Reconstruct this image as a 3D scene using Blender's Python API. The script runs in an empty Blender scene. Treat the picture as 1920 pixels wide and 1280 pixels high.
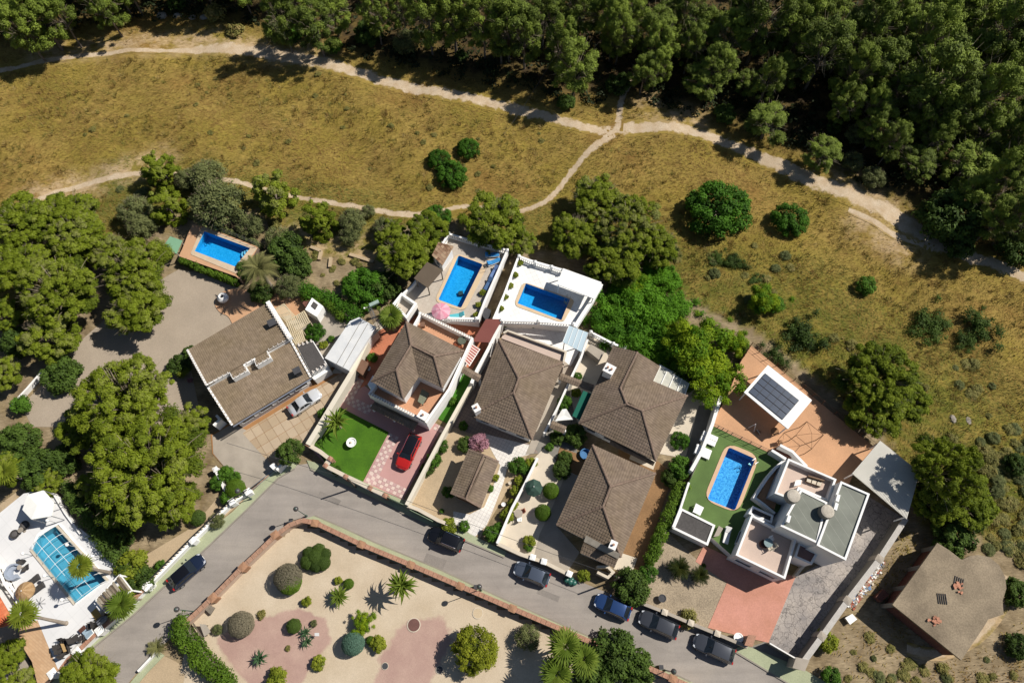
import bpy, math, random
import numpy as np
from mathutils import Vector, Matrix
from mathutils.geometry import tessellate_polygon
random.seed(7)
rng = np.random.default_rng(11)
R = math.radians
S = bpy.context.scene
COL = S.collection

# ---------------------------------------------------------------- camera, sky, sun, exposure
CAM_H, TILT, FPX = 84.0, R(24.0), 1300.0
cd = bpy.data.cameras.new('camera')
cam = bpy.data.objects.new('camera', cd)
COL.objects.link(cam)
cam.location = (0, 0, CAM_H)
cam.rotation_euler = (TILT, 0, 0)
cd.sensor_width = 36
cd.lens = FPX / 1920 * 36
cd.clip_end = 1500
S.camera = cam

SUN_EL, SHADOW_ANG = R(48), R(19)        # shadows run to -x, -y
sun_dir = Vector((math.cos(SUN_EL) * math.cos(SHADOW_ANG), math.cos(SUN_EL) * math.sin(SHADOW_ANG), math.sin(SUN_EL)))
world = bpy.data.worlds.new('World')
S.world = world
world.use_nodes = True
wn = world.node_tree.nodes
sky = wn.new('ShaderNodeTexSky')
sky.sky_type = 'NISHITA'
sky.sun_disc = False
sky.sun_elevation = SUN_EL
sky.sun_rotation = math.atan2(sun_dir.x, sun_dir.y)
sky.air_density = 1.0
sky.dust_density = 0.6
bg = wn['Background']
world.node_tree.links.new(sky.outputs[0], bg.inputs[0])
bg.inputs[1].default_value = 0.052
sd = bpy.data.lights.new('sun', 'SUN')
sd.energy = 4.75
sd.angle = R(0.53)
sd.color = (1.0, 0.95, 0.87)
sun = bpy.data.objects.new('sun', sd)
COL.objects.link(sun)
sun.rotation_euler = sun_dir.to_track_quat('Z', 'Y').to_euler()
S.view_settings.view_transform = 'Standard'
S.view_settings.look = 'None'
S.view_settings.exposure = 0.35
S.view_settings.gamma = 1
S.view_settings.use_curve_mapping = False
S.cycles.max_bounces = 6
S.cycles.diffuse_bounces = 3
S.cycles.transparent_max_bounces = 8
S.cycles.caustics_reflective = False
S.cycles.caustics_refractive = False

# ---------------------------------------------------------------- geometry helpers
CT, ST = math.cos(TILT), math.sin(TILT)
def P(px, py, z=0.0):
    """the point at height z that the surveyed spot (px, py) of the air photo stands for"""
    u, v = (px - 960) / FPX, (py - 640) / FPX
    dx, dy, dz = u, ST - CT * v, -ST * v - CT
    t = (z - CAM_H) / dz
    return Vector((dx * t, dy * t, z))
def PP(pts, z=0.0):
    return [P(a, b, z) for a, b in pts]
def rad(px, py, r, z=0.0):
    return (P(px + r, py, z) - P(px, py, z)).length

ORG = {}
def tag(o, label=None, cat=None, group=None, kind=None):
    if label: o['label'] = label
    if cat: o['category'] = cat
    if group: o['group'] = group
    if kind: o['kind'] = kind
    return o
def empty(name, loc, label=None, cat=None, group=None):
    o = bpy.data.objects.new(name, None)
    o.empty_display_size = 0.3
    COL.objects.link(o)
    o.location = loc
    ORG[o.name] = Vector(loc)
    return tag(o, label, cat, group)
def link(name, me, parent=None, loc=None):
    o = bpy.data.objects.new(name, me)
    COL.objects.link(o)
    if parent is not None: o.parent = parent
    if loc is not None: o.location = loc
    ORG[o.name] = Vector(loc) if loc is not None else (ORG[parent.name].copy() if parent is not None else Vector((0, 0, 0)))
    return o
def kids(o):
    return [c for c in bpy.data.objects if c.parent is o] if False else list(o.children)
def copy_tree(o, parent=None):
    c = o.copy()
    COL.objects.link(c)
    c.parent = parent
    for ch in o.children: copy_tree(ch, c)
    return c

class MB:
    def __init__(s): s.v, s.f, s.m, s.uv = [], [], [], {}
    def add(s, vs, fs, m=0):
        b = len(s.v)
        s.v += [tuple(x) for x in vs]
        for f in fs:
            s.f.append(tuple(b + i for i in f)); s.m.append(m)
        return s
    def poly(s, pts, m=0): return s.add(pts, [range(len(pts))], m)
    def holed(s, outer, hole, m=0):
        tris = tessellate_polygon([outer, hole])
        return s.add(list(outer) + list(hole), [t if ccw(outer, hole, t) else t[::-1] for t in tris], m)
    def prism(s, pts, z0, z1, m=0, mt=None, bottom=False):
        pts = [Vector((p[0], p[1], 0)) for p in pts]
        if area(pts) < 0: pts = pts[::-1]
        n = len(pts)
        lo = [(p.x, p.y, z0) for p in pts]; hi = [(p.x, p.y, z1) for p in pts]
        s.add(lo + hi, [(i, (i + 1) % n, n + (i + 1) % n, n + i) for i in range(n)], m)
        s.add(hi, [range(n)], m if mt is None else mt)
        if bottom: s.add(lo, [range(n - 1, -1, -1)], m)
        return s
    def frustum(s, lo, hi, m=0, mt=None):
        n = len(lo)
        s.add(list(lo) + list(hi), [(i, (i + 1) % n, n + (i + 1) % n, n + i) for i in range(n)], m)
        s.add(hi, [range(n)], m if mt is None else mt)
        s.add(lo, [range(n - 1, -1, -1)], m)
        return s
    def box(s, c, ax, ay, az, m=0):
        c, ax, ay, az = Vector(c), Vector(ax), Vector(ay), Vector(az)
        vs = [c + ax * i + ay * j + az * k for k in (-1, 1) for j in (-1, 1) for i in (-1, 1)]
        return s.add(vs, [(0, 2, 3, 1), (4, 5, 7, 6), (0, 1, 5, 4), (1, 3, 7, 5), (3, 2, 6, 7), (2, 0, 4, 6)], m)
    def cube(s, x0, x1, y0, y1, z0, z1, m=0):
        return s.box(((x0 + x1) / 2, (y0 + y1) / 2, (z0 + z1) / 2), ((x1 - x0) / 2, 0, 0), (0, (y1 - y0) / 2, 0), (0, 0, (z1 - z0) / 2), m)
    def bar(s, a, b, w, h, m=0):
        a, b = Vector(a), Vector(b); d = b - a; L = d.length
        if L < 1e-5: return s
        d /= L
        side = d.cross(Vector((0, 0, 1)))
        side = side.normalized() if side.length > 1e-3 else Vector((1, 0, 0))
        up = side.cross(d)
        return s.box((a + b) / 2, d * L / 2, side * w / 2, up * h / 2, m)
    def tube(s, pts, r, n=7, m=0, cap=True):
        pts = [Vector(p) for p in pts]; k = len(pts)
        rr = r if isinstance(r, (list, tuple)) else [r] * k
        vs = []
        for i, p in enumerate(pts):
            d = (pts[min(i + 1, k - 1)] - pts[max(i - 1, 0)]).normalized()
            a = d.cross(Vector((0, 0, 1)) if abs(d.z) < .9 else Vector((1, 0, 0))).normalized(); b = d.cross(a)
            vs += [p + (a * math.cos(2 * math.pi * j / n) + b * math.sin(2 * math.pi * j / n)) * rr[i] for j in range(n)]
        fs = [(i * n + j, i * n + (j + 1) % n, (i + 1) * n + (j + 1) % n, (i + 1) * n + j) for i in range(k - 1) for j in range(n)]
        fs = [f[::-1] for f in fs]
        if cap: fs += [range(n), range((k - 1) * n + n - 1, (k - 1) * n - 1, -1)]
        return s.add(vs, fs, m)
    def lathe(s, c, prof, n=16, m=0, sx=1, sy=1):
        c = Vector(c); k = len(prof)
        vs = [c + Vector((math.cos(2 * math.pi * j / n) * r * sx, math.sin(2 * math.pi * j / n) * r * sy, z)) for r, z in prof for j in range(n)]
        fs = [(i * n + j, i * n + (j + 1) % n, (i + 1) * n + (j + 1) % n, (i + 1) * n + j) for i in range(k - 1) for j in range(n)]
        if prof[-1][0] > 1e-4: fs.append(range((k - 1) * n, k * n))
        return s.add(vs, fs, m)
    def ball(s, c, r, n=10, m=0, sz=1):
        return s.lathe(c, [(r * math.sin(math.pi * i / n), -r * sz * math.cos(math.pi * i / n)) for i in range(n + 1)], n * 2, m)
    def mesh(s, name, mats, org=Vector((0, 0, 0)), smooth=False):
        me = bpy.data.meshes.new(name)
        me.from_pydata([(a - org.x, b - org.y, c - org.z) for a, b, c in s.v], [], s.f)
        for mt in (mats if isinstance(mats, (list, tuple)) else [mats]): me.materials.append(mt)
        if any(s.m): me.polygons.foreach_set('material_index', s.m)
        if s.uv:
            uvl = me.uv_layers.new(name='UVMap')
            vu = np.zeros((len(me.vertices), 2))
            for k, w in s.uv.items(): vu[k] = w
            li = np.zeros(len(me.loops), int); me.loops.foreach_get('vertex_index', li)
            uvl.data.foreach_set('uv', vu[li].ravel())
        if smooth: me.polygons.foreach_set('use_smooth', [True] * len(me.polygons))
        me.update()
        return me
    def build(s, name, mats, parent=None, smooth=False, label=None, cat=None, group=None, kind=None):
        if parent is not None:
            o = link(name, s.mesh(name, mats, ORG[parent.name], smooth), parent)
        else:
            a = np.array(s.v); org = Vector(((a[:, 0].min() + a[:, 0].max()) / 2, (a[:, 1].min() + a[:, 1].max()) / 2, a[:, 2].min()))
            o = link(name, s.mesh(name, mats, org, smooth), None, org)
        return tag(o, label, cat, group, kind)
def area(p): return sum(p[i].x * p[(i + 1) % len(p)].y - p[(i + 1) % len(p)].x * p[i].y for i in range(len(p))) / 2
def ccw(o, h, t):
    q = list(o) + list(h); a, b, c = (q[i] for i in t)
    return (b.x - a.x) * (c.y - a.y) - (b.y - a.y) * (c.x - a.x) > 0
def up(pts): return pts if area(pts) > 0 else pts[::-1]
def inset(pts, d):
    """move a polygon's sides inwards by d (ccw)"""
    pts = up([Vector((p.x, p.y, 0)) for p in pts]); n = len(pts); out = []
    for i in range(n):
        a, b, c = pts[i - 1], pts[i], pts[(i + 1) % n]
        n1 = Vector((-(b - a).y, (b - a).x, 0)).normalized(); n2 = Vector((-(c - b).y, (c - b).x, 0)).normalized()
        k = (n1 + n2) / max(.3, 1 + n1.dot(n2))
        out.append(b + k * d)
    return out
def offset_line(pts, d):
    out = []; n = len(pts)
    for i in range(n):
        t1 = (pts[i] - pts[i - 1]) if i else (pts[1] - pts[0]); t2 = (pts[i + 1] - pts[i]) if i < n - 1 else t1
        n1 = Vector((-t1.y, t1.x, 0)).normalized(); n2 = Vector((-t2.y, t2.x, 0)).normalized()
        out.append(pts[i] + (n1 + n2) / max(.4, 1 + n1.dot(n2)) * d)
    return out
def clip(poly, a, b):
    """keep the part of a 2-D polygon left of a->b"""
    out = []; n = len(poly); d = b - a
    side = lambda p: d.x * (p.y - a.y) - d.y * (p.x - a.x)
    for i in range(n):
        p, q = poly[i], poly[(i + 1) % n]; s1, s2 = side(p), side(q)
        if s1 >= 0: out.append(p)
        if (s1 >= 0) != (s2 >= 0): out.append(p + (q - p) * (s1 / (s1 - s2)))
    return out
def inside(p, poly):
    c = False; n = len(poly)
    for i in range(n):
        a, b = poly[i], poly[i - 1]
        if (a.y > p.y) != (b.y > p.y) and p.x < (b.x - a.x) * (p.y - a.y) / (b.y - a.y) + a.x: c = not c
    return c
def inside_np(x, y, poly):
    c = np.zeros(x.shape, bool); n = len(poly)
    for i in range(n):
        a, b = poly[i], poly[i - 1]
        if abs(b.y - a.y) < 1e-9: continue
        c ^= ((a.y > y) != (b.y > y)) & (x < (b.x - a.x) * (y - a.y) / (b.y - a.y) + a.x)
    return c
def dist_np(x, y, line):
    d = np.full(x.shape, 1e9)
    for a, b in zip(line[:-1], line[1:]):
        ex, ey = b.x - a.x, b.y - a.y; L = ex * ex + ey * ey + 1e-9
        t = np.clip(((x - a.x) * ex + (y - a.y) * ey) / L, 0, 1)
        d = np.minimum(d, np.hypot(x - a.x - t * ex, y - a.y - t * ey))
    return d
def smooth_line(pts, step=1.0):
    """Catmull-Rom through points"""
    out = []; n = len(pts)
    for i in range(n - 1):
        p0, p1, p2, p3 = pts[max(i - 1, 0)], pts[i], pts[i + 1], pts[min(i + 2, n - 1)]
        k = max(2, int((p2 - p1).length / step))
        for j in range(k):
            t = j / k
            out.append(.5 * ((2 * p1) + (p2 - p0) * t + (2 * p0 - 5 * p1 + 4 * p2 - p3) * t * t + (3 * p1 - p0 - 3 * p2 + p3) * t ** 3))
    out.append(pts[-1])
    return out
def round_poly(pts, r, k=5):
    """round a polygon's corners"""
    pts = up(pts); n = len(pts); out = []
    for i in range(n):
        a, b, c = pts[i - 1], pts[i], pts[(i + 1) % n]
        p = b + (a - b).normalized() * r; q = b + (c - b).normalized() * r
        for j in range(k + 1):
            t = j / k
            out.append(p * (1 - t) ** 2 + b * 2 * t * (1 - t) + q * t * t)
    return out
def arrays_mesh(name, verts, faces, mats, attr=None, smooth=False):
    """fast mesh from numpy: verts (n,3), faces (m,k)"""
    me = bpy.data.meshes.new(name); m, k = faces.shape
    me.vertices.add(len(verts)); me.vertices.foreach_set('co', np.ascontiguousarray(verts, np.float32).ravel())
    me.loops.add(m * k); me.loops.foreach_set('vertex_index', np.ascontiguousarray(faces, np.int32).ravel())
    me.polygons.add(m); me.polygons.foreach_set('loop_start', np.arange(0, m * k, k, dtype=np.int32))
    try: me.polygons.foreach_set('loop_total', np.full(m, k, np.int32))
    except Exception: pass
    for mt in (mats if isinstance(mats, (list, tuple)) else [mats]): me.materials.append(mt)
    if attr:
        for nm, (dom, val) in attr.items():
            at = me.attributes.new(nm, 'FLOAT', dom); at.data.foreach_set('value', np.ascontiguousarray(val, np.float32))
    if smooth: me.polygons.foreach_set('use_smooth', np.ones(m, bool))
    me.update(calc_edges=True); me.validate()
    return me

# ---------------------------------------------------------------- materials
MATS = {}
def lin(c):
    """sRGB 0-255 -> linear"""
    return tuple((x / 255 / 12.92) if x / 255 <= .04045 else ((x / 255 + .055) / 1.055) ** 2.4 for x in c) + (1,)
class NT:
    def __init__(s, name):
        s.mat = bpy.data.materials.new(name); s.mat.use_nodes = True
        s.t = s.mat.node_tree; s.n = s.t.nodes; s.b = s.n['Principled BSDF']; s.out = s.n['Material Output']
        MATS[name] = s.mat
    def new(s, ty, **kw):
        n = s.n.new('ShaderNode' + ty)
        for k, v in kw.items(): setattr(n, k, v)
        return n
    def l(s, a, b): s.t.links.new(a, b)
    def pos(s): return s.new('NewGeometry').outputs['Position']
    def objc(s): return s.new('TexCoord').outputs['Object']
    def noise(s, vec, scale, detail=4, rough=.55, dist=0):
        n = s.new('TexNoise'); s.l(vec, n.inputs['Vector'])
        for k, v in (('Scale', scale), ('Detail', detail), ('Roughness', rough), ('Distortion', dist)): n.inputs[k].default_value = v
        return n.outputs['Fac']
    def ramp(s, fac, stops):
        n = s.new('ValToRGB'); s.l(fac, n.inputs[0]); e = n.color_ramp.elements
        while len(e) < len(stops): e.new(.5)
        for i, (p, c) in enumerate(stops):
            e[i].position = p; e[i].color = c if isinstance(c, tuple) else (c, c, c, 1)
        return n.outputs[0]
    def mix(s, a, b, fac, mode='MIX'):
        n = s.new('Mix', data_type='RGBA', blend_type=mode)
        for sock, v in ((n.inputs[0], fac), (n.inputs[6], a), (n.inputs[7], b)):
            if isinstance(v, (int, float, tuple)): sock.default_value = v
            else: s.l(v, sock)
        return n.outputs[2]
    def math(s, op, a, b=0.0):
        n = s.new('Math', operation=op)
        for sock, v in ((n.inputs[0], a), (n.inputs[1], b)):
            if isinstance(v, (int, float)): sock.default_value = v
            else: s.l(v, sock)
        return n.outputs[0]
    def attr(s, nm): return s.new('Attribute', attribute_name=nm).outputs['Fac']
    def color(s, c):
        if isinstance(c, tuple): s.b.inputs['Base Color'].default_value = c
        else: s.l(c, s.b.inputs['Base Color'])
    def bump(s, h, strength=.3, dist=.05):
        n = s.new('Bump'); n.inputs['Strength'].default_value = strength; n.inputs['Distance'].default_value = dist
        s.l(h, n.inputs['Height']); s.l(n.outputs[0], s.b.inputs['Normal'])
    def fin(s, rough=.85, spec=.25, metal=0):
        s.b.inputs['Roughness'].default_value = rough; s.b.inputs['Specular IOR Level'].default_value = spec; s.b.inputs['Metallic'].default_value = metal
        return s.mat
def mat(name, c, var=.25, sc=1.5, fine=.15, fsc=14, rough=.85, spec=.25, metal=0, c2=None, bump=.15, local=False):
    """one colour (linear rgb) worn by a large and a fine noise"""
    if name in MATS: return MATS[name]
    t = NT(name); c = tuple(c) + (1,); v = t.objc() if local else t.pos()
    d = tuple(c2) + (1,) if c2 else tuple(x * (1 - var) for x in c[:3]) + (1,)
    k = t.mix(d, c, t.ramp(t.noise(v, sc, 5), [(.3, 0.), (.68, 1.)]))
    f = t.noise(v, fsc, 3)
    k = t.mix(k, t.ramp(f, [(.3, 1 - fine), (.7, 1 + fine)]), 1.0, 'MULTIPLY')
    t.color(k)
    if bump: t.bump(f, bump, .03)
    return t.fin(rough, spec, metal)
def leafmat(name, lo, hi, trans=.28, dry=None, st=None):
    """foliage: colour by the clump's own tint, a little by tree, with light through the leaf"""
    t = NT(name)
    a = t.attr('tint'); oi = t.new('ObjectInfo').outputs['Random']
    r = t.new('NewGeometry').outputs['Random Per Island']
    f = t.math('ADD', t.math('MULTIPLY', a, .6), t.math('ADD', t.math('MULTIPLY', oi, .3), t.math('MULTIPLY', r, .18)))
    stops = [(.15, tuple(lo) + (1,)), (.85, tuple(hi) + (1,))] if not st else st
    if dry: stops = [(.1, tuple(lo) + (1,)), (.7, tuple(hi) + (1,)), (.98, tuple(dry) + (1,))]
    k = t.ramp(f, st or stops)
    t.color(k)
    tr = t.new('BsdfTranslucent'); t.l(k, tr.inputs[0])
    mx = t.new('MixShader'); mx.inputs[0].default_value = trans
    t.fin(.7, .2)
    t.l(t.b.outputs[0], mx.inputs[1]); t.l(tr.outputs[0], mx.inputs[2]); t.l(mx.outputs[0], t.out.inputs[0])
    return t.mat
def A(r, g, b, k=1.55):
    """base colour of a surface that looks (r, g, b) in full sun"""
    c = lin((r, g, b)); return tuple(x / k for x in c[:3])
white = mat('white_paint', (.80, .79, .76), .06, .8, .04, bump=.05)
whitew = mat('white_plaster', (.74, .72, .69), .10, .9, .05, bump=.1)
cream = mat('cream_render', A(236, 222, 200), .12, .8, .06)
t = NT('asphalt'); v = t.pos(); mp = t.new('Mapping'); mp.inputs['Rotation'].default_value = (0, 0, R(24)); mp.inputs['Scale'].default_value = (.12, 1.1, 1); t.l(v, mp.inputs[0])
k_ = t.ramp(t.noise(v, .16, 6, .6), [(.3, A(158, 150, 142) + (1,)), (.52, A(174, 165, 156) + (1,)), (.72, A(186, 176, 164) + (1,))])
k_ = t.mix(k_, t.ramp(t.noise(mp.outputs[0], 1., 4), [(.35, .9), (.65, 1.05)]), 1.0, 'MULTIPLY')
ck = t.new('TexVoronoi', feature='DISTANCE_TO_EDGE'); ck.inputs['Scale'].default_value = .16; wv = t.new('VectorMath', operation='ADD'); nz = t.new('TexNoise'); nz.inputs['Scale'].default_value = .5; nz.inputs['Detail'].default_value = 6; t.l(v, nz.inputs[0]); t.l(v, wv.inputs[0]); t.l(nz.outputs['Color'], wv.inputs[1]); t.l(wv.outputs[0], ck.inputs['Vector'])
k_ = t.mix(k_, t.ramp(ck.outputs[0], [(0., .93), (.008, 1.)]), 1.0, 'MULTIPLY'); fn = t.noise(v, 14, 3); k_ = t.mix(k_, t.ramp(fn, [(.3, .88), (.7, 1.1)]), 1.0, 'MULTIPLY'); t.color(k_); t.bump(fn, .2, .02); asphalt = t.fin(.9, .25)
greenpave = mat('green_pavement', A(190, 196, 160), .2, .5, .12, 8)
kerbm = mat('kerb_concrete', A(168, 160, 146), .2, .6, .1)
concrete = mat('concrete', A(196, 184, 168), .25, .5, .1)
greyconc = mat('grey_concrete', A(158, 152, 142), .25, .6, .12)
slabtan = mat('slab_tan', A(205, 182, 152), .12, .35, .08)
slabtan2 = mat('slab_tan_pale', A(212, 190, 162), .12, .35, .08)
slabtan3 = mat('slab_tan_dark', A(196, 172, 142), .12, .35, .08)
joint = mat('joint_orange', A(190, 140, 92), .2, .6, .1)
beigegrav = mat('beige_gravel', A(190, 174, 154), .14, .3, .16, 12, bump=.3)
sand = mat('sand_soil', A(208, 184, 150), .16, .4, .14, 10, bump=.3)
parksand = mat('park_sand', A(226, 204, 170), .12, .25, .1, 10, bump=.2)
pinkgrav = mat('pink_gravel', A(200, 166, 150), .10, .4, .14, 14, bump=.3)
pebble = mat('pebble_gravel', A(186, 168, 142), .22, .5, .34, 9, bump=.6)
orange = mat('orange_terrace', A(230, 178, 136), .18, .3, .09, 8)
salmon = mat('salmon_tile', A(214, 140, 104), .12, .6, .1)
peach = mat('peach_deck', A(226, 178, 138), .10, .5, .08)
pinkdrive = mat('pink_drive', A(214, 166, 160), .1, .4, .06)
reddrive = mat('red_drive', A(226, 162, 142), .2, .4, .1, 7, c2=A(206, 146, 122))
turf = mat('artificial_turf', A(84, 128, 24), .3, .45, .3, 14, c2=A(66, 106, 18), bump=.5)
turf2 = mat('artificial_turf_grey', A(112, 140, 76), .3, .35, .25, 14, bump=.4)
turf3 = mat('artificial_turf_bright', A(72, 132, 30), .2, .3, .2, 18, bump=.4)
brown_soil = mat('brown_soil', A(166, 128, 88), .3, .3, .2, 10, bump=.3)
darkroof = mat('dark_slate', A(98, 94, 92), .2, .5, .2, 6)
paletile = mat('pale_pink_tile', A(226, 202, 186), .1, .6, .06)
mauvetile = mat('mauve_tile', A(166, 132, 124), .15, .6, .1)
terracotta = mat('terracotta', A(200, 152, 126), .25, 1.5, .22, 9)
capstone = mat('cap_tile', A(152, 130, 114), .3, 2, .3, 8)
whitecap = mat('mortar_cap', A(232, 222, 212), .2, 2, .2, 9)
coping = mat('pool_coping', A(240, 212, 174), .08, 1, .07)
wood_grey = mat('weathered_wood', A(128, 116, 102), .3, 1, .3, 20)
black = mat('black_metal', (.02, .02, .022), 0, rough=.5)
darkgrey = mat('dark_grey', (.06, .06, .065), .2)
steel = mat('galvanised_steel', (.45, .46, .47), .1, rough=.4, metal=.7)
bark = mat('bark', (.20, .16, .125), .4, 3, .3, 12)
palmbark = mat('palm_bark', (.30, .25, .20), .3, 4, .3, 12)
maroon = mat('maroon_sheet', A(142, 84, 76), .1, .8, .06)
shadegreen = mat('shade_green', A(140, 186, 150), .08, .8, .05)
shadebrown = mat('shade_brown', A(112, 98, 82), .12, .8, .15, 20)
canvas = mat('white_canvas', (.80, .79, .74), .06, .7, .04)
bluefabric = mat('blue_fabric', A(64, 150, 216), .1, 2, .08, local=True)
lightblue = mat('light_blue_sheet', A(206, 226, 236), .06, .6, .04)
tealmat = mat('teal_sheet', A(30, 110, 92), .1, .6, .06)
redbrick = mat('red_brick', A(134, 88, 76), .3, 2, .3, 8)
facade = mat('white_facade', (.72, .71, .69), .06, .6, .04, bump=.05)
shutter = mat('dark_window', (.05, .055, .065), .1, rough=.3, spec=.5)
poolblue = None

def tile_mat(name, c1, c2, mortar, w, h, ang=0.0, gap=.02, off=.0, var=.1):
    """a floor of small tiles: brick texture, world laid"""
    t = NT(name)
    mp = t.new('Mapping'); mp.inputs['Rotation'].default_value = (0, 0, ang); t.l(t.pos(), mp.inputs[0])
    b = t.new('TexBrick', offset=off, squash=1.0); t.l(mp.outputs[0], b.inputs['Vector'])
    for k, v in (('Color1', tuple(c1) + (1,)), ('Color2', tuple(c2) + (1,)), ('Mortar', tuple(mortar) + (1,)), ('Scale', 1.0), ('Mortar Size', gap), ('Brick Width', w), ('Row Height', h), ('Mortar Smooth', .2), ('Bias', 0.0)):
        b.inputs[k].default_value = v
    n = t.noise(t.pos(), .5, 4)
    k = t.mix(b.outputs[0], t.ramp(n, [(.3, 1 - var), (.7, 1 + var * .5)]), 1.0, 'MULTIPLY')
    t.color(k); t.bump(b.outputs[1], -.3, .01)
    return t.fin(.6, .3)
ANG = math.atan2(*reversed((P(543, 634) - P(388, 722)).to_2d()))
whitetile = tile_mat('white_patio_tile', (.74, .73, .71), (.70, .69, .67), (.56, .545, .52), .62, .62, R(-45) + .4)
gridtile = tile_mat('grid_path_tile', (.66, .62, .57), (.60, .57, .53), (.40, .37, .35), .42, .42, -R(62))
pooldeck = tile_mat('grey_deck_tile', A(216, 204, 188), A(210, 196, 180), A(190, 178, 160), .5, .5, -R(64), .012)
peachtile = tile_mat('peach_terrace_tile', A(226, 170, 132), A(222, 164, 126), A(206, 150, 116), .33, .33, -R(27), .014)
salmontile = tile_mat('salmon_terrace_tile', A(216, 136, 100), A(208, 128, 94), A(190, 122, 92), .33, .33, -R(27), .014)
plankfloor = tile_mat('beige_brick_floor', A(226, 188, 148), A(216, 176, 136), A(196, 158, 124), .5, .25, R(34), .015, .5)
greyroof = tile_mat('grey_felt', A(132, 136, 124), A(124, 128, 116), A(152, 154, 142), 30, 1.0, R(64), .025, 0, .22)
darkgrid = tile_mat('grey_grid_tile', A(170, 150, 136), A(160, 142, 130), A(120, 106, 98), .42, .42, -R(62))
# stamped concrete: irregular stones
t = NT('stamped_concrete'); vo = t.new('TexVoronoi', feature='DISTANCE_TO_EDGE'); vo.inputs['Scale'].default_value = 1.25
wv = t.new('VectorMath', operation='ADD'); nz = t.new('TexNoise'); nz.inputs['Scale'].default_value = 1.4; t.l(t.pos(), nz.inputs[0])
t.l(t.pos(), wv.inputs[0]); t.l(nz.outputs['Color'], wv.inputs[1]); t.l(wv.outputs[0], vo.inputs['Vector'])
cl = t.ramp(t.noise(t.pos(), .35, 5), [(.3, A(146, 140, 138) + (1,)), (.5, A(178, 168, 160) + (1,)), (.7, A(200, 188, 176) + (1,))])
fn = t.ramp(t.noise(t.pos(), 7, 4), [(.3, .78), (.7, 1.15)])
jo = t.ramp(vo.outputs[0], [(0., .42), (.05, 1.)])
t.color(t.mix(t.mix(cl, fn, 1.0, 'MULTIPLY'), jo, 1.0, 'MULTIPLY')); t.bump(jo, .5, .03); stamped = t.fin(.7, .3)
# pool mosaic and water
def pool_mat(name, c1, c2, sc=7.0):
    t = NT(name); vo = t.new('TexVoronoi'); vo.inputs['Scale'].default_value = sc; t.l(t.pos(), vo.inputs['Vector'])
    sep = t.new('SeparateColor'); t.l(vo.outputs['Color'], sep.inputs[0])
    t.color(t.mix(tuple(c1) + (1,), tuple(c2) + (1,), sep.outputs[0])); return t.fin(.5, .3)
poolblue = pool_mat('pool_mosaic', (.008, .28, .58), (.035, .39, .72))
pooldeep = pool_mat('pool_mosaic_blue', (.012, .20, .52), (.16, .46, .78), 7.0)
t = NT('pool_water')
tr = t.new('BsdfTransparent'); tr.inputs[0].default_value = (.62, .93, 1, 1)
gl = t.new('BsdfGlossy'); gl.inputs['Roughness'].default_value = .04; gl.inputs[0].default_value = (1, 1, 1, 1)
fr = t.new('Fresnel'); fr.inputs[0].default_value = 1.33
bp = t.new('Bump'); bp.inputs['Strength'].default_value = .35; bp.inputs['Distance'].default_value = .05
t.l(t.noise(t.pos(), 2.6, 3, .6, .6), bp.inputs['Height'])
for q in (gl.inputs['Normal'], fr.inputs['Normal']): t.l(bp.outputs[0], q)
mx = t.new('MixShader'); t.l(fr.outputs[0], mx.inputs[0]); t.l(tr.outputs[0], mx.inputs[1]); t.l(gl.outputs[0], mx.inputs[2]); t.l(mx.outputs[0], t.out.inputs[0])
water = t.mat
def glassy(name, c, rough=.05):
    t = NT(name); t.color(tuple(c) + (1,)); return t.fin(rough, .6)
carglass = glassy('car_glass', (.012, .016, .02))
solar = glassy('solar_cell', (.03, .045, .075), .25)
# roof tiles: every tile its own tone, weathered in patches
def roof_mat(name, a, b, c, moss=.25):
    t = NT(name); uv = t.new('TexCoord').outputs['UV']
    fl = t.new('VectorMath', operation='FLOOR'); t.l(uv, fl.inputs[0])
    w = t.new('TexWhiteNoise', noise_dimensions='2D'); t.l(fl.outputs[0], w.inputs['Vector'])
    k = t.ramp(w.outputs[0], [(.05, tuple(a) + (1,)), (.5, tuple(b) + (1,)), (.95, tuple(c) + (1,))])
    n = t.ramp(t.noise(t.pos(), .3, 5), [(.35, 0.), (.7, moss)])
    k = t.mix(k, A(120, 104, 62) + (1,), n)
    k = t.mix(k, t.ramp(t.noise(t.pos(), 1.6, 5), [(.3, .82), (.7, 1.1)]), 1.0, 'MULTIPLY')
    t.color(k); return t.fin(.9, .15)
roofbrown = roof_mat("brown_roof_tile", A(136, 119, 105), A(143, 126, 111), A(150, 132, 116))
rooftan = roof_mat("tan_roof_tile", A(150, 132, 112), A(157, 138, 117), A(164, 145, 124), .3)
roofrust = roof_mat('rust_roof_tile', A(150, 112, 88), A(190, 154, 126), A(214, 182, 150), .1)
roofred = roof_mat('red_roof_tile', A(206, 102, 66), A(222, 124, 84), A(232, 142, 100), .0)

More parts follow.
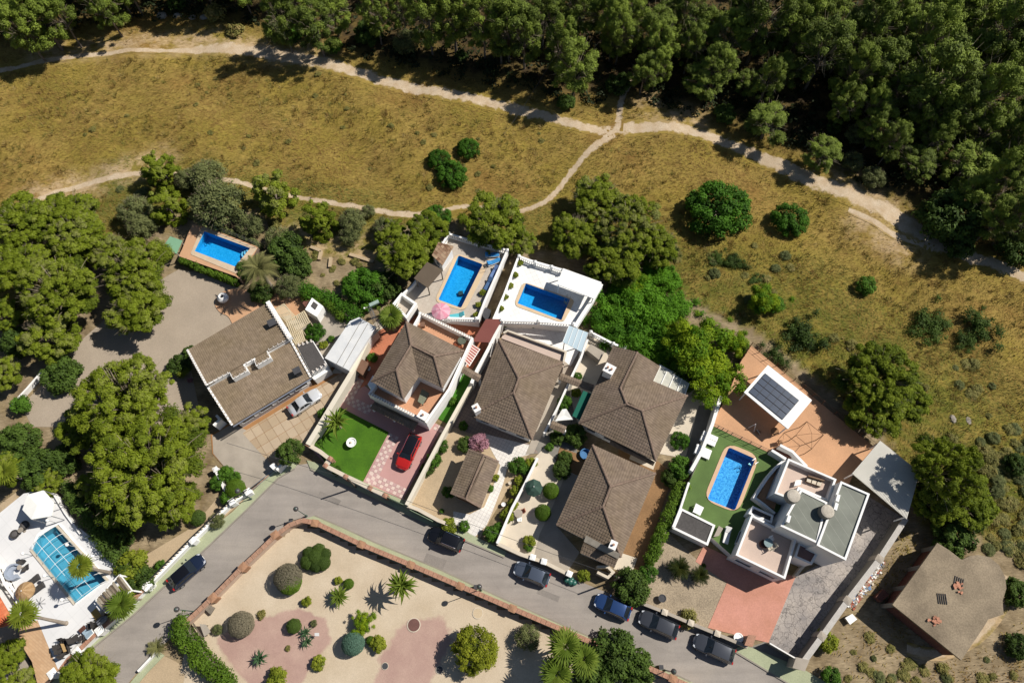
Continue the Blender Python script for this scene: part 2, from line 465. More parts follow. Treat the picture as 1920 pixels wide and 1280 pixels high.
# ---------------------------------------------------------------- ground
BUILT = PP([(-60, 640), (330, 400), (480, 395), (560, 470), (700, 500), (740, 430), (850, 415), (1000, 460), (1150, 500), (1420, 620), (1660, 815), (1730, 980), (1760, 1000), (1930, 1020), (1960, 1320), (-60, 1320)])
def terrain_np(x, y):
    d = dist_np(x, y, BUILT + BUILT[:1]); d = np.where(inside_np(x, y, BUILT), 0, d)
    m = np.clip(d / 7, 0, 1); m = m * m * (3 - 2 * m)
    return m * (.30 * np.sin(x * .19 + 1) * np.sin(y * .16 + .4) + .18 * np.sin(x * .43 + y * .31) + .10 * np.sin(x * .9 - y * .7))
def TZ(p):
    return float(terrain_np(np.array([p.x]), np.array([p.y]))[0])
def field_color(t):
    v = t.pos()
    st = t.new('Mapping'); st.inputs['Scale'].default_value = (.5, 2.0, 1); st.inputs['Rotation'].default_value = (0, 0, R(-25)); t.l(v, st.inputs[0])
    big = t.noise(v, .09, 5, .6); mid = t.noise(v, .7, 5, .65, .5); fine = t.noise(st.outputs[0], 2.6, 4, .7, .8)
    g = t.ramp(big, [(.32, A(154, 122, 66) + (1,)), (.45, A(166, 142, 76) + (1,)), (.6, A(160, 140, 66) + (1,)), (.74, A(130, 120, 54) + (1,))])
    g = t.mix(g, A(126, 96, 54) + (1,), t.ramp(mid, [(.52, 0.), (.72, .75)]))
    g = t.mix(g, A(196, 160, 92) + (1,), t.ramp(t.noise(v, 1.3, 4), [(.56, 0.), (.76, .6)]))
    gr = t.attr('green'); gm = t.math('MULTIPLY', gr, t.ramp(t.noise(v, .5, 5), [(.35, .25), (.62, 1.)]))
    g = t.mix(g, A(112, 116, 46) + (1,), gm)
    lt = t.attr('litter'); g = t.mix(g, A(74, 62, 44) + (1,), t.math('MULTIPLY', lt, t.ramp(t.noise(v, .6, 5), [(.3, .6), (.6, 1.)])))  # needle litter, darkened further to paint the forest shade
    ba = t.attr('bare'); g = t.mix(g, A(206, 178, 138) + (1,), t.math('MULTIPLY', ba, t.ramp(t.noise(v, .45, 6, .65), [(.4, 0.), (.6, 1.)])))
    yd = t.attr('yard'); g = t.mix(g, t.ramp(t.noise(v, .5, 5), [(.3, A(134, 116, 88) + (1,)), (.7, A(186, 166, 134) + (1,))]), t.math('MULTIPLY', yd, t.ramp(t.noise(v, .3, 5), [(.25, .55), (.5, 1.)])))
    g = t.mix(g, t.ramp(fine, [(.28, .62), (.72, 1.28)]), 1.0, 'MULTIPLY')
    return g, fine
t = NT('dry_field'); g, fine = field_color(t); t.color(g); t.bump(fine, .6, .12); fieldm = t.fin(.95, .1)
t = NT('dirt_track'); g, fine = field_color(t)
e = t.attr('edge'); v = t.pos()
k = t.math('ADD', e, t.math('MULTIPLY', t.math('SUBTRACT', t.noise(v, .9, 5, .65), .5), 1.5))
dirt = t.ramp(t.noise(v, .8, 5), [(.3, A(206, 180, 146) + (1,)), (.7, A(226, 206, 178) + (1,))])
dirt = t.mix(dirt, t.ramp(t.noise(v, 6, 4), [(.3, .82), (.7, 1.1)]), 1.0, 'MULTIPLY')
t.color(t.mix(dirt, g, t.ramp(k, [(.45, 0.), (.68, 1.)]))); t.bump(fine, .3, .06); trackm = t.fin(.95, .1)

GREEN = [PP([(1050, 520), (1250, 560), (1400, 640), (1520, 640), (1640, 720), (1760, 800), (1850, 900), (1880, 1000)]), PP([(230, 370), (400, 380), (560, 420), (680, 440), (760, 500)]),
         PP([(1820, 950), (1900, 1120)]), PP([(1550, 1180), (1640, 1260)])]
FOREST = PP([(-80, 100), (60, 60), (300, 30), (560, 60), (680, 110), (860, 150), (1100, 200), (1150, 170), (1230, 200), (1300, 215), (1480, 280), (1600, 340), (1720, 400), (1760, 440), (1960, 500), (2100, -200), (-300, -200)])
BARE = [PP([(80, 95), (400, 75), (600, 110)]), PP([(590, 470), (690, 480), (640, 540)]), PP([(1560, 1250), (1700, 1240), (1850, 1200), (1880, 1120)]), PP([(1620, 420), (1700, 470)]), PP([(560, 440), (700, 470)]),
        PP([(1590, 340), (1700, 420)]), PP([(1220, 200), (1300, 225)]), PP([(60, 370), (300, 300)]), PP([(1600, 1180), (1640, 1140)]), PP([(1870, 1060), (1850, 1180)])]
def zone_np(x, y):
    g = np.zeros(x.shape)
    for L, w in zip(GREEN, (14, 8, 9, 7)): g = np.maximum(g, np.clip(1.2 - dist_np(x, y, L) / w, 0, 1))
    ins = inside_np(x, y, FOREST); d = dist_np(x, y, FOREST + FOREST[:1])
    lt = np.where(ins, np.clip(.4 + d / 5, 0, 1), np.clip(.4 - d / 5, 0, 1))
    b = np.zeros(x.shape)
    for L in BARE: b = np.maximum(b, np.clip(1.25 - dist_np(x, y, L) / 3.2, 0, 1))
    return g, lt, b
def axis(lo, a, b, hi, step):
    inner = list(np.arange(a, b + .01, step)); o1, o2 = [], []; k = step
    v = a
    while v > lo: k *= 1.5; v -= k; o1.append(v)
    k = step; v = b
    while v < hi: k *= 1.5; v += k; o2.append(v)
    return np.array(o1[::-1] + inner + o2)
gx, gy = axis(-500, -104, 104, 500, 1.0), axis(-350, -16, 124, 600, 1.0)
X, Y = np.meshgrid(gx, gy); x, y = X.ravel(), Y.ravel(); z = terrain_np(x, y)
nx = len(gx); ii = (np.arange(len(gy) - 1)[:, None] * nx + np.arange(nx - 1)[None]).ravel()
gg, ll, bb = zone_np(x, y)
me = arrays_mesh('ground', np.stack([x, y, z], 1), np.stack([ii, ii + 1, ii + nx + 1, ii + nx], 1), fieldm, {'green': ('POINT', gg), 'litter': ('POINT', ll), 'bare': ('POINT', bb), 'yard': ('POINT', inside_np(x, y, BUILT) * 1.0)}, True)
tag(link('ground', me), kind='structure')

def track(name, pts, fade=1.45):
    L = smooth_line([Vector((*P(a, b).to_2d(), rad(a, b, w / 2))) for a, b, w in pts], .6)
    C = [Vector((p.x, p.y, 0)) for p in L]; W = [p.z * fade + .25 for p in L]
    cols = [-1, -.75, -.5, -.2, .2, .5, .75, 1]; vs = []; ed = []
    for i, c in enumerate(C):
        d = C[min(i + 1, len(C) - 1)] - C[max(i - 1, 0)]; n = Vector((-d.y, d.x, 0)).normalized()
        for k in cols: vs.append(c + n * W[i] * k); ed.append(abs(k))
    V = np.array([tuple(p) for p in vs]); V[:, 2] = terrain_np(V[:, 0], V[:, 1]) + .035
    m = len(cols); F = [(i * m + j, i * m + j + 1, (i + 1) * m + j + 1, (i + 1) * m + j) for i in range(len(C) - 1) for j in range(m - 1)]
    F = [f[::-1] for f in F]
    g, l, b = zone_np(V[:, 0], V[:, 1])
    me = arrays_mesh(name, V, np.array(F), trackm, {'edge': ('POINT', np.array(ed)), 'green': ('POINT', g), 'litter': ('POINT', l), 'bare': ('POINT', b)}, True)
    a = V[:, :2]
    tag(link(name, me), kind='structure')
    return C
T1 = track('dirt_track', [(-40, 140, 9), (0, 128, 9), (60, 117, 8), (130, 108, 9), (220, 100, 7), (330, 95, 8), (395, 90, 22), (470, 94, 30), (540, 106, 30), (600, 120, 24), (680, 140, 24), (760, 160, 22), (850, 178, 22), (930, 195, 22), (1010, 215, 20), (1080, 235, 18), (1130, 246, 18), (1180, 240, 24), (1270, 242, 20), (1340, 258, 22), (1400, 280, 24), (1460, 308, 28), (1520, 338, 32), (1590, 366, 34), (1650, 390, 36), (1700, 417, 42), (1740, 446, 30), (1800, 474, 24), (1860, 497, 22), (1960, 538, 22)])
T2 = track('footpath', [(975, 396, 8), (1020, 380, 9), (1050, 350, 9), (1080, 310, 10), (1110, 280, 13), (1150, 252, 20)], 1.3)
T3 = track('footpath', [(50, 388, 5), (105, 360, 9), (160, 343, 11), (215, 331, 12), (270, 325, 9), (350, 327, 7), (440, 342, 8), (500, 356, 8), (580, 372, 8), (640, 384, 9), (700, 394, 11), (770, 402, 11), (830, 395, 8), (880, 388, 7), (985, 395, 7)], 1.3)
T4 = track('footpath', [(1156, 246, 14), (1162, 205, 10), (1170, 178, 8), (1200, 125, 8)], 1.3)
T5 = track('footpath', [(1590, 394, 8), (1625, 410, 9), (1680, 440, 12), (1760, 468, 10)], 1.3)
T6 = track('footpath', [(1700, 1215, 12), (1760, 1225, 12), (1830, 1190, 16), (1876, 1130, 18), (1890, 1080, 12)], 1.3)

# ---------------------------------------------------------------- road, pavements, yards
def slab(name, pts, z, m, th=.05, hole=None, rnd=0, kind='structure', **kw):
    """a laid surface whose top is at z"""
    o = PP(pts, z)
    if rnd: o = round_poly(o, rnd)
    o = up(o); mb = MB(); n = len(o)
    if hole: mb.holed(o, up(hole)[::-1] if False else up(hole))
    else:
        tris = tessellate_polygon([o])
        mb.add(o, [t if ccw(o, [], t) else t[::-1] for t in tris])
    lo = [Vector((p.x, p.y, z - th)) for p in o]
    mb.add(o + lo, [(n + i, n + (i + 1) % n, (i + 1) % n, i) for i in range(n)])
    return mb.build(name, m, kind=kind, **kw)
slab('road', [(60, 1320), (160, 1225), (250, 1152), (317, 1090), (392, 1022), (457, 960), (521, 896), (552, 872), (582, 868), (603, 872), (661, 896), (736, 932), (800, 966), (860, 994), (953, 1036), (1065, 1080), (1200, 1136), (1300, 1168), (1407, 1215), (1500, 1250), (1640, 1330), (1340, 1330), (1210, 1262), (1060, 1190), (863, 1104), (770, 1064), (677, 1026), (590, 986), (566, 980), (520, 1006), (455, 1066), (398, 1124), (340, 1174), (300, 1215), (255, 1262), (200, 1330)], .02, asphalt, .04)
pav = lambda pts: slab('pavement', pts, .13, greenpave, .12)
pav([(60, 1300), (97, 1262), (190, 1180), (277, 1100), (362, 1017), (437, 958), (472, 922), (530, 866), (560, 864), (552, 878), (521, 896), (457, 960), (392, 1022), (317, 1090), (250, 1152), (160, 1225), (90, 1300)])
pav([(575, 862), (603, 870), (660, 893), (736, 928), (765, 942), (800, 960), (860, 990), (950, 1034), (945, 1044), (860, 1008), (807, 985), (765, 967), (736, 951), (661, 915), (605, 891), (582, 879)])
pav([(1375, 1217), (1395, 1208), (1440, 1225), (1500, 1250), (1560, 1285), (1520, 1305), (1455, 1266)])
pav([(566, 974), (590, 966), (640, 987), (700, 1015), (818, 1064), (953, 1126), (1088, 1185), (1207, 1236), (1295, 1277), (1350, 1305), (1310, 1310), (1260, 1278), (1060, 1190), (961, 1147), (863, 1105), (770, 1066), (677, 1027), (590, 988), (575, 982)])
pav([(300, 1222), (262, 1258), (235, 1290), (252, 1290), (275, 1262), (308, 1228)])
# kerb stones: one long stone line per pavement
def kerb(pts, w=.16):
    L = PP(pts, .14); a, b = offset_line(L, w / 2), offset_line(L, -w / 2)
    mb = MB(); n = len(L)
    for i in range(n - 1):
        mb.prism([a[i], a[i + 1], b[i + 1], b[i]], .0, .145)
    mb.build('kerb', kerbm, kind='structure')
for q in ([(800, 1036), (838, 1050), (828, 1072), (792, 1056)], [(600, 920), (640, 938), (634, 948), (596, 930)], [(1010, 1102), (1050, 1118), (1046, 1128), (1006, 1112)]): slab('asphalt_patch', q, .026, mat('patched_asphalt', A(158, 150, 142), .2, .5, .12, 9), .01)
kerb([(160, 1225), (250, 1152), (317, 1090), (392, 1022), (457, 960), (521, 896), (552, 878)])
kerb([(582, 879), (605, 891), (661, 915), (736, 951), (765, 967), (807, 985), (860, 1008), (945, 1044)])
kerb([(590, 966), (640, 987), (700, 1015), (818, 1064), (953, 1126), (1088, 1185), (1207, 1236), (1295, 1277)])
kerb([(1375, 1219), (1455, 1267), (1520, 1305)])
PARK = ([(345, 1176), (398, 1126), (455, 1068), (520, 1008), (566, 984), (590, 988), (677, 1030), (770, 1068), (863, 1108), (961, 1150), (1060, 1194), (1262, 1282), (1262, 1330), (340, 1330)])
PINK = [([(400, 1200), (440, 1175), (500, 1155), (560, 1140), (610, 1160), (622, 1200), (590, 1240), (560, 1290), (470, 1290), (430, 1240)], 1.2), ([(700, 1300), (715, 1230), (760, 1165), (830, 1155), (850, 1200), (800, 1290)], 2.2)]
ppg = PP(PARK, .04); xs, ys = np.meshgrid(np.arange(min(p.x for p in ppg), max(p.x for p in ppg) + .5, .5), np.arange(min(p.y for p in ppg), max(p.y for p in ppg) + .5, .5)); nx = xs.shape[1]
fx, fy = xs.ravel(), ys.ravel(); ii = (np.arange(xs.shape[0] - 1)[:, None] * nx + np.arange(nx - 1)[None]).ravel(); ii = ii[inside_np(fx[ii] + .25, fy[ii] + .25, ppg)]
pk = np.zeros(fx.shape)
for q, w in PINK:
    q = PP(q); d = dist_np(fx, fy, q + q[:1]); pk = np.maximum(pk, np.clip(.5 + np.where(inside_np(fx, fy, q), d, -d) / w, 0, 1))
t = NT('park_surface'); v = t.pos(); pf = t.math('ADD', t.attr('pink'), t.math('MULTIPLY', t.math('SUBTRACT', t.noise(v, .8, 5, .65), .5), .9))
sd_ = t.ramp(t.noise(v, .25, 5), [(.3, A(210, 190, 162) + (1,)), (.7, A(228, 210, 184) + (1,))]); pg_ = t.ramp(t.noise(v, .4, 5), [(.3, A(188, 154, 142) + (1,)), (.7, A(206, 174, 158) + (1,))])
gr_ = t.noise(v, 12, 3); t.color(t.mix(t.mix(sd_, pg_, t.ramp(pf, [(.38, 0.), (.62, 1.)])), t.ramp(gr_, [(.3, .88), (.7, 1.1)]), 1.0, 'MULTIPLY')); t.bump(gr_, .25, .03); parkm = t.fin(.95, .1)
tag(link('park_ground', arrays_mesh('park_ground', np.stack([fx, fy, np.full(fx.shape, .042)], 1), np.stack([ii, ii + 1, ii + nx + 1, ii + nx], 1), parkm, {'pink': ('POINT', pk)})), kind='structure')
slab('verge', [(262, 1262), (306, 1228), (350, 1250), (420, 1300), (240, 1300)], .03, sand, .04)
slab('courtyard', [(80, 720), (150, 640), (240, 560), (335, 505), (440, 522), (450, 545), (520, 575), (352, 662), (380, 800), (300, 800), (150, 800), (60, 800), (40, 760)], .03, beigegrav, .04)
slab('palm_terrace', [(402, 572), (406, 556), (420, 545), (440, 541), (500, 546), (545, 560), (545, 590), (437, 610), (428, 592), (412, 586)], .12, peach, .1, rnd=.5)
slab('rose_border', [(0, 945), (60, 900), (150, 905), (170, 1000), (60, 1010), (0, 990)], .03, sand, .04)
slab('side_garden', [(365, 985), (385, 960), (430, 905), (470, 925), (362, 1021), (285, 1095), (240, 1090), (240, 1060)], .03, sand, .04)
slab('patio', [(500, 565), (545, 555), (600, 560), (668, 590), (655, 700), (600, 705), (580, 640)], .05, concrete, .05)
slab('orange_path', [(540, 560), (585, 556), (600, 590), (548, 600)], .065, orange, .03)
yard = slab('driveway', [(395, 815), (436, 790), (585, 700), (650, 680), (660, 690), (577, 832), (548, 866), (515, 886), (470, 920), (440, 900), (425, 880), (398, 850)], .06, joint, .06)
# the driveway's cast slabs
def pavers(parent, region, o, ux, vx, nu, nv, gap, z, th, mats, name='slab'):
    """lay slabs on a grid (given by two seen edges) clipped to a region; whole ones share a mesh"""
    rg = up([Vector((p.x, p.y, 0)) for p in PP(region, z)])
    O = P(*o, z); U = (P(*ux, z) - O) / nu; V = (P(*vx, z) - O) / nv
    cache = {}; n = 0
    for i in range(-14, nu + 14):
        for j in range(-14, nv + 14):
            q = [O + U * a + V * b for a, b in ((i + gap, j + gap), (i + 1 - gap, j + gap), (i + 1 - gap, j + 1 - gap), (i + gap, j + 1 - gap))]
            q = up([Vector((p.x, p.y, 0)) for p in q])
            if all(inside(p, rg) for p in q):
                c = O + U * (i + .5) + V * (j + .5); m = random.choice(mats)
                if m.name not in cache:
                    mb = MB(); mb.prism([p - c for p in q], 0, th); cache[m.name] = mb.mesh(name, m)
                ob = link(name, cache[m.name], parent)
                ob.location = Vector((c.x, c.y, z - th)) - ORG[parent.name]; n += 1
            else:
                k = q
                for a in range(len(rg)):
                    k = clip(k, rg[a], rg[(a + 1) % len(rg)])
                    if len(k) < 3: break
                if len(k) >= 3 and abs(area(k)) > .12:
                    MB().prism(k, z - th, z).build(name, random.choice(mats), parent); n += 1
    return n
ndrive = pavers(yard, [(462, 806), (590, 728), (655, 690), (640, 722), (576, 830), (546, 862), (516, 880), (455, 812)], (480, 820), (585, 757), (529, 901), 7, 5, .018, .10, .05, [slabtan, slabtan2, slabtan2, slabtan3])
slab('driveway_apron', [(398, 816), (436, 794), (462, 806), (455, 812), (516, 880), (470, 918), (440, 900), (425, 880), (400, 850)], .085, concrete, .03)

# house 2 plot
slab('drive_base', [(652, 700), (700, 735), (830, 800), (752, 942), (680, 905), (612, 872), (580, 838)], .05, pinkdrive, .05)
slab('lawn', [(632, 760), (729, 810), (680, 904), (612, 870), (590, 838)], .09, turf, .05)
slab('side_lawn', [(868, 694), (888, 702), (842, 796), (822, 784)], .09, turf3, .05)
slab('side_passage', [(622, 690), (700, 620), (770, 590), (900, 600), (940, 610), (880, 700), (860, 720), (690, 720), (650, 740)], .06, salmontile, .05)
slab('shed_path', [(620, 700), (690, 615), (735, 580), (750, 600), (700, 625), (650, 700)], .075, cream, .05)
# house 3, 4, 5 plots
slab('garden_soil', [(830, 806), (885, 790), (1000, 836), (985, 860), (900, 1008), (760, 948)], .05, sand, .05)
slab('side_yard', [(890, 700), (935, 640), (890, 780), (1000, 836), (1010, 850), (905, 822), (850, 800)], .064, darkgrid, .04)
slab('garden_path', [(905, 812), (1000, 836), (992, 852), (968, 858), (950, 880), (944, 905), (925, 955), (912, 985), (890, 1006), (850, 980), (850, 958), (880, 964), (908, 950), (927, 905), (938, 872), (925, 850)], .075, gridtile, .03)
slab('rear_patio', [(940, 600), (1010, 605), (1072, 612), (1100, 632), (1068, 690), (1058, 680), (950, 626)], .078, whitetile, .05)
slab('side_strip', [(1058, 676), (1074, 690), (1000, 850), (985, 852)], .09, concrete, .05)
slab('stepping_path', [(1078, 640), (1100, 640), (1010, 850), (985, 850)], .058, greyconc, .04)
slab('gap_garden', [(1100, 640), (1140, 650), (1085, 800), (1080, 870), (1010, 850)], .05, greyconc, .04)
slab('upper_patio', [(1100, 625), (1160, 648), (1140, 680), (1085, 800), (1068, 740)], .084, cream, .05)
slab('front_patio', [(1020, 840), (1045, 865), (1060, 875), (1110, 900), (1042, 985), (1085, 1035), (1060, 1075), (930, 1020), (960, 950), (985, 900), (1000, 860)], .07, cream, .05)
slab('grey_patio', [(1062, 884), (1108, 900), (1043, 985), (1087, 1035), (1062, 1075), (1000, 1048), (1012, 1000), (1036, 950)], .085, concrete, .02)  # darker grey paving over part of the cream patio
slab('front_soil', [(1050, 838), (1110, 860), (1120, 900), (1080, 890), (1040, 870)], .094, brown_soil, .05)
slab('side_soil', [(1160, 840), (1235, 865), (1262, 890), (1225, 1000), (1205, 1070), (1150, 1060)], .05, brown_soil, .04)
slab('corner_patio', [(1165, 1036), (1195, 1046), (1185, 1075), (1150, 1066)], .09, cream, .04)
slab('gap_yard', [(1240, 690), (1330, 740), (1290, 860), (1235, 850), (1225, 880), (1180, 860)], .06, cream, .05)
slab('back_passage', [(1310, 760), (1345, 760), (1300, 880), (1280, 880)], .07, greyconc, .04)
slab('gravel_garden', [(1255, 1000), (1306, 1048), (1364, 1092), (1328, 1178), (1300, 1170), (1200, 1132), (1215, 1075)], .04, pebble, .05)
slab('red_driveway', [(1320, 1022), (1400, 1060), (1492, 1080), (1441, 1204), (1400, 1195), (1327, 1176), (1363, 1092), (1304, 1052)], .07, reddrive, .05)
slab('stamped_driveway', [(1490, 1082), (1530, 1060), (1586, 1046), (1612, 920), (1690, 968), (1660, 1010), (1503, 1240), (1440, 1203)], .064, stamped, .05)
slab('grey_ramp', [(1400, 1215), (1440, 1200), (1500, 1240), (1490, 1262), (1450, 1248)], .05, greyconc, .05)
slab('corner_yard', [(10, 1240), (50, 1230), (80, 1290), (10, 1300)], .04, concrete, .05)
slab('lower_corner', [(-60, 1130), (30, 1140), (60, 1200), (40, 1320), (-60, 1320)], .03, beigegrav, .04)
# ---------------------------------------------------------------- roofs, walls, rails
def roof_face(mb, pts, per=.30, course=.38, amp=.02, m=0):
    """tiled slope: pts world, pts[0]->pts[1] is the eave; courses lap over each other, tiles are barrel shaped"""
    pts = [Vector(p) for p in pts]
    u = (pts[1] - pts[0]).normalized(); nrm = Vector((0, 0, 0))
    for i in range(1, len(pts) - 1): nrm += (pts[i] - pts[0]).cross(pts[i + 1] - pts[0])
    nrm.normalize()
    if nrm.z < 0: nrm = -nrm
    vdir = nrm.cross(u).normalized()
    if sum((p - pts[0]).dot(vdir) for p in pts) < 0: vdir = -vdir
    q = [((p - pts[0]).dot(u), (p - pts[0]).dot(vdir)) for p in pts]
    vmin, vmax = min(b for a, b in q), max(b for a, b in q); n = len(q)
    def span(v):
        v = min(max(v, vmin + 1e-4), vmax - 1e-4); xs = []
        for i in range(n):
            (a, b), (c, d) = q[i], q[(i + 1) % n]
            if (b > v) != (d > v): xs.append(a + (c - a) * (v - b) / (d - b))
        return (min(xs), max(xs)) if xs else (0, 0)
    h = [-.5, .75, 1., .75]; w = Vector(nrm)
    k = max(1, int(round((vmax - vmin) / course))); ch = (vmax - vmin) / k
    umin, umax = min(a for a, b in q), max(a for a, b in q)
    lat = np.arange(math.floor(umin / per) * 4, math.ceil(umax / per) * 4 + 1)
    V, UV, F = [], [], []
    for c in range(k):
        v0, v1 = vmin + c * ch, vmin + (c + 1) * ch
        l0, r0 = span(v0); l1, r1 = span(v1); base = len(V); prev = False; cnt = 0
        for li in lat:
            x = li * per / 4
            if x < min(l0, l1) - per / 4 or x > max(r0, r1) + per / 4: continue
            dz = h[int(li) % 4] * amp
            a = pts[0] + u * min(max(x, l0), r0) + vdir * v0 + w * (dz + .045)
            b = pts[0] + u * min(max(x, l1), r1) + vdir * v1 + w * (dz + .005)
            f = a - w * .05
            V += [f, a, b]; UV += [(x / per + .01, c + .1)] * 2 + [(x / per + .01, c + .9)]; cnt += 1
        for i in range(cnt - 1):
            o = base + i * 3
            F += [(o + 1, o + 4, o + 5, o + 2), (o, o + 3, o + 4, o + 1)]
    b = len(mb.v); mb.add(V, F, m)
    for i, t in enumerate(UV): mb.uv[b + i] = t
    # solid slab under the tiles
    und = [p - w * .06 for p in pts]; low = [p - Vector((0, 0, .22)) for p in pts]; n = len(pts)
    und = [p - w * ((p - pts[0]).dot(w)) for p in und]; und = [p - w * .06 for p in und]; low = [p - Vector((0, 0, .2)) for p in und]
    s0 = len(mb.v); mb.add(und, [range(n)], m); s1 = len(mb.v)
    mb.add(und + low, [(i, (i + 1) % n, n + (i + 1) % n, n + i) for i in range(n)], m); mb.add(low, [range(n)], m)
    for i in range(s0, len(mb.v)): mb.uv[i] = (.5, .5)
def cap_line(mb, a, b, r=.15, step=.42, m=0):
    """a run of half-round ridge tiles"""
    a, b = Vector(a), Vector(b); d = b - a; k = max(1, int(d.length / step)); up_ = Vector((0, 0, 1))
    s = d.cross(up_).normalized()
    for i in range(k):
        p, q = a + d * (i / k), a + d * ((i + 1.12) / k); vs = []
        for c, rr in ((p, r * 1.1), (q, r * .9)):
            for j in range(5):
                t = math.pi * j / 4; vs.append(c + s * math.cos(t) * rr + up_ * (math.sin(t) * rr + .02))
        mb.add(vs, [(j, j + 1, 6 + j, 5 + j) for j in range(4)] + [(0, 1, 2, 3, 4), (9, 8, 7, 6, 5)], m)
def dentils(mb, a, b, w=.22, l=.5, step=.42, z=0., m=0):
    """verge tiles set across the top of a parapet"""
    a, b = Vector(a), Vector(b); d = b - a; k = max(1, int(d.length / step)); d1 = d.normalized(); s = d1.cross(Vector((0, 0, 1)))
    for i in range(k):
        c = a + d * ((i + .5) / k) + Vector((0, 0, z))
        vs = []
        for e in (-1, 1):
            for j in range(4):
                t = math.pi * j / 3; vs.append(c + s * e * l / 2 + d1 * math.cos(t) * w / 2 + Vector((0, 0, math.sin(t) * w * .5)))
        mb.add(vs, [(0, 1, 5, 4), (1, 2, 6, 5), (2, 3, 7, 6), (0, 3, 2, 1), (4, 5, 6, 7)], m)
def W3(l): return [P(a, b, z) for a, b, z in l]
def windows(parent, a, b, z0, z1, n, out, w=1.2, m=None):
    """window openings with frames along a wall foot a->b, proud by a little; each a part with a pane"""
    a, b = Vector((a.x, a.y, 0)), Vector((b.x, b.y, 0)); d = (b - a); L = d.length; d.normalize(); nrm = Vector((d.y, -d.x, 0)) * out
    for i in range(n):
        c = a + d * L * (i + .5) / n
        fr = MB()
        for s1, s2, zz, hh in ((-w / 2, w / 2, z0, .08), (-w / 2, w / 2, z1, .08)):
            fr.box(c + nrm * .03 + Vector((0, 0, zz)), d * (w / 2 + .05), nrm * .05, Vector((0, 0, hh / 2)))
        for s in (-1, 1): fr.box(c + d * s * w / 2 + nrm * .03 + Vector((0, 0, (z0 + z1) / 2)), d * .05, nrm * .05, Vector((0, 0, (z1 - z0) / 2 - .042)))
        f = fr.build('window', white, parent)
        pn = MB(); pn.box(c + nrm * .012 + Vector((0, 0, (z0 + z1) / 2)), d * (w / 2 - .052), nrm * .012, Vector((0, 0, (z1 - z0) / 2 - .045)))
        pn.build('pane', m or shutter, f)
def chimney(parent, px, py, z0, z1, a=.45, b=.35, m=None, ang=R(-30), pots=2):
    c = P(px, py, z1); u = Vector((math.cos(ang), math.sin(ang), 0)); v = Vector((-u.y, u.x, 0))
    mb = MB(); q = lambda k: [c + u * s * a * k + v * t * b * k for s, t in ((-1, -1), (1, -1), (1, 1), (-1, 1))]
    mb.prism(q(1), z0, z1 - .12); mb.prism(q(1.2), z1 - .118, z1)
    ch = mb.build('chimney', m or whitew, parent)
    for i in range(pots):
        k = MB(); k.lathe(c + u * (i - (pots - 1) / 2) * a * .9, [(.12, .003), (.14, .3), (.09, .32)], 8)
        k.build('chimney_pot', terracotta, ch)
    return ch
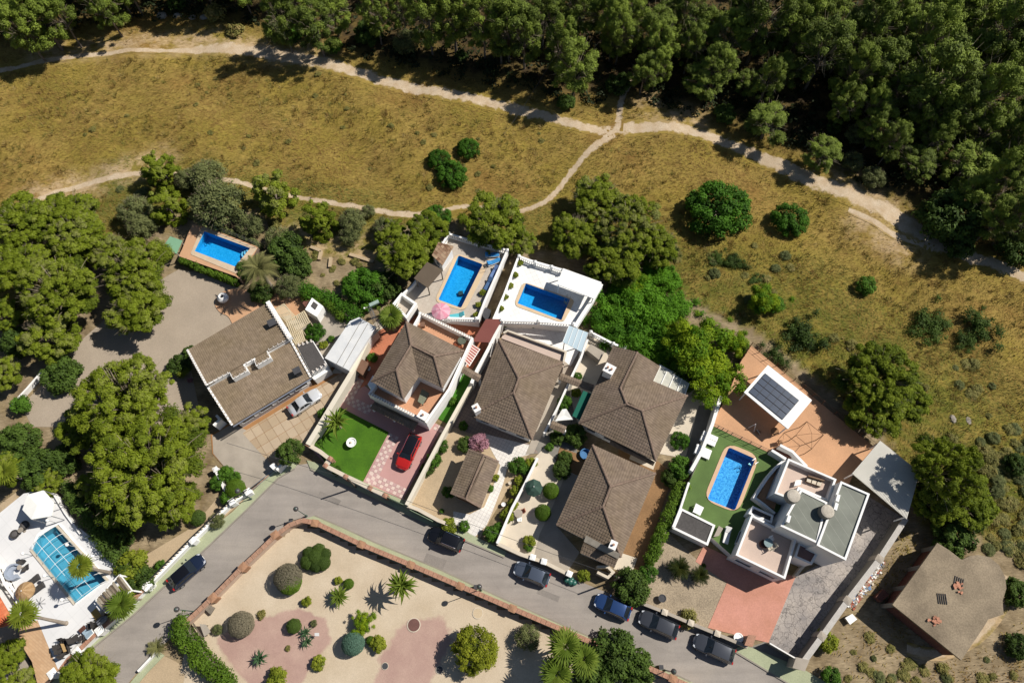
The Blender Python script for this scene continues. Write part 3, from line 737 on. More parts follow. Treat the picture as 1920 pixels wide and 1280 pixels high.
def wall(name, label, pts, h, th, m, z0=0.0, cat='wall', capm=None, capw=.06, posts=None, pw=.5, ph=.25, pm=None, closed=False, group=None, capr=0, top=True):
    """a wall traced along its top; parts: masonry, coping, posts"""
    L = PP(pts, z0 + h if top else z0); c = L[len(L) // 2]
    t = empty(name, (c.x, c.y, z0), label, cat, group)
    if closed: L = L + L[:1]
    a, b = offset_line(L, th / 2), offset_line(L, -th / 2)
    if closed:
        a[0] = a[-1] = (offset_line([L[-2]] + L[:2], th / 2))[1]; b[0] = b[-1] = (offset_line([L[-2]] + L[:2], -th / 2))[1]
    mb = MB(); n = len(L); hz = z0 + h - (.05 if capm else 0)
    vs = [];
    for i in range(n): vs += [(a[i].x, a[i].y, z0 - .2), (a[i].x, a[i].y, hz), (b[i].x, b[i].y, hz), (b[i].x, b[i].y, z0 - .2)]
    fs = []
    for i in range(n - 1):
        o = i * 4; fs += [(o, o + 1, o + 5, o + 4), (o + 1, o + 2, o + 6, o + 5), (o + 2, o + 3, o + 7, o + 6)]
    if not closed: fs += [(0, 3, 2, 1), tuple((n - 1) * 4 + k for k in (0, 1, 2, 3))]
    mb.add(vs, fs); mb.build('masonry', m, t)
    if capm:
        a, b = offset_line(L, th / 2 + capw), offset_line(L, -th / 2 - capw)
        if closed:
            a[0] = a[-1] = (offset_line([L[-2]] + L[:2], th / 2 + capw))[1]; b[0] = b[-1] = (offset_line([L[-2]] + L[:2], -th / 2 - capw))[1]
        mb = MB()
        if capr:
            for i in range(n - 1):
                d = (L[i + 1] - L[i]); k = max(1, int(d.length / capr))
                for j in range(k):
                    p0, p1 = (j + .02) / k, (j + .97) / k; jz = random.uniform(-.012, .015)
                    q = [a[i].lerp(a[i + 1], p0), a[i].lerp(a[i + 1], p1), b[i].lerp(b[i + 1], p1), b[i].lerp(b[i + 1], p0)]
                    mb.prism(q, hz + .002, hz + .075 + jz)
        else:
            vs = []
            for i in range(n): vs += [(a[i].x, a[i].y, hz + .002), (a[i].x, a[i].y, hz + .06), (b[i].x, b[i].y, hz + .06), (b[i].x, b[i].y, hz + .002)]
            fs2 = list(fs)
            for i in range(n - 1): fs2.append((i * 4 + 3, i * 4, i * 4 + 4, i * 4 + 7))
            mb.add(vs, fs2)
        mb.build('coping', capm, t, kind='stuff' if capr else None)
    for k, (px, py) in enumerate(posts or []):
        c = P(px, py, z0 + h + ph); i = min(range(n - 1), key=lambda i: ((L[i] + L[i + 1]) / 2 - c).to_2d().length)
        d = (L[i + 1] - L[i]); d.z = 0; d.normalize(); s = Vector((-d.y, d.x, 0)) * pw / 2; d = d * pw / 2
        mb = MB(); mb.prism([c - d - s, c + d - s, c + d + s, c - d + s], z0 - .18, z0 + h + ph - .11)
        mb.prism([c + (e * d + f * s) * 1.18 for e, f in ((-1, -1), (1, -1), (1, 1), (-1, 1))], z0 + h + ph - .108, z0 + h + ph - .04)
        mb.frustum([Vector((*(c + (e * d + f * s) * 1.1).to_2d(), z0 + h + ph - .039)) for e, f in ((-1, -1), (1, -1), (1, 1), (-1, 1))], [Vector((*(c + (e * d + f * s) * .3).to_2d(), z0 + h + ph + .04)) for e, f in ((-1, -1), (1, -1), (1, 1), (-1, 1))])
        mb.build('post', pm or capm or m, t)
    return t
def balustrade(name, label, pts, z0, h, m=None, step=.26, parent=None, group=None, posts=True, railw=.26, cat='balustrade', base=True):
    """top rail, foot rail, turned balusters (joined: too small to pick apart) and end posts; traced along the top"""
    m = m or white
    L = PP(pts, z0 + h); c = L[len(L) // 2]
    t = parent or empty(name, (c.x, c.y, z0), label, cat, group)
    a, b = offset_line(L, railw / 2), offset_line(L, -railw / 2); top, bot = MB(), MB()
    for i in range(len(L) - 1):
        q = [a[i], a[i + 1], b[i + 1], b[i]]
        top.prism(q, z0 + h - .1, z0 + h, bottom=True); bot.prism(q, z0, z0 + .1)
    top.build('top_rail', m, t)
    if base: bot.build('foot_rail', m, t)
    bl = MB()
    for i in range(len(L) - 1):
        d = L[i + 1] - L[i]; k = max(1, int(d.length / step))
        for j in range(k):
            c = L[i] + d * ((j + .5) / k); bl.lathe((c.x, c.y, z0 + .09), [(.05, 0), (.085, (h - .2) * .35), (.04, (h - .2) * .8), (.06, h - .19)], 5)
    bl.build('balusters', m, t, kind='stuff')
    if posts:
        for p in L:
            mb = MB(); mb.cube(p.x - .18, p.x + .18, p.y - .18, p.y + .18, z0 - .05, z0 + h + .1)
            mb.frustum([(p.x + i * .2, p.y + j * .2, z0 + h + .102) for i, j in ((-1, -1), (1, -1), (1, 1), (-1, 1))], [(p.x + i * .05, p.y + j * .05, z0 + h + .25) for i, j in ((-1, -1), (1, -1), (1, 1), (-1, 1))])
            mb.build('post', m, t)
    return t
def body(parent, pts, z0, z1, m, name='wall', d=0.0):
    q = PP(pts, z1) if not isinstance(pts[0], Vector) else pts
    q = inset(q, d) if d else q
    mb = MB(); mb.prism(q, z0, z1); return mb.build(name, m, parent)
def house(name, label, at, cat='house'):
    c = P(*at, 0); return empty(name, (c.x, c.y, 0), label, cat)
def hips(parent, lines, m, r=.15):
    for a, b in lines:
        mb = MB(); cap_line(mb, a, b, r); mb.build('ridge_cap', m, parent)

# ---------------------------------------------------------------- house 1: long tan roof in two slopes
h1 = house('villa', 'long villa with tan two-slope tiled roof split by a stepped white parapet', (465, 690))
mb = MB()
ue = W3([(352, 656, 3.5), (503, 567, 3.5)]); ur = W3([(543, 634, 5.2), (388, 722, 5.2)])
roof_face(mb, [ue[0], ue[1], ur[0], ur[1]], .25, .4, .014)
mb.build('upper_roof', rooftan, h1)
mb = MB()
le = W3([(583, 707, 3.1), (436, 797, 3.1)]); lr = W3([(388, 722, 4.5), (543, 634, 4.5)])
roof_face(mb, [le[0], le[1], lr[0], lr[1]], .25, .4, .014)
mb.build('lower_roof', rooftan, h1)
foot = [Vector((p.x, p.y, 0)) for p in (ue[0], ue[1], le[0], le[1])]
body(h1, up(foot), 0, 2.95, facade, 'wall', .45)
# the wall between the slopes with two projecting boxes, each with its own tiled lid
step_line = [(388, 721), (431, 697), (437, 709), (463, 694.5), (457, 683.5), (477, 672), (481, 684.5), (506, 670), (499.5, 657.5), (543, 633)]
L = PP(step_line, 5.2); a, b = offset_line(L, .08), offset_line(L, -.08); mb = MB()
for i in range(len(L) - 1): mb.prism([a[i], a[i + 1], b[i + 1], b[i]], 3.3, 5.2)
mb.build('parapet', white, h1)
mb = MB()
for i in range(len(L) - 1): dentils(mb, L[i], L[i + 1], .14, .3, .55, .01)
mb.build('parapet_tiles', whitecap, h1, kind='stuff')
for q in ([(431, 697), (437, 709), (463, 694.5), (457, 683.5)], [(477, 672), (481, 684.5), (506, 670), (499.5, 657.5)]):
    c = W3([(x, y, 5.2) for x, y in q]); k = MB(); roof_face(k, [c[1], c[2], c[3], c[0]]); k.build('box_roof', rooftan, h1)
    k = MB(); e = PP([q[1], q[2]], 4.3); d = (e[1] - e[0]).normalized(); nn = Vector((d.y, -d.x, 0))
    k.box((e[0] + e[1]) / 2 + nn * .13 + Vector((0, 0, .45)), d * (e[1] - e[0]).length * .42, nn * .02, Vector((0, 0, .22))); k.build('vent_window', shutter, h1)
for (p, q, zz) in (((352, 656, 3.5), (388, 722, 5.2), 0), ((388, 722, 4.5), (436, 797, 3.1), 0), ((543, 634, 4.5), (583, 707, 3.1), 0)):
    k = MB(); a, b = W3([p, q]); k.bar(a + Vector((0, 0, .05)), b + Vector((0, 0, .05)), .22, .2)
    vg = k.build('verge', white, h1); k = MB(); dentils(k, a, b, .2, .32, .46, .13); k.build('verge_tiles', whitecap, vg, kind='stuff')
k = MB(); a, b = W3([(503, 567, 3.6), (545, 635, 5.3)]); k.bar(a, b, .55, .5); k.build('gable_wall', white, h1)
k = MB(); dentils(k, *W3([(500, 570, 3.9), (541, 635, 5.55)]), .22, .3, .5); k.build('gable_tiles', whitecap, h1, kind='stuff')
chimney(h1, 509, 604, 3.8, 5.2, .42, .4, darkgrey, R(31), 0)  # dark grey body stands in for a shadowed opening
chimney(h1, 556, 694, 3.2, 4.5, .38, .36, darkgrey, R(31), 0)  # dark colour again in place of the opening's shadow
b2 = inset(foot, .45)
sf = min(range(4), key=lambda i: ((b2[i] + b2[(i + 1) % 4]) / 2).y)
windows(h1, b2[sf], b2[(sf + 1) % 4], 1.0, 2.2, 4, 1, 1.7)
k = MB(); e0, e1 = le[1], le[0]; k.bar(e0 + Vector((.1, -.16, -.06)), e1 + Vector((.1, -.16, -.06)), .14, .12); k.build('gutter', mat('zinc', A(140, 146, 160), .1), h1)
# annex
an = house('annex', 'small dark flat-roofed annex with white tile edging beside the long villa', (585, 675), 'annex')
q = [(556, 648), (587, 638.5), (613, 682), (583, 700)]
body(an, q, 0, 2.75, facade); k = MB(); k.prism(inset(PP(q, 2.8), .1), 2.752, 2.84); k.build('roof', darkroof, an)
for e in (((556, 648), (587, 638.5)), ((583, 700), (613, 682))):
    k = MB(); dentils(k, P(*e[0], 2.9), P(*e[1], 2.9), .24, .45, .46, 0); k.build('edge_tiles', whitecap, an, kind='stuff')
k = MB(); k.prism(PP([(583, 706), (611, 690), (619, 693), (590, 712)], 1.6), 0, 1.6); k.build('porch_wall', white, an)
# gate posts and small white wall by the long villa's corner
k = wall('garden_wall', 'L-shaped white garden wall half hidden under the big pine by the villa corner', [(400, 797), (412, 786), (405, 778)], 1.9, .3, white)

def pergola(label, corners, z, n, m, parent=None, slat_m=None):
    q = PP(corners, z); c = sum(q, Vector((0, 0, 0))) / 4
    t = empty('pergola', (c.x, c.y, 0), label, 'pergola')
    for a, b in ((q[0], q[1]), (q[3], q[2])):
        k = MB(); k.bar(a - Vector((0, 0, .08)), b - Vector((0, 0, .08)), .12, .14); k.build('beam', m, t)
    for p in q:
        p = p.lerp(c, .06); k = MB(); k.cube(p.x - .06, p.x + .06, p.y - .06, p.y + .06, 0, z - .152); k.build('post', m, t)
    for i in range(n):
        f = (i + .5) / n; a, b = q[0].lerp(q[1], f), q[3].lerp(q[2], f)
        k = MB(); k.bar(a + Vector((0, 0, .03)), b + Vector((0, 0, .03)), (q[1] - q[0]).length / n * .62, .05); k.build('slat', slat_m or m, t)
    return t
sl = mat('pergola_cream', A(236, 218, 182), .12, 1, .08)
pergola('cream slatted pergola beside the villa chimney, uppermost of its row', [(514, 580), (533, 569), (553, 591), (536, 604)], 2.6, 9, sl)
pergola('cream slatted pergola in the middle of the row along the white gable', [(536, 604), (571, 582), (582, 602), (545, 629)], 2.7, 12, sl)
pergola('short cream pergola touching the dark annex roof', [(545, 631), (567, 618), (573, 637), (554, 646)], 2.5, 7, sl)
bbq = empty('barbecue', P(589, 575, 0), 'white masonry barbecue hut with grey smoke hood opening and brick side', 'barbecue')
q = [(572, 580), (585, 558), (606, 574), (594, 594)]
body(bbq, q, 0, 1.9, white); k = MB(); k.prism(PP([(583, 573), (588, 565), (596, 571), (591, 580)], 2.0), 1.902, 2.0); k.build('hood', darkroof, bbq)
k = MB(); k.prism(PP([(567, 568), (575, 559), (583, 565), (574, 577)], 1.2), 0, 1.2); k.build('brick_side', redbrick, bbq)
# flat white shed
sh = house('shed', 'flat white-roofed outbuilding between the two villas crossed by a mast shadow', (650, 650), 'outbuilding')
q = [(609, 671), (656, 602), (673, 594.5), (705, 613), (653.5, 694)]
body(sh, q, 0, 2.95, whitew, 'wall', .12)
k = MB(); k.prism(PP(q, 3.1), 2.952, 3.1, bottom=True); k.build('roof', mat('white_membrane', A(246, 246, 244), .1, .6, .06, c2=A(226, 228, 230)), sh)
for a, b in (((631, 682), (677, 602)), ((643, 688), (690, 606))):
    k = MB(); k.bar(P(*a, 3.115), P(*b, 3.115), .06, .02); k.build('seam', greyconc, sh)

# ---------------------------------------------------------------- house 2: upper storey behind white parapets
h2 = house('terraced_villa', 'two-storey villa with crossed brown hip roof, orange terraces and white parapets', (780, 690))
ZE, ZR = 6.0, 7.5
TLp, Rp, BRp, Np, Bp, Lp = (762, 603, ZE), (870, 657.5, ZE), (830, 727, ZE), (785, 706, ZE), (756.5, 747.5, ZE), (695.6, 714.7, ZE)
Ap, Bq, Cp = (770.6, 647, ZR), (813.7, 668, ZR), (743, 693, ZR)
mb = MB()
for f in ([TLp, Rp, Bq, Ap], [Rp, BRp, Bq], [BRp, Np, Ap, Bq], [Np, Bp, Cp, Ap], [Bp, Lp, Cp], [Lp, TLp, Ap, Cp]): roof_face(mb, W3(f))
mb.build('roof', roofbrown, h2)
hips(h2, [W3(x) for x in ([TLp, Ap], [Ap, Bq], [Bq, Rp], [Bq, BRp], [Ap, Cp], [Cp, Lp], [Cp, Bp])], capstone)
up_poly = [Vector((p.x, p.y, 0)) for p in W3([TLp, Rp, BRp, Np, Bp, Lp])]
body(h2, inset(up_poly, .35), 3.05, ZE - .2, facade, 'upper_wall')
par = [(776, 610), (789, 587), (885, 634.5), (842, 729), (799, 790), (693, 737), (704, 720)]
tw = PP(par, 4.05)
low = up([Vector((p.x, p.y, 0)) for p in tw] + [Vector((p.x, p.y, 0)) for p in W3([(697, 714, 4), (757, 612, 4)])])
body(h2, inset(low, .06), 0, 2.98, facade, 'lower_wall')
k = MB(); k.prism(inset(low, .02), 2.982, 3.04); k.build('terrace_floor', peachtile, h2)
a, b = offset_line(tw, .14), offset_line(tw, -.14); mb = MB()
for i in range(len(tw) - 1): mb.prism([a[i], a[i + 1], b[i + 1], b[i]], 2.4, 4.05)
mb.build('parapet', white, h2)
mb = MB()
for i in (1, 4): dentils(mb, tw[i], tw[i + 1], .2, .4, .34, .01)
mb.build('parapet_tiles', whitecap, h2, kind='stuff')
k = MB(); a, b = W3([(784.5, 707, 4.0), (757.5, 748, 4.0)]); k.bar(a, b, .2, 1.9); k.build('divider_wall', white, h2)
k = MB(); k.prism(PP([(690, 722), (700, 705), (706, 712), (700, 735)], 3.6), 2.4, 3.9); k.build('corner_wall', white, h2)
chimney(h2, 793, 778, 3.05, 4.9, .5, .42, whitew, R(-30), 1)
lw = inset(low, .06); sf = max(range(len(lw)), key=lambda i: (lw[(i + 1) % len(lw)] - lw[i]).length if ((lw[i] + lw[(i + 1) % len(lw)]) / 2).y < 36 else 0)
# porch roof below
k = MB(); roof_face(k, W3([(694, 765, 2.3), (775, 806, 2.3), (784, 792, 2.8), (702, 752, 2.8)])); k.build('porch_roof', roofbrown, h2)
for p in ((696, 764), (735, 784), (772, 803)):
    c = P(*p, 2.2); k = MB(); k.cube(c.x - .12, c.x + .12, c.y - .12 + .3, c.y + .12 + .3, 0, 2.15); k.build('porch_post', white, h2)
tb = empty('table', P(792, 742, 3.04), 'grey-green covered table on the orange terrace with a dark shadow under it', 'table')
q = PP([(783, 752), (791, 728.5), (805, 737), (792.5, 758)], 3.9); k = MB(); k.prism(q, 3.75, 3.9, bottom=True); k.build('tabletop', mat('grey_green_cover', A(140, 144, 122), .15, 1), tb)
for p in inset(q, .15): k = MB(); k.cube(p.x - .05, p.x + .05, p.y - .05, p.y + .05, 3.04, 3.748); k.build('leg', black, tb)
# ---------------------------------------------------------------- house 3
h3 = house('bungalow', 'bungalow with a large brown hip roof and pink rear terrace between two walls', (965, 730))
E, Z2 = 3.2, 5.4
TL, TR, B_, L_ = (935, 635.5, E), (1057.5, 679, E), (998, 824.5, E), (881, 778.5, E); R1, R2 = (972.5, 709, Z2), (963, 735.6, Z2)
mb = MB()
for f in ([TL, TR, R1], [TR, B_, R2, R1], [B_, L_, R2], [L_, TL, R1, R2]): roof_face(mb, W3(f))
mb.build('roof', roofbrown, h3)
hips(h3, [W3(x) for x in ([TL, R1], [TR, R1], [R1, R2], [B_, R2], [L_, R2])], capstone)
q3 = [Vector((p.x, p.y, 0)) for p in W3([TL, TR, B_, L_])]
body(h3, inset(q3, .5), 0, 2.98, facade)
b2 = inset(q3, .5); sf = min(range(4), key=lambda i: ((b2[i] + b2[(i + 1) % 4]) / 2).y); windows(h3, b2[sf], b2[(sf + 1) % 4], .9, 2.1, 3, 1)
chimney(h3, 893, 764, 3.2, 5.0, .4, .35, whitew, R(-60), 1)
k = MB(); k.prism(PP([(944, 624), (952, 620), (1061, 659), (1056, 690), (1050, 676), (940, 634)], 2.9), 0, 2.9); k.build('rear_terrace', paletile, h3)
k = MB()
L = PP([(944, 623), (952, 619), (1061, 658.5), (1056, 681)], 3.5); a, b = offset_line(L, .12), offset_line(L, -.12)
for i in range(3): k.prism([a[i], a[i + 1], b[i + 1], b[i]], 2.7, 3.4)
k.build('terrace_parapet', cream, h3)
# ---------------------------------------------------------------- house 4
h4 = house('winged_bungalow', 'bungalow with brown hip roof, a rear wing and a white glazed strip', (1180, 760))
E, Z2 = 3.2, 5.3
Lf, E1, T, Wr, Vn, Rr, Bt = (1085.3, 793, E), (1150, 648.7, E), (1195, 660, 4.6), (1237.5, 686.5, E), (1224.3, 714.4, E), (1288.7, 741.6, E), (1230, 864, E)
J1, J2, J3 = (1163.2, 727.5, 4.6), (1175.3, 757.5, Z2), (1203.4, 769.7, Z2)
mb = MB()
for f in ([Lf, E1, T, J1, J2], [Wr, Vn, J1, T], [Vn, Rr, J3, J2, J1], [Rr, Bt, J3], [Bt, Lf, J2, J3]): roof_face(mb, W3(f))
mb.build('roof', roofbrown, h4)
hips(h4, [W3(x) for x in ([T, J1], [J1, J2], [J2, J3], [J3, Rr], [J3, Bt], [J2, Lf])], capstone)
q4 = [Vector((p.x, p.y, 0)) for p in W3([Lf, E1, (1195, 660, E), Wr, Vn, Rr, Bt])]
body(h4, inset(q4, .5), 0, 2.98, facade)
b2 = inset(q4, .5); sf = min(range(7), key=lambda i: ((b2[i] + b2[(i + 1) % 7]) / 2).y); windows(h4, b2[sf], b2[(sf + 1) % 7], .9, 2.1, 4, 1)
ch = chimney(h4, 1143, 691, 3.6, 5.6, .55, .5, whitew, R(-30), 2)
c = [P(x, y, 2.8) for x, y in ((1238, 686), (1292, 718), (1284, 739.5), (1224.5, 714))]
for i in range(4):
    f0, f1 = i / 4 + .012, (i + 1) / 4 - .012; k = MB()
    k.prism([c[0].lerp(c[1], f0), c[0].lerp(c[1], f1), c[3].lerp(c[2], f1), c[3].lerp(c[2], f0)], 2.72, 2.8, bottom=True); k.build('skylight_panel', mat('milky_sheet', A(236, 232, 214), .12, 1.2, .05, c2=A(206, 206, 196)), h4)
for i in range(5):
    k = MB(); k.bar(c[0].lerp(c[1], i / 4) + Vector((0, 0, .05)), c[3].lerp(c[2], i / 4) + Vector((0, 0, .05)), .1, .1); k.build('skylight_rib', white, h4)
# ---------------------------------------------------------------- house 5
h5 = house('street_bungalow', 'bungalow near the street with brown hip roof and a lean-to porch', (1130, 930))
E, Z2 = 3.2, 5.4
TL, TR, BR, BL = (1111, 833.5, E), (1229.5, 887, E), (1164, 1045, E), (1043, 983.5, E); R1, R2 = (1144.7, 912, Z2), (1130.6, 949, Z2)
mb = MB()
for f in ([TL, TR, R1], [TR, BR, R2, R1], [BR, BL, R2], [BL, TL, R1, R2]): roof_face(mb, W3(f))
mb.build('roof', roofbrown, h5)
hips(h5, [W3(x) for x in ([TL, R1], [TR, R1], [R1, R2], [BR, R2], [BL, R2])], capstone)
q5 = [Vector((p.x, p.y, 0)) for p in W3([TL, TR, BR, BL])]
body(h5, inset(q5, .5), 0, 2.98, facade)
b2 = inset(q5, .5); sf = min(range(4), key=lambda i: ((b2[i] + b2[(i + 1) % 4]) / 2).y); windows(h5, b2[sf], b2[sf].lerp(b2[(sf + 1) % 4], .5), .9, 2.1, 2, 1)
pr = W3([(1087.5, 1035.5, 2.6), (1152, 1064, 2.6), (1163, 1038, 3.6), (1098.7, 1003, 3.6)])
k = MB(); roof_face(k, [pr[0], pr[1], pr[1].lerp(pr[2], .62), pr[0].lerp(pr[3], .62)]); k.build('porch_roof', roofbrown, h5)
k = MB(); k.add([p + Vector((0, 0, .06)) for p in (pr[0].lerp(pr[3], .63), pr[1].lerp(pr[2], .63), pr[2], pr[3])], [(0, 1, 2, 3)]); k.build('porch_flashing', mat('pale_flashing', A(190, 180, 164), .2, 2, .2), h5)
k = MB(); k.prism(inset([Vector((p.x, p.y, 0)) for p in pr], .3), 0, 2.45); k.build('porch_wall', whitew, h5)
chimney(h5, 1150, 1021, 3.4, 4.9, .34, .4, whitew, R(-25), 1)
k = MB(); roof_face(k, W3([(1200, 812, 2.6), (1230, 868, 2.2), (1140, 826, 2.2), (1150, 806, 2.6)][::-1][:0] or [(1142, 832, 2.3), (1225, 872, 2.3), (1228, 866, 2.8), (1146, 822, 2.8)])); k.build('rear_lean_to', roofbrown, h5)
# ---------------------------------------------------------------- garage
h6 = house('garage', 'small garage with two-slope brown tiled roof standing in the sandy yard', (888, 898), 'garage')
E, Z2 = 2.7, 3.5
g = dict(TL=(878.5, 842.5, E), TR=(935, 865.5, E), BR=(902, 951, E), BL=(845, 923.5, E), RT=(907, 853, Z2), RB=(873.4, 935, Z2))
mb = MB(); roof_face(mb, W3([g['BL'], g['TL'], g['RT'], g['RB']])); roof_face(mb, W3([g['TR'], g['BR'], g['RB'], g['RT']])); mb.build('roof', roofbrown, h6)
hips(h6, [W3([g['RT'], g['RB']])], capstone, .12)
q6 = [Vector((p.x, p.y, 0)) for p in W3([g['TL'], g['TR'], g['BR'], g['BL']])]
body(h6, inset(q6, .25), 0, 2.5, facade)
for a, b in ((g['TL'], g['RT']), (g['RT'], g['TR']), (g['BL'], g['RB']), (g['RB'], g['BR'])):
    k = MB(); p, q = W3([a, b]); k.bar(p, q, .22, .16); k.build('barge_board', capstone, h6)
b2 = inset(q6, .25); sf = min(range(4), key=lambda i: ((b2[i] + b2[(i + 1) % 4]) / 2).y); k = MB(); a, b = b2[sf], b2[(sf + 1) % 4]; d = (b - a).normalized(); nn = Vector((d.y, -d.x, 0))
k.box((a + b) / 2 + nn * .03 + Vector((0, 0, 1.1)), d * 1.5, nn * .03, Vector((0, 0, 1.05))); k.build('garage_door', mat('brown_door', (.16, .09, .05), .2), h6)

# ---------------------------------------------------------------- white modern house
h7 = house('modern_house', 'white cubic house with grey flat roofs, pink roof terraces and water tanks', (1520, 980))
def flat(name, q, z0, z1, floor_m, par=.0, wall_m=None, pt=.2, zf=None, floor_name='roof'):
    w = PP(q, z1)
    w = up([Vector((p.x, p.y, 0)) for p in w]); n = len(w)
    mb = MB(); mb.prism(w, z0, z1 - par - .02); mb.build(name, wall_m or facade, h7)
    inn = inset(w, pt)
    k = MB(); k.prism(inn, z1 - par - .018, z1 - par + .03); k.build(floor_name, floor_m, h7)
    if par:
        k = MB(); ai = inset(w, -.03)
        for i in range(n): k.prism([ai[i], ai[(i + 1) % n], inn[(i + 1) % n], inn[i]], z1 - par - .016, z1 + (.0))
        k.build(name + '_parapet', wall_m or facade, h7)
    return w
blockA = flat('front_block', [(1409.5, 964.5), (1494, 1008.5), (1472, 1084.5), (1380, 1040)], 0, 3.9, paletile, .9, floor_name='roof_terrace')
blockB = flat('main_block', [(1502, 917), (1551, 941.5), (1533, 1018), (1464, 985.5)], 0, 6.2, greyroof, .12, wall_m=facade)
blockC = flat('east_block', [(1577, 902), (1630.5, 925.5), (1586, 1049.5), (1532, 1021.5)], 0, 6.4, greyroof, .22)
blockD = flat('rear_block', [(1478.5, 859.5), (1568, 898), (1553, 939), (1499, 916), (1490, 938), (1453, 924)], 0, 4.9, paletile, .9, floor_name='roof_terrace')
k = flat('side_block', [(1412, 948.5), (1450, 966), (1447, 980.5), (1404, 962)], 0, 3.6, darkroof, .15)
k = flat('link_block', [(1498.5, 1016.5), (1535, 1034.5), (1522, 1057.5), (1490, 1043.5)], 0, 3.3, mauvetile, .25)
# front windows
e = sorted(range(4), key=lambda i: ((blockA[i] + blockA[(i + 1) % 4]) / 2).y)[0]
windows(h7, blockA[e], blockA[(e + 1) % 4], 1.5, 2.5, 2, 1, 1.9)
e = sorted(range(4), key=lambda i: ((blockA[i] + blockA[(i + 1) % 4]) / 2).x)[0]
windows(h7, blockA[e], blockA[(e + 1) % 4], 1.5, 2.6, 1, 1, 1.6)
# curved side terrace and the stair corridor
L = PP([(1472, 862), (1455, 876), (1440, 894), (1427, 913), (1415, 932), (1434, 946), (1453, 962)], 2.6)
a, b = offset_line(L, .15), offset_line(L, -.15); k = MB()
for i in range(len(L) - 1): k.prism([a[i], a[i + 1], b[i + 1], b[i]], 0, 2.6)
k.build('terrace_wall', facade, h7)
k = MB(); k.prism(PP([(1470, 866), (1441, 897), (1420, 932), (1452, 955), (1466, 905)], 1.75), 0, 1.75); k.build('side_terrace', orange, h7)
for q in ([(1447, 843.5), (1474, 860)], [(1463, 834), (1486, 846), (1513, 874)]):
    L = PP(q, 2.9); a, b = offset_line(L, .16), offset_line(L, -.16); k = MB()
    for i in range(len(L) - 1): k.prism([a[i], a[i + 1], b[i + 1], b[i]], 0, 2.9)
    k.build('stair_wall', facade, h7)
for i in range(7):
    f = i / 7; c0, c1 = P(1450, 841, 1.6).lerp(P(1478, 857, 1.6), f), P(1461, 836, 1.6).lerp(P(1500, 866, 1.6), f); c2, c3 = P(1450, 841, 1.6).lerp(P(1478, 857, 1.6), f + 1 / 7), P(1461, 836, 1.6).lerp(P(1500, 866, 1.6), f + 1 / 7)
    k = MB(); k.prism([c0, c1, c3, c2], 0, 1.62 + .05 * i); k.build('step', redbrick, h7)
def tank(px, py, z, label):
    c = P(px, py, z + 1.25); t = empty('water_tank', (c.x, c.y, z), label, 'water tank')
    k = MB(); k.lathe((c.x, c.y, z), [(.76, 0), (.78, .1), (.78, .9), (.72, 1.0)], 20); k.build('drum', greyconc, t)
    k = MB(); k.lathe((c.x, c.y, z), [(.72, 1.001), (.5, 1.08), (.0, 1.12)], 20); k.build('lid', mat('tank_lid', A(214, 204, 188), .2, 2, .2), t)
tank(1490, 928, 6.1, 'pale round water tank at the corner of the lower grey roof')
tank(1554, 957, 6.1, 'pale round water tank straddling the step between two grey roofs')
def acunit(px, py, z, label, ang):
    c = P(px, py, z + .7); t = empty('air_conditioner', (c.x, c.y, z), label, 'air conditioner', 'air conditioners on the grey roofs')
    k = MB(); k.cube(c.x - .4, c.x + .4, c.y - .17, c.y + .17, z + .06, z + .7); k.build('casing', white, t)
    k = MB(); k.lathe((c.x - .12, c.y - .171, z + .38), [(.0, 0)], 4) if False else k.cube(c.x - .33, c.x + .1, c.y - .19, c.y - .172, z + .15, z + .6); k.build('fan_grille', darkgrey, t)
    for s in (-.3, .3): k = MB(); k.cube(c.x + s - .04, c.x + s + .04, c.y - .2, c.y + .2, z, z + .058); k.build('foot', black, t)
    t.rotation_euler.z = ang
acunit(1479, 972, 6.1, 'white air conditioner near the edge of the lower grey roof', R(65))
acunit(1571.5, 933, 6.2, 'white air conditioner by the parapet, farther from the water tank', R(65))
acunit(1568, 949, 6.2, 'white air conditioner right beside the water tank', R(65))
# ---------------------------------------------------------------- concrete shell
h8 = house('concrete_shell', 'unfinished brick building with bare concrete roof slab and rounded end', (1775, 1120))
out = [(1757.8, 1017), (1780, 1031), (1803.5, 1049), (1818.7, 1041.6), (1835, 1039.6), (1855, 1043.7), (1873.6, 1059), (1884.8, 1081), (1887, 1102), (1880, 1126), (1881.7, 1151), (1853, 1160.5), (1843, 1177), (1802.5, 1237), (1673.5, 1133)]
q8 = PP(out, 3.3); k = MB(); k.prism(q8, 3.0, 3.3, bottom=True)
rawslab = mat('raw_concrete', A(172, 155, 130), .3, .28, .2, 6, c2=A(128, 114, 95), bump=.6); k.build('roof', rawslab, h8)
w8 = inset(q8, .35); k = MB(); k.prism(w8, 0, 2.99); k.build('wall', redbrick, h8)
for p in [w8[i] for i in range(0, len(w8), 2)] + [w8[-1].lerp(w8[0], f) for f in (.35, .7)] + [w8[-2].lerp(w8[-1], f) for f in (.35, .7)]:
    k = MB(); k.cube(p.x - .22, p.x + .22, p.y - .22, p.y + .22, 0, 2.995); k.build('column', greyconc, h8)
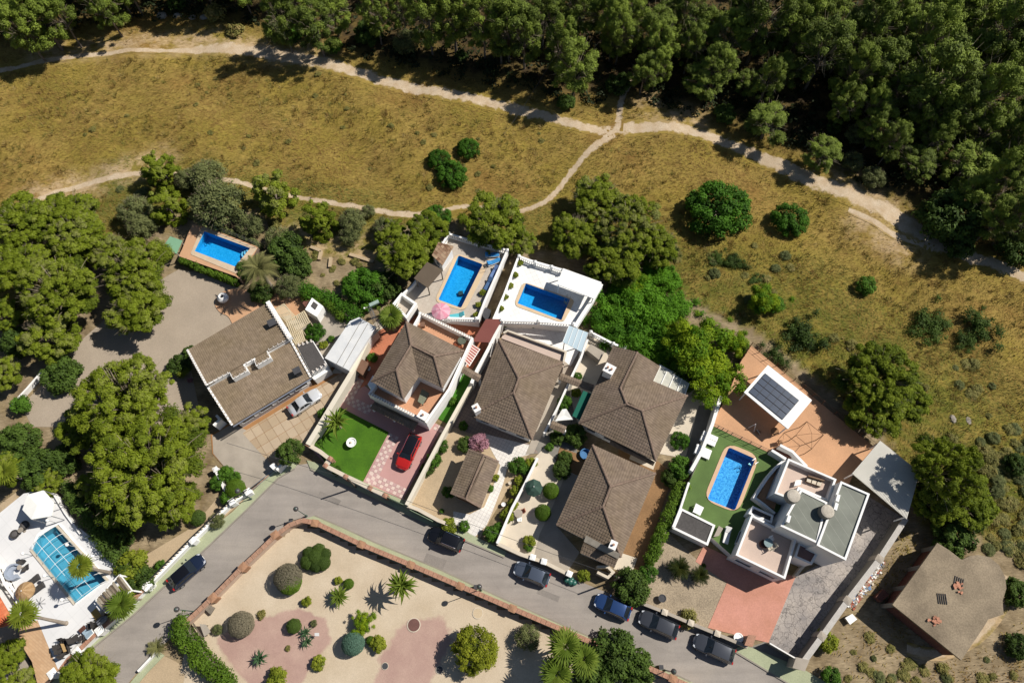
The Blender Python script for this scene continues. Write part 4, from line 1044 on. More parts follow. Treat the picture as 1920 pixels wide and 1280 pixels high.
# ---------------------------------------------------------------- swimming pools and their raised terraces
def deck(name, outer, z, m, hole=None, side=None, base=-.1):
    o = up(PP(outer, z)); mb = MB()
    if hole: mb.holed(o, hole)
    else:
        tris = tessellate_polygon([o]); mb.add(o, [t if ccw(o, [], t) else t[::-1] for t in tris])
    n = len(o); s = MB(); lo = [Vector((p.x, p.y, base)) for p in o]
    mb.add(o + lo, [(n + i, n + (i + 1) % n, (i + 1) % n, i) for i in range(n)], 1)
    return mb.build(name, [m, side or whitew], kind='structure')
def pool(label, wpx, cpx, z, r, depth=1.25, tile=None, steps=None, wr=.05, ladder=None, cop=None):
    w = round_poly(PP(wpx, z), wr) if wr > .06 else up(PP(wpx, z)); c = round_poly(PP(cpx, z), r)
    cc = sum(w, Vector()) / len(w); t = empty('swimming_pool', (cc.x, cc.y, z - depth), label, 'pool')
    mb = MB(); n = len(w); top = [p + Vector((0, 0, .03)) for p in w]; bot = [Vector((p.x, p.y, z - depth)) for p in w]
    mb.add(top + bot, [(i, (i + 1) % n, n + (i + 1) % n, n + i) for i in range(n)]); mb.add(bot, [range(n)])
    mb.build('basin', tile or poolblue, t)
    mb = MB(); o2 = [p + Vector((0, 0, .06)) for p in c]; mb.holed(o2, [p + Vector((0, 0, .06)) for p in w]); m = len(c)
    mb.add(o2 + [p - Vector((0, 0, .02)) for p in c], [(m + i, m + (i + 1) % m, (i + 1) % m, i) for i in range(m)])
    mb.add([p + Vector((0, 0, .06)) for p in w] + top, [(i, (i + 1) % n, n + (i + 1) % n, n + i) for i in range(n)])
    mb.build('coping', cop or coping, t)
    mb = MB(); wl = [Vector((p.x, p.y, z - .12)) for p in w]; g = MB(); mb.add(wl, [range(n)]); mb.build('water', water, t)
    if steps:
        p, q, ins = (P(*x, z) for x in steps); d = (q - p).normalized(); nn = (ins - (p + q) / 2).normalized()
        for i in range(3):
            k = MB(); rr = .5 + .35 * i; cpt = p + (q - p) * .0
            arc = [cpt + d * math.cos(a) * rr * 1.1 + nn * math.sin(a) * rr * 1.1 for a in np.linspace(0, math.pi / 2, 8)]
            k.prism([cpt] + arc, z - depth + .01, z - .35 - .25 * i); k.build('step', mat('pool_step', (.30, .50, .66), .05), t)
    if ladder:
        p, q = P(*ladder[0], z), P(*ladder[1], z); d = (q - p).normalized(); s = Vector((-d.y, d.x, 0)) * .25
        for e in (-1, 1):
            k = MB(); a = p + s * e; k.tube([a - d * .5 + Vector((0, 0, .06)), a - d * .4 + Vector((0, 0, .7)), a + d * .1 + Vector((0, 0, .75)), a + d * .25, a + d * .25 - Vector((0, 0, .8))], .03, 5, 0); k.build('handrail', steel, t)
        for i in range(3):
            k = MB(); c0 = p + d * .25 - Vector((0, 0, .2 + .25 * i)); k.bar(c0 - s, c0 + s, .1, .04); k.build('rung', steel, t)
    return c
hole_of = lambda cpx, z, r: inset(round_poly(PP(cpx, z), r), .02)
def H(cpx, z, r): return [Vector((p.x, p.y, z)) for p in inset(round_poly(PP(cpx, z), r), .03)]
# villa pool
c1 = [(379, 425), (483, 465), (445, 514), (357, 477)]
deck('pool_terrace', [(361, 420), (383, 424), (484, 463), (450, 524), (442, 518), (335, 480), (342, 466), (352, 440)], 1.4, peach, H(c1, 1.4, .3), capstone)
pool('blue pool of the long villa with curved corner steps and a palm overhanging it', [(383.5, 434), (469.5, 465.5), (441, 500), (365, 471)], c1, 1.4, .35, 1.25, None, ((469, 465), (458, 478), (440, 470)), cop=mat('stone_coping', A(232, 208, 178), .15, 1.5, .1))
# pool terrace of the terraced villa
c2 = [(855.5, 474.5), (915, 496.5), (871, 584), (814, 565.5)]
deck('pool_terrace', [(841.4, 438.5), (951, 470), (897, 600), (789, 588), (779, 571), (761, 594), (738.6, 568), (753, 551), (759, 554), (772.5, 538), (830, 456)], 2.2, pooldeck, H(c2, 2.2, .8), whitew)
pool('blue pool with a cleaner robot and a pink parasol at its end', [(860, 479), (905, 495.5), (864.5, 577.5), (822, 562)], c2, 2.2, 1.0, 1.3, None, None, .25, ((905, 505), (896, 503)))
# white terrace pool
c3 = [(980.5, 528), (1079, 562), (1056, 606), (963, 573)]
deck('pool_terrace', [(973, 480), (1056, 504), (1128, 529), (1076, 612), (1010, 604), (925, 601), (945, 552)], 2.2, whitetile, H(c3, 2.2, .7), whitew)
pool('blue pool on the white tiled terrace half shaded by a white canopy', [(986, 531.5), (1068.5, 561), (1052.5, 600.5), (970.5, 569)], c3, 2.2, .9, 1.3, None, None, .06, ((1063, 562), (1057, 569)))
# modern house: raised lawn, terrace and pool
c5 = [(1362, 829), (1424.5, 854.5), (1383.5, 963), (1318, 936)]
deck('lawn_terrace', [(1334, 797), (1441, 848), (1476, 864), (1462, 960), (1404, 962), (1371, 1040), (1340, 1012), (1276, 955), (1292, 904), (1310, 866)], 1.5, turf2, H(c5, 1.5, 1.2), whitew)
pool('speckled blue pool with rounded peach edge on the green lawn', [(1366.5, 838), (1416, 860), (1377.5, 957), (1326, 935.5)], c5, 1.5, 1.5, 1.3, pooldeep, None, .35, ((1411, 868), (1405, 872)), cop=mat('peach_coping', A(240, 200, 164), .1, 1, .06))
deck('orange_terrace', [(1407, 646), (1640, 838), (1602, 884), (1588, 916), (1500, 880), (1463, 838), (1441, 848), (1334, 797), (1348, 770), (1364, 742), (1388, 680)], 1.54, orange, None, capstone)
# white sun deck pool with its glazed telescopic cover
c6 = [(68, 1003), (112, 977), (206, 1086), (141, 1136), (57, 1030)]
deck('sun_terrace', [(-30, 985), (44, 925), (74, 918), (110, 930), (128, 972), (190, 1022), (246, 1076), (188, 1128), (190, 1142), (109, 1254), (66, 1180), (12, 1070), (-30, 1062)], 1.3, tile_mat('white_terrace', (.62, .615, .61), (.60, .595, .59), (.54, .535, .53), 1.2, 1.2, R(40), .02, 0, .05), H([(70, 1000), (112, 979), (204, 1086), (141, 1134), (58, 1030)], 1.3, .3), whitew)
pool('large pale blue pool under a ribbed glass cover on the white terrace', [(72, 1006), (110, 983), (201, 1086), (141, 1131), (61, 1031)], [(70, 1000), (112, 979), (204, 1086), (141, 1134), (58, 1030)], 1.3, .35, 1.2, pool_mat('pool_pale_mosaic', (.22, .44, .53), (.25, .48, .56)), None, cop=white)
cv = empty('pool_cover', P(130, 1050, 1.35), 'glazed pool cover with white ribs over the large pale pool', 'pool cover')
t = NT('cover_glass'); trn = t.new('BsdfTransparent'); trn.inputs[0].default_value = (.93, .97, 1, 1); g = t.new('BsdfGlossy'); g.inputs['Roughness'].default_value = .15
mxs = t.new('MixShader'); mxs.inputs[0].default_value = .10; t.l(trn.outputs[0], mxs.inputs[1]); t.l(g.outputs[0], mxs.inputs[2]); t.l(mxs.outputs[0], t.out.inputs[0]); cglass = t.mat
a0, a1, b0, b1 = P(58, 1030, 1.4), P(106, 985, 1.4), P(140, 1132, 1.4), P(202, 1088, 1.4)
ark = lambda f, g, h=.75: a0.lerp(b0, f).lerp(a1.lerp(b1, f), g) + Vector((0, 0, h * (1 - (2 * g - 1) ** 4)))
G = [0, .1, .3, .5, .7, .9, 1]
for i in range(5):
    f0, f1 = i / 5 + .004, (i + 1) / 5 - .004; k = MB(); vs = [ark(f, g, .72 - .05 * i) for f in (f0, f1) for g in G]; n = len(G)
    k.add(vs, [(j, j + 1, n + j + 1, n + j) for j in range(n - 1)]); k.build('glazed_section', cglass, cv)
for i in range(8):
    k = MB(); k.tube([ark(min(1, max(0, i / 7)), g) for g in G], .024, 4); k.build('rib', white, cv)
for g in (.33, .62):
    k = MB(); k.tube([ark(f, g) for f in (0, .25, .5, .75, 1)], .02, 4); k.build('rail', white, cv)
for e in (0, 1):
    k = MB(); k.bar(ark(0, e, 0), ark(1, e, 0), .28, .1); k.build('track', cream, cv)

# ---------------------------------------------------------------- walls, fences and balustrades
wall('boundary_wall', 'low white street wall with a red-brown tiled top and white pillars below the sun deck', [(97, 1262), (143, 1223), (186, 1181), (232, 1142), (274, 1099)], 1.25, .35, white, capm=terracotta, posts=[(97, 1262), (143, 1222), (186, 1181), (274, 1098)], pw=.75, pm=white, capr=.5)
bw = wall('boundary_wall', 'white plinth wall with balusters along the pine garden and street', [(277, 1097), (360, 1013), (434, 941), (466, 921)], .9, .4, white, posts=[(277, 1096), (360, 1012), (434, 940), (464, 921)], pw=.62, ph=.55)
L = PP([(275, 1094), (358, 1010), (432, 939), (464, 919)], 1.2); bl = MB(); rl = MB()
for i in range(3):
    d = L[i + 1] - L[i]; n = int(d.length / .42)
    for j in range(n): c = L[i] + d * ((j + .5) / n); bl.lathe((c.x, c.y, .9), [(.07, 0), (.11, .22), (.06, .4), (.09, .5)], 6)
    s = Vector((-d.y, d.x, 0)).normalized() * .07; rl.prism([L[i] - s, L[i + 1] - s, L[i + 1] + s, L[i] + s], 1.402, 1.48, bottom=True)
bl.build('balusters', cream, bw, kind='stuff'); rl.build('top_rail', black, bw)
wall('garden_wall', 'short white wall with pillar between pine garden and tiled driveway', [(434, 941), (420, 915), (403, 880)], 1.0, .3, whitew, posts=[(403, 879)], pw=.5)
sg = empty('sliding_gate', P(495, 900, 0), 'dark sliding gate on a rail across the tiled driveway entrance', 'gate')
for o in (0, 3):
    k = MB(); k.bar(P(466 + o, 918 + o, .1), P(516 + o, 878 + o, .1), .08, .12); k.build('rail', steel, sg)
for zz in (.3, 1.1, 1.7): k = MB(); k.bar(P(467, 917, zz), P(496, 895, zz), .06, .07); k.build('bar', darkgrey, sg)
k = MB(); k.prism(PP([(505, 873), (513, 867), (520, 874), (512, 880)], 1.5), .05, 1.5, bottom=True); k.build('gate_housing', white, sg); k = MB(); k.prism(PP([(517, 879), (532, 862), (535, 864), (520, 882)], 1.6), .05, 1.6); k.build('gate_wall', white, sg)
wall('driveway_wall', 'broad white wall dividing the tiled driveway from the green lawn garden', [(705, 618), (690, 634), (660, 697), (577, 833)], 2.0, .62, mat('warm_white_wall', A(246, 236, 216), .06, .6, .04))  # even warm white wall colour
wall('front_wall', 'white street wall with brick-capped posts in front of the green lawn', [(577, 833), (600, 846), (618, 860), (609, 872), (650, 893), (690, 913), (722, 928)], 1.6, .35, whitew, capm=cream, posts=[(577, 832), (619, 859), (610, 872), (648, 893), (694, 914), (722, 928)], pw=.45, pm=terracotta)
gt = empty('driveway_gate', P(740, 940, 0), 'green slatted driveway gate below the pink driveway', 'gate')
for i in range(9):
    f0, f1 = i / 9 + .008, (i + 1) / 9 - .008; k = MB(); a, b = P(725, 931, 1.4), P(764, 949, 1.4); p, q = a.lerp(b, f0), a.lerp(b, f1); k.bar(p - Vector((0, 0, .6)), q - Vector((0, 0, .6)), .05, 1.35); k.build('plank', mat('gate_green', A(150, 170, 140), .1), gt)
for zz in (.25, 1.25): k = MB(); k.bar(P(725, 931, zz), P(764, 949, zz), .09, .06); k.build('rail', darkgrey, gt)
wall('driveway_wall', 'white wall along the pink driveway with shrubs growing against it', [(884, 718), (832, 812), (796, 880), (762, 946)], 1.7, .42, mat('warm_white_wall', A(246, 236, 216)))
wall('party_wall', 'white party wall between the terraced villa and the bungalow', [(943, 598), (915, 655), (893, 696), (884, 718)], 2.4, .4, whitew)
wall('street_wall', 'cream street wall of the sandy garage yard with a green metal gate', [(762, 946), (785, 955), (822, 975), (840, 982)], 1.3, .4, cream)
gt = empty('yard_gate', P(795, 970, 0), 'green metal gate between two bushes on the street', 'gate')
for i in range(2):
    k = MB(); a, b = P(768, 955, 1.3), P(812, 977, 1.3); k.bar(a.lerp(b, i / 2 + .01) - Vector((0, 0, .6)), a.lerp(b, i / 2 + .49) - Vector((0, 0, .6)), .06, 1.3); k.build('leaf_panel', MATS['gate_green'], gt)
wall('garden_wall', 'slim white wall lined with yellow-green bushes below the bungalow', [(1008, 858), (985, 905), (960, 952), (932, 1018)], 1.4, .28, whitew)
wall('street_wall', 'white street wall with square white pillars in front of the cream patio', [(932, 1018), (975, 1038), (998, 1046), (1018, 1052), (1066, 1076)], 1.1, .4, cream, posts=[(999, 1044), (1020, 1052), (1068, 1075)], pw=.55, ph=.3, pm=white)
wall('street_wall', 'pale pillar and low wall beside the pink oleander', [(1120, 1062), (1140, 1062), (1150, 1072), (1140, 1082), (1120, 1072)], 1.5, .3, cream)
wall('side_wall', 'thin white wall between stepping-stone path and rear patio', [(1102, 636), (1090, 668), (1072, 705), (1045, 765), (1020, 812)], 1.6, .25, whitew)
wall('passage_wall', 'white wall between the winged bungalow and the pool lawn', [(1352, 742), (1336, 795), (1316, 846), (1296, 882)], 2.6, .4, whitew)
wall('hedge_wall', 'thin white wall between the long clipped hedge and the lawn', [(1292, 904), (1276, 953), (1262, 988)], 2.3, .25, whitew)
shd = house('pump_house', 'low pump house with dark grey roof at the lawn corner', (1300, 985), 'pump house')
q = [(1277, 952), (1341, 984), (1327, 1022), (1261, 990)]
body(shd, q, 0, 2.0, whitew, 'wall', .02); k = MB(); k.prism(inset(PP(q, 2.2), .25), 2.002, 2.08); k.build('roof', darkroof, shd)
k = MB(); w = up(PP(q, 2.2)); i2 = inset(w, .24); w = inset(w, -.02)
for i in range(4): k.prism([w[i], w[(i + 1) % 4], i2[(i + 1) % 4], i2[i]], 2.001, 2.2)
k.build('parapet', whitew, shd)
wall('street_wall', 'low stone-coloured street wall with pale pillars beside the parked grey cars', [(1198, 1128), (1247, 1147), (1296, 1168), (1345, 1188), (1402, 1212)], 1.1, .35, concrete, posts=[(1247, 1147), (1296, 1167), (1346, 1187)], pw=.55, pm=cream)
gp = empty('gate_pillar', P(1407, 1205, 0), 'leaning tan gate pillar at the foot of the red driveway', 'gate pillar')
k = MB(); k.prism(PP([(1404, 1191), (1416, 1193), (1410, 1210), (1398, 1208)], 2.0), 0, 2.0); k.build('shaft', capstone, gp); k = MB(); k.prism(PP([(1403, 1189), (1418, 1191), (1411, 1212), (1396, 1209)], 2.1), 2.002, 2.12); k.build('cap', terracotta, gp)
wall('boundary_wall', 'long white boundary wall with pillars beside the rubble strip', [(1699, 971), (1650, 1047), (1590, 1125), (1542, 1192), (1507, 1240)], 2.1, .6, greyconc, capm=mat('pale_coping', A(210, 204, 196), .15), capw=.0, posts=[(1650, 1047), (1590, 1125), (1542, 1192)], pw=.7, ph=.08, pm=concrete)
gp = empty('gate_pillar', P(1504, 1242, 0), 'square pale pillar where the long boundary wall meets the street', 'gate pillar')
k = MB(); k.prism(PP([(1494, 1233), (1516, 1238), (1508, 1256), (1488, 1250)], 2.4), 0, 2.4); k.build('shaft', cream, gp); k = MB(); k.prism(PP([(1493, 1231), (1518, 1237), (1509, 1258), (1486, 1251)], 2.5), 2.402, 2.5); k.build('cap', concrete, gp)
dg = empty('driveway_gate', P(1465, 1230, 0), 'dark sliding gate at the foot of the stamped driveway', 'gate'); k = MB(); k.bar(P(1443, 1205, 1.5) - Vector((0, 0, .7)), P(1496, 1236, 1.5) - Vector((0, 0, .7)), .08, 1.5); k.build('panel', greyconc, dg); k = MB(); k.bar(P(1443, 1205, 1.6), P(1496, 1236, 1.6), .14, .08); k.build('top_rail', whitew, dg)
wall('yard_wall', 'curved pale wall edging the house entry by the stamped driveway', [(1512, 1056), (1502, 1066), (1492, 1080)], 1.0, .3, cream)
pw1 = wall('park_wall', 'terracotta-capped park wall along the street, running from the corner past the parked cars', [(566, 975), (590, 979), (677, 1020), (770, 1058), (863, 1098), (961, 1140), (1060, 1182), (1160, 1226), (1262, 1272), (1330, 1302)], 1.35, .42, mat('park_wall_plaster', A(206, 150, 116), .15), capm=terracotta, posts=[(590, 980), (677, 1020), (770, 1058), (863, 1098), (961, 1140), (1060, 1182), (1262, 1272)], pw=.68, ph=.12, pm=mat('post_tan', A(192, 146, 114), .2), capr=.55)
pw2 = wall('park_wall', 'pinkish park wall climbing to the street corner beside the round grey shrubs', [(345, 1170), (398, 1120), (455, 1062), (517, 1003), (543, 984), (566, 975)], 1.35, .42, mat('park_wall_pale', A(230, 202, 180), .15), capm=mat('pale_cap_tile', A(196, 154, 128), .25, 1.5, .2, 9), posts=[(398, 1120), (455, 1062), (515, 1002)], pw=.72, ph=.1, pm=MATS['post_tan'], capr=.6)
wall('verge_wall', 'short white and pink wall between bare verge and lower road end', [(258, 1258), (292, 1222)], .6, .25, whitew)
wall('garden_wall', 'thin white wall crossing the shaded trees near the sandy clearing', [(18, 762), (50, 728), (78, 696)], .8, .25, whitew)
wall('sun_deck_wall', 'shaded wall on the pine side of the white sun deck', [(72, 918), (100, 925), (122, 962), (150, 1000)], 1.6, .2, whitew)
# balustrades of the pool terraces
balustrade('balustrade', 'white balustrade at the far end of the pool with the pink parasol', [(830, 456), (841.4, 438), (895, 453.5), (951, 469)], 2.2, .95)
wall('terrace_wall', 'white side wall of the pink parasol terrace beside the blue loungers', [(951, 470), (931, 515), (910, 562), (896, 598)], .9, .3, whitew, 2.2)
balustrade('balustrade', 'white balustrade between the parasol terrace and the red roof', [(787, 588), (840, 596), (893, 597)], 2.2, .9, step=.3)
wall('terrace_wall', 'low white wall below the brown shade roof', [(755, 551), (772, 536), (781, 524)], .7, .25, white, 2.2)
wall('stair_wall', 'white box wall round the small grey landing', [(738.6, 569), (753, 551), (779, 569), (762, 594)], 1.0, .3, white, 2.2, closed=True)
balustrade('balustrade', 'white balustrade at the far side of the white tiled pool terrace', [(973, 480), (1003, 491), (1034, 500), (1056, 507)], 2.2, .9)
wall('terrace_wall', 'white planted side wall of the white pool terrace', [(972, 481), (945, 552), (925, 598)], .8, .25, white, 2.2)
balustrade('balustrade', 'long white balustrade between white pool terrace and bungalow patio', [(940, 600), (1010, 602), (1075, 607)], 2.2, .9, step=.34)
wall('terrace_wall', 'thick white wall where the white canopy terrace meets the green thicket', [(1128, 532), (1110, 563), (1092, 590), (1078, 612)], 1.1, .45, white, 2.2)
balustrade('balustrade', 'white balustrade along the green thicket behind the winged bungalow', [(1108, 622), (1150, 644), (1172, 652)], .6, .9)
balustrade('balustrade', 'shaded white balustrade behind the milky skylight strip', [(1236, 684), (1290, 714), (1345, 742)], .9, .9, posts=False)
def fence(name, label, pts, z0, h, n, m=black, cat='fence'):
    L = PP(pts, z0); c = L[len(L) // 2]; t = empty(name, (c.x, c.y, z0), label, cat); w = []
    for i in range(len(L) - 1):
        for j in range(n + (i == len(L) - 2)): w.append(L[i].lerp(L[i + 1], j / n))
    for p in w: k = MB(); k.cube(p.x - .03, p.x + .03, p.y - .03, p.y + .03, z0, z0 + h); k.build('post', m, t)
    for zz in (.12, h * .55, h - .04):
        k = MB(); k.tube([p + Vector((0, 0, zz)) for p in w], .022, 4); k.build('rail', m, t)
    return t
rust = mat('rusty_metal', A(120, 84, 60), .3)
fence('mesh_fence', 'thin rusty fence along the long edge of the orange terrace', [(1392, 672), (1407, 648), (1470, 700), (1540, 757), (1636, 836)], 1.54, 1.1, 4, rust)
fence('pool_fence', 'dark low fence between orange terrace and pool lawn', [(1336, 798), (1370, 815), (1441, 848)], 1.55, 1.0, 4, darkgrey)
fence('pool_fence', 'thin fence behind the villa pool under the olive scrub', [(383, 423), (435, 441), (486, 462)], 1.4, 1.1, 4, darkgrey)
# ---------------------------------------------------------------- shelters
def shelter(name, label, corners, z, m, base=0., th=.1, cat='canopy', dz=(0, 0, 0, 0), posts=True, pm=None, inset_=.25, roof_name='roof_sheet'):
    q = [P(x, y, z + d) for (x, y), d in zip(corners, dz)]; c = sum(q, Vector()) / 4; t = empty(name, (c.x, c.y, base), label, cat)
    k = MB(); lo = [p - Vector((0, 0, th)) for p in q]
    if area(q) < 0: q, lo = q[::-1], lo[::-1]
    k.frustum(lo, q); k.build(roof_name, m, t)
    if posts:
        for p in lo:
            f = p.lerp(c, inset_ / max(.5, (p - c).length)); k = MB(); k.cube(f.x - .06, f.x + .06, f.y - .06, f.y + .06, base, p.z - .03 if all(d == 0 for d in dz) else min(p.z, c.z) - .02); k.build('post', pm or white, t)
    return t, q
shelter('pool_canopy', 'flat white canopy shading the corner of the white tiled terrace', [(1056, 503), (1128, 529), (1114, 560), (1044, 532.5)], 4.7, white, 2.2, .14)
shelter('shade_pergola', 'brown reed shade roof beside the parasol pool', [(801, 491), (830.5, 506), (802, 539.5), (776, 521.5)], 4.6, shadebrown, 2.2, .1, pm=wood_grey)
ct, q = shelter('glass_canopy', 'pale blue translucent canopy over the patio corner', [(1067, 610), (1103, 623.5), (1091, 660), (1055, 641)], 4.0, lightblue, 0, .05)
for i in range(5):
    f = i / 4; k = MB(); k.bar(q[0].lerp(q[1], f) + Vector((0, 0, .03)), q[3].lerp(q[2], f) + Vector((0, 0, .03)), .05, .05); k.build('rib', white, ct)
shelter('terrace_roof', 'maroon sheet roof between the two villas', [(911, 598), (942, 598), (917, 642), (886, 640)], 3.1, maroon, 0, .08)
aw = empty('awning', P(884, 665, 0), 'red and white striped awning below the maroon roof', 'awning')
c0, c1_, c2_, c3_ = P(883, 643, 3.2), P(900, 654, 2.5), P(880, 686, 2.5), P(867, 673, 3.2)
sw, sr = mat('awning_white', A(236, 216, 206), .05), mat('awning_red', A(176, 84, 76), .1)
for i in range(15):
    f, g = i / 15, (i + 1) / 15; k = MB(); a = [c0.lerp(c3_, f), c1_.lerp(c2_, f), c1_.lerp(c2_, g), c0.lerp(c3_, g)]; k.frustum([p - Vector((0, 0, .02)) for p in a], a); k.build('stripe', sr if i % 2 else sw, aw)
for a, b in ((c0, c3_), (c1_, c2_)): k = MB(); k.tube([a, b], .05, 6); k.build('roller' if a is c0 else 'front_bar', white, aw)
shelter('garden_sunshade', 'pale green square sunshade on the slope beside the villa pool', [(319, 443), (342, 451), (331, 476), (305, 463)], 2.4, shadegreen, 0, .05, pm=steel)
cp, q = shelter('carport', 'corrugated cream carport roof shaded by the big pine', [(1650, 826), (1724, 885), (1700, 973), (1597.5, 887)], 4.2, mat('corrugated_cream', A(240, 236, 224), .08, .8, .05), 1.5, .08)
for i in range(46):
    f = (i + .5) / 46; k = MB() if i == 0 else k; a, b = q[0].lerp(q[1], f), q[3].lerp(q[2], f); k.bar(a + Vector((0, 0, .025)), b + Vector((0, 0, .025)), .10, .06)
k.build('corrugation', MATS['corrugated_cream'], cp, kind='stuff')
sp, q = shelter('solar_shelter', 'white shelter roof carrying dark solar panels on the orange terrace', [(1440, 684), (1522.5, 750), (1477.5, 804), (1395, 735)], 4.3, white, 1.54, .16)
pq = PP([(1435, 699), (1499, 750), (1467.5, 786.5), (1404, 734.5)], 4.42)
for r in range(4):
    for cidx in range(5):
        f0, f1, g0, g1 = cidx / 5 + .001, (cidx + 1) / 5 - .001, r / 4 + .009, (r + 1) / 4 - .009
        B = lambda f, g: pq[0].lerp(pq[1], f).lerp(pq[3].lerp(pq[2], f), g)
        a = [B(f0, g0), B(f1, g0), B(f1, g1), B(f0, g1)]; a = up(a); ob = MB(); ob.prism(a, 4.35, 4.415); pn = ob.build('solar_panel', darkgrey, sp)
        ins = [Vector((p.x, p.y, 4.418)) for p in inset(a, .03)]; ob = MB(); ob.poly(ins); ob.build('cell_sheet', solar, pn)
ss = empty('sail_shade', P(1056, 780, 0), 'white triangular sail shade beside the teal sheet', 'sail shade')
k = MB(); a, b, c, d = P(1062, 766, 2.9), P(1074, 786, 2.3), P(1041, 789, 2.3), P(1054, 767, 3.1); k.add([a, b, c, d, (a + b + c + d) / 4 - Vector((0, 0, .15))], [(0, 4, 1), (1, 4, 2), (2, 4, 3), (3, 4, 0)]); k.build('sail', canvas, ss)
for p in (b, c, d): k = MB(); k.tube([Vector((p.x, p.y, 0)), p], .04, 5); k.build('pole', steel, ss)
shelter('passage_roof', 'narrow teal sheet roof beside the winged bungalow', [(1094, 732), (1109, 738), (1087, 787), (1073, 779)], 2.4, tealmat, 0, .06)
def lintel(label, a, b, w=.9, z=2.4):
    k = empty('tiled_beam', P((a[0] + b[0]) / 2, (a[1] + b[1]) / 2, 0), label, 'tiled beam'); p, q = P(*a, z), P(*b, z); d = (q - p).normalized(); s = Vector((-d.y, d.x, 0)) * w / 2
    m = MB(); m.box((p + q) / 2 - Vector((0, 0, .15)), (q - p) / 2, s * .8, Vector((0, 0, .12))); m.build('beam', whitew, k)
    m = MB(); h = Vector((0, 0, .22)); roof_face(m, [p - s, q - s, q + h, p + h]); roof_face(m, [q + s, p + s, p + h, q + h]); m.build('tile_cover', roofbrown, k)
    for e in (p, q): m = MB(); e = e.lerp((p + q) / 2, .06); m.cube(e.x - .15, e.x + .15, e.y - .15, e.y + .15, 0, z - .272); m.build('pier', whitew, k)
lintel('tiled beam joining terraced villa and bungalow over the passage', (863, 689), (900, 710))
lintel('tiled beam spanning the stepping path between both bungalows', (1049, 705), (1112, 728))
lintel('tiled beam under the dark tree beside the white sail', (1033, 795), (1060, 806))
# tiled pool hut
ph = house('pool_hut', 'small white hut with rust tiled roof at the parasol pool corner', (832, 475), 'hut')
E = 4.3; r0 = W3([(810, 478.5, E), (828.5, 496.5, E), (850, 461.5, E + .7), (821, 453, E + .7)]); k = MB(); roof_face(k, [r0[0], r0[1], r0[2], r0[3]], per=.42); k.build('roof', roofrust, ph)
body(ph, inset([Vector((p.x, p.y, 0)) for p in r0], .15), 2.2, 4.1, white); k = MB(); e = inset([Vector((p.x, p.y, 0)) for p in r0], .15); i = min(range(4), key=lambda i: ((e[i] + e[(i + 1) % 4]) / 2).y)
windows(ph, e[i], e[(i + 1) % 4], 2.9, 3.7, 1, 1, .8)
# pavilion tent on the sun deck
tt = empty('pavilion', P(70, 950, 1.3), 'white hexagonal canopy tent on the sun deck', 'canopy'); hx = PP([(52, 927), (81, 919), (101, 942), (96, 967), (59, 973), (42, 955)], 3.9); top = P(70, 947, 4.25)
for i in range(6): k = MB(); k.add([hx[i], hx[(i + 1) % 6], top], [(0, 1, 2) if area([hx[i], hx[(i + 1) % 6], top]) > 0 else (1, 0, 2)]); k.build('canopy_panel', canvas, tt)
for p in hx:
    k = MB(); k.tube([Vector((p.x, p.y, 1.3)), p], .05, 5); k.build('pole', steel, tt)
for i in range(6): k = MB(); k.bar(hx[i] - Vector((0, 0, .1)), hx[(i + 1) % 6] - Vector((0, 0, .1)), .03, .2); k.build('valance', canvas, tt)
# reed pergola by the street
rp = empty('reed_pergola', P(215, 1110, 1.3), 'white framed pergola with patchy bamboo roofing beside the street palm', 'pergola'); q = PP([(225, 1077), (247, 1106), (200, 1148), (180, 1124)], 3.6)
for i in range(4): k = MB(); k.bar(q[i], q[(i + 1) % 4], .16, .16); k.build('beam', white, rp)
for f in (.33, .66): k = MB(); k.bar(q[0].lerp(q[3], f), q[1].lerp(q[2], f), .1, .1); k.build('beam', white, rp)
for p in q: p = p.lerp(sum(q, Vector()) / 4, .03); k = MB(); k.cube(p.x - .08, p.x + .08, p.y - .08, p.y + .08, 1.3, 3.515); k.build('post', white, rp)
reeds = [mat('bamboo', A(150, 136, 116), .3, 3, .3, 14), mat('bamboo_pale', A(190, 178, 158), .3, 3, .3, 14), mat('bamboo_dark', A(112, 98, 82), .3, 3, .3, 14)]
for i in range(26):
    if i in (5, 6, 12, 19): continue
    f = (i + .5) / 26; j0, j1 = random.uniform(0, .12), random.uniform(.88, 1); k = MB(); a, b = q[0].lerp(q[3], f), q[1].lerp(q[2], f); k.bar(a.lerp(b, j0) + Vector((0, 0, .09 + .02 * (i % 3))), a.lerp(b, j1) + Vector((0, 0, .09 + .02 * (i % 3))), .2 if i % 4 else .12, .03); k.build('cane', random.choice(reeds), rp)
# red tiled house at the edge
hr = house('red_roof_house', 'orange-red tiled roof cut by the picture edge beside the sun deck', (0, 1130)); k = MB()
e = W3([(-60, 1020, 3.2), (28, 1168, 3.2), (-20, 1180, 4.2), (-110, 1040, 4.4)]); roof_face(k, [e[1], e[0], e[3], e[2]] if False else [e[0], e[1], e[2], e[3]]); k.build('roof', roofred, hr)
body(hr, [Vector((p.x, p.y, 0)) for p in e], 0, 2.95, facade, 'wall', .4)
balustrade('balustrade', 'white balustrade with glass insets beside the orange-red roof', [(-6, 1060), (8, 1094), (33, 1128)], 1.3, .95, step=.5)
# brick planter deck
deck('brick_terrace', [(34, 1168), (70, 1162), (109, 1256), (72, 1290), (60, 1240), (38, 1205)], 1.34, plankfloor, None, capstone)
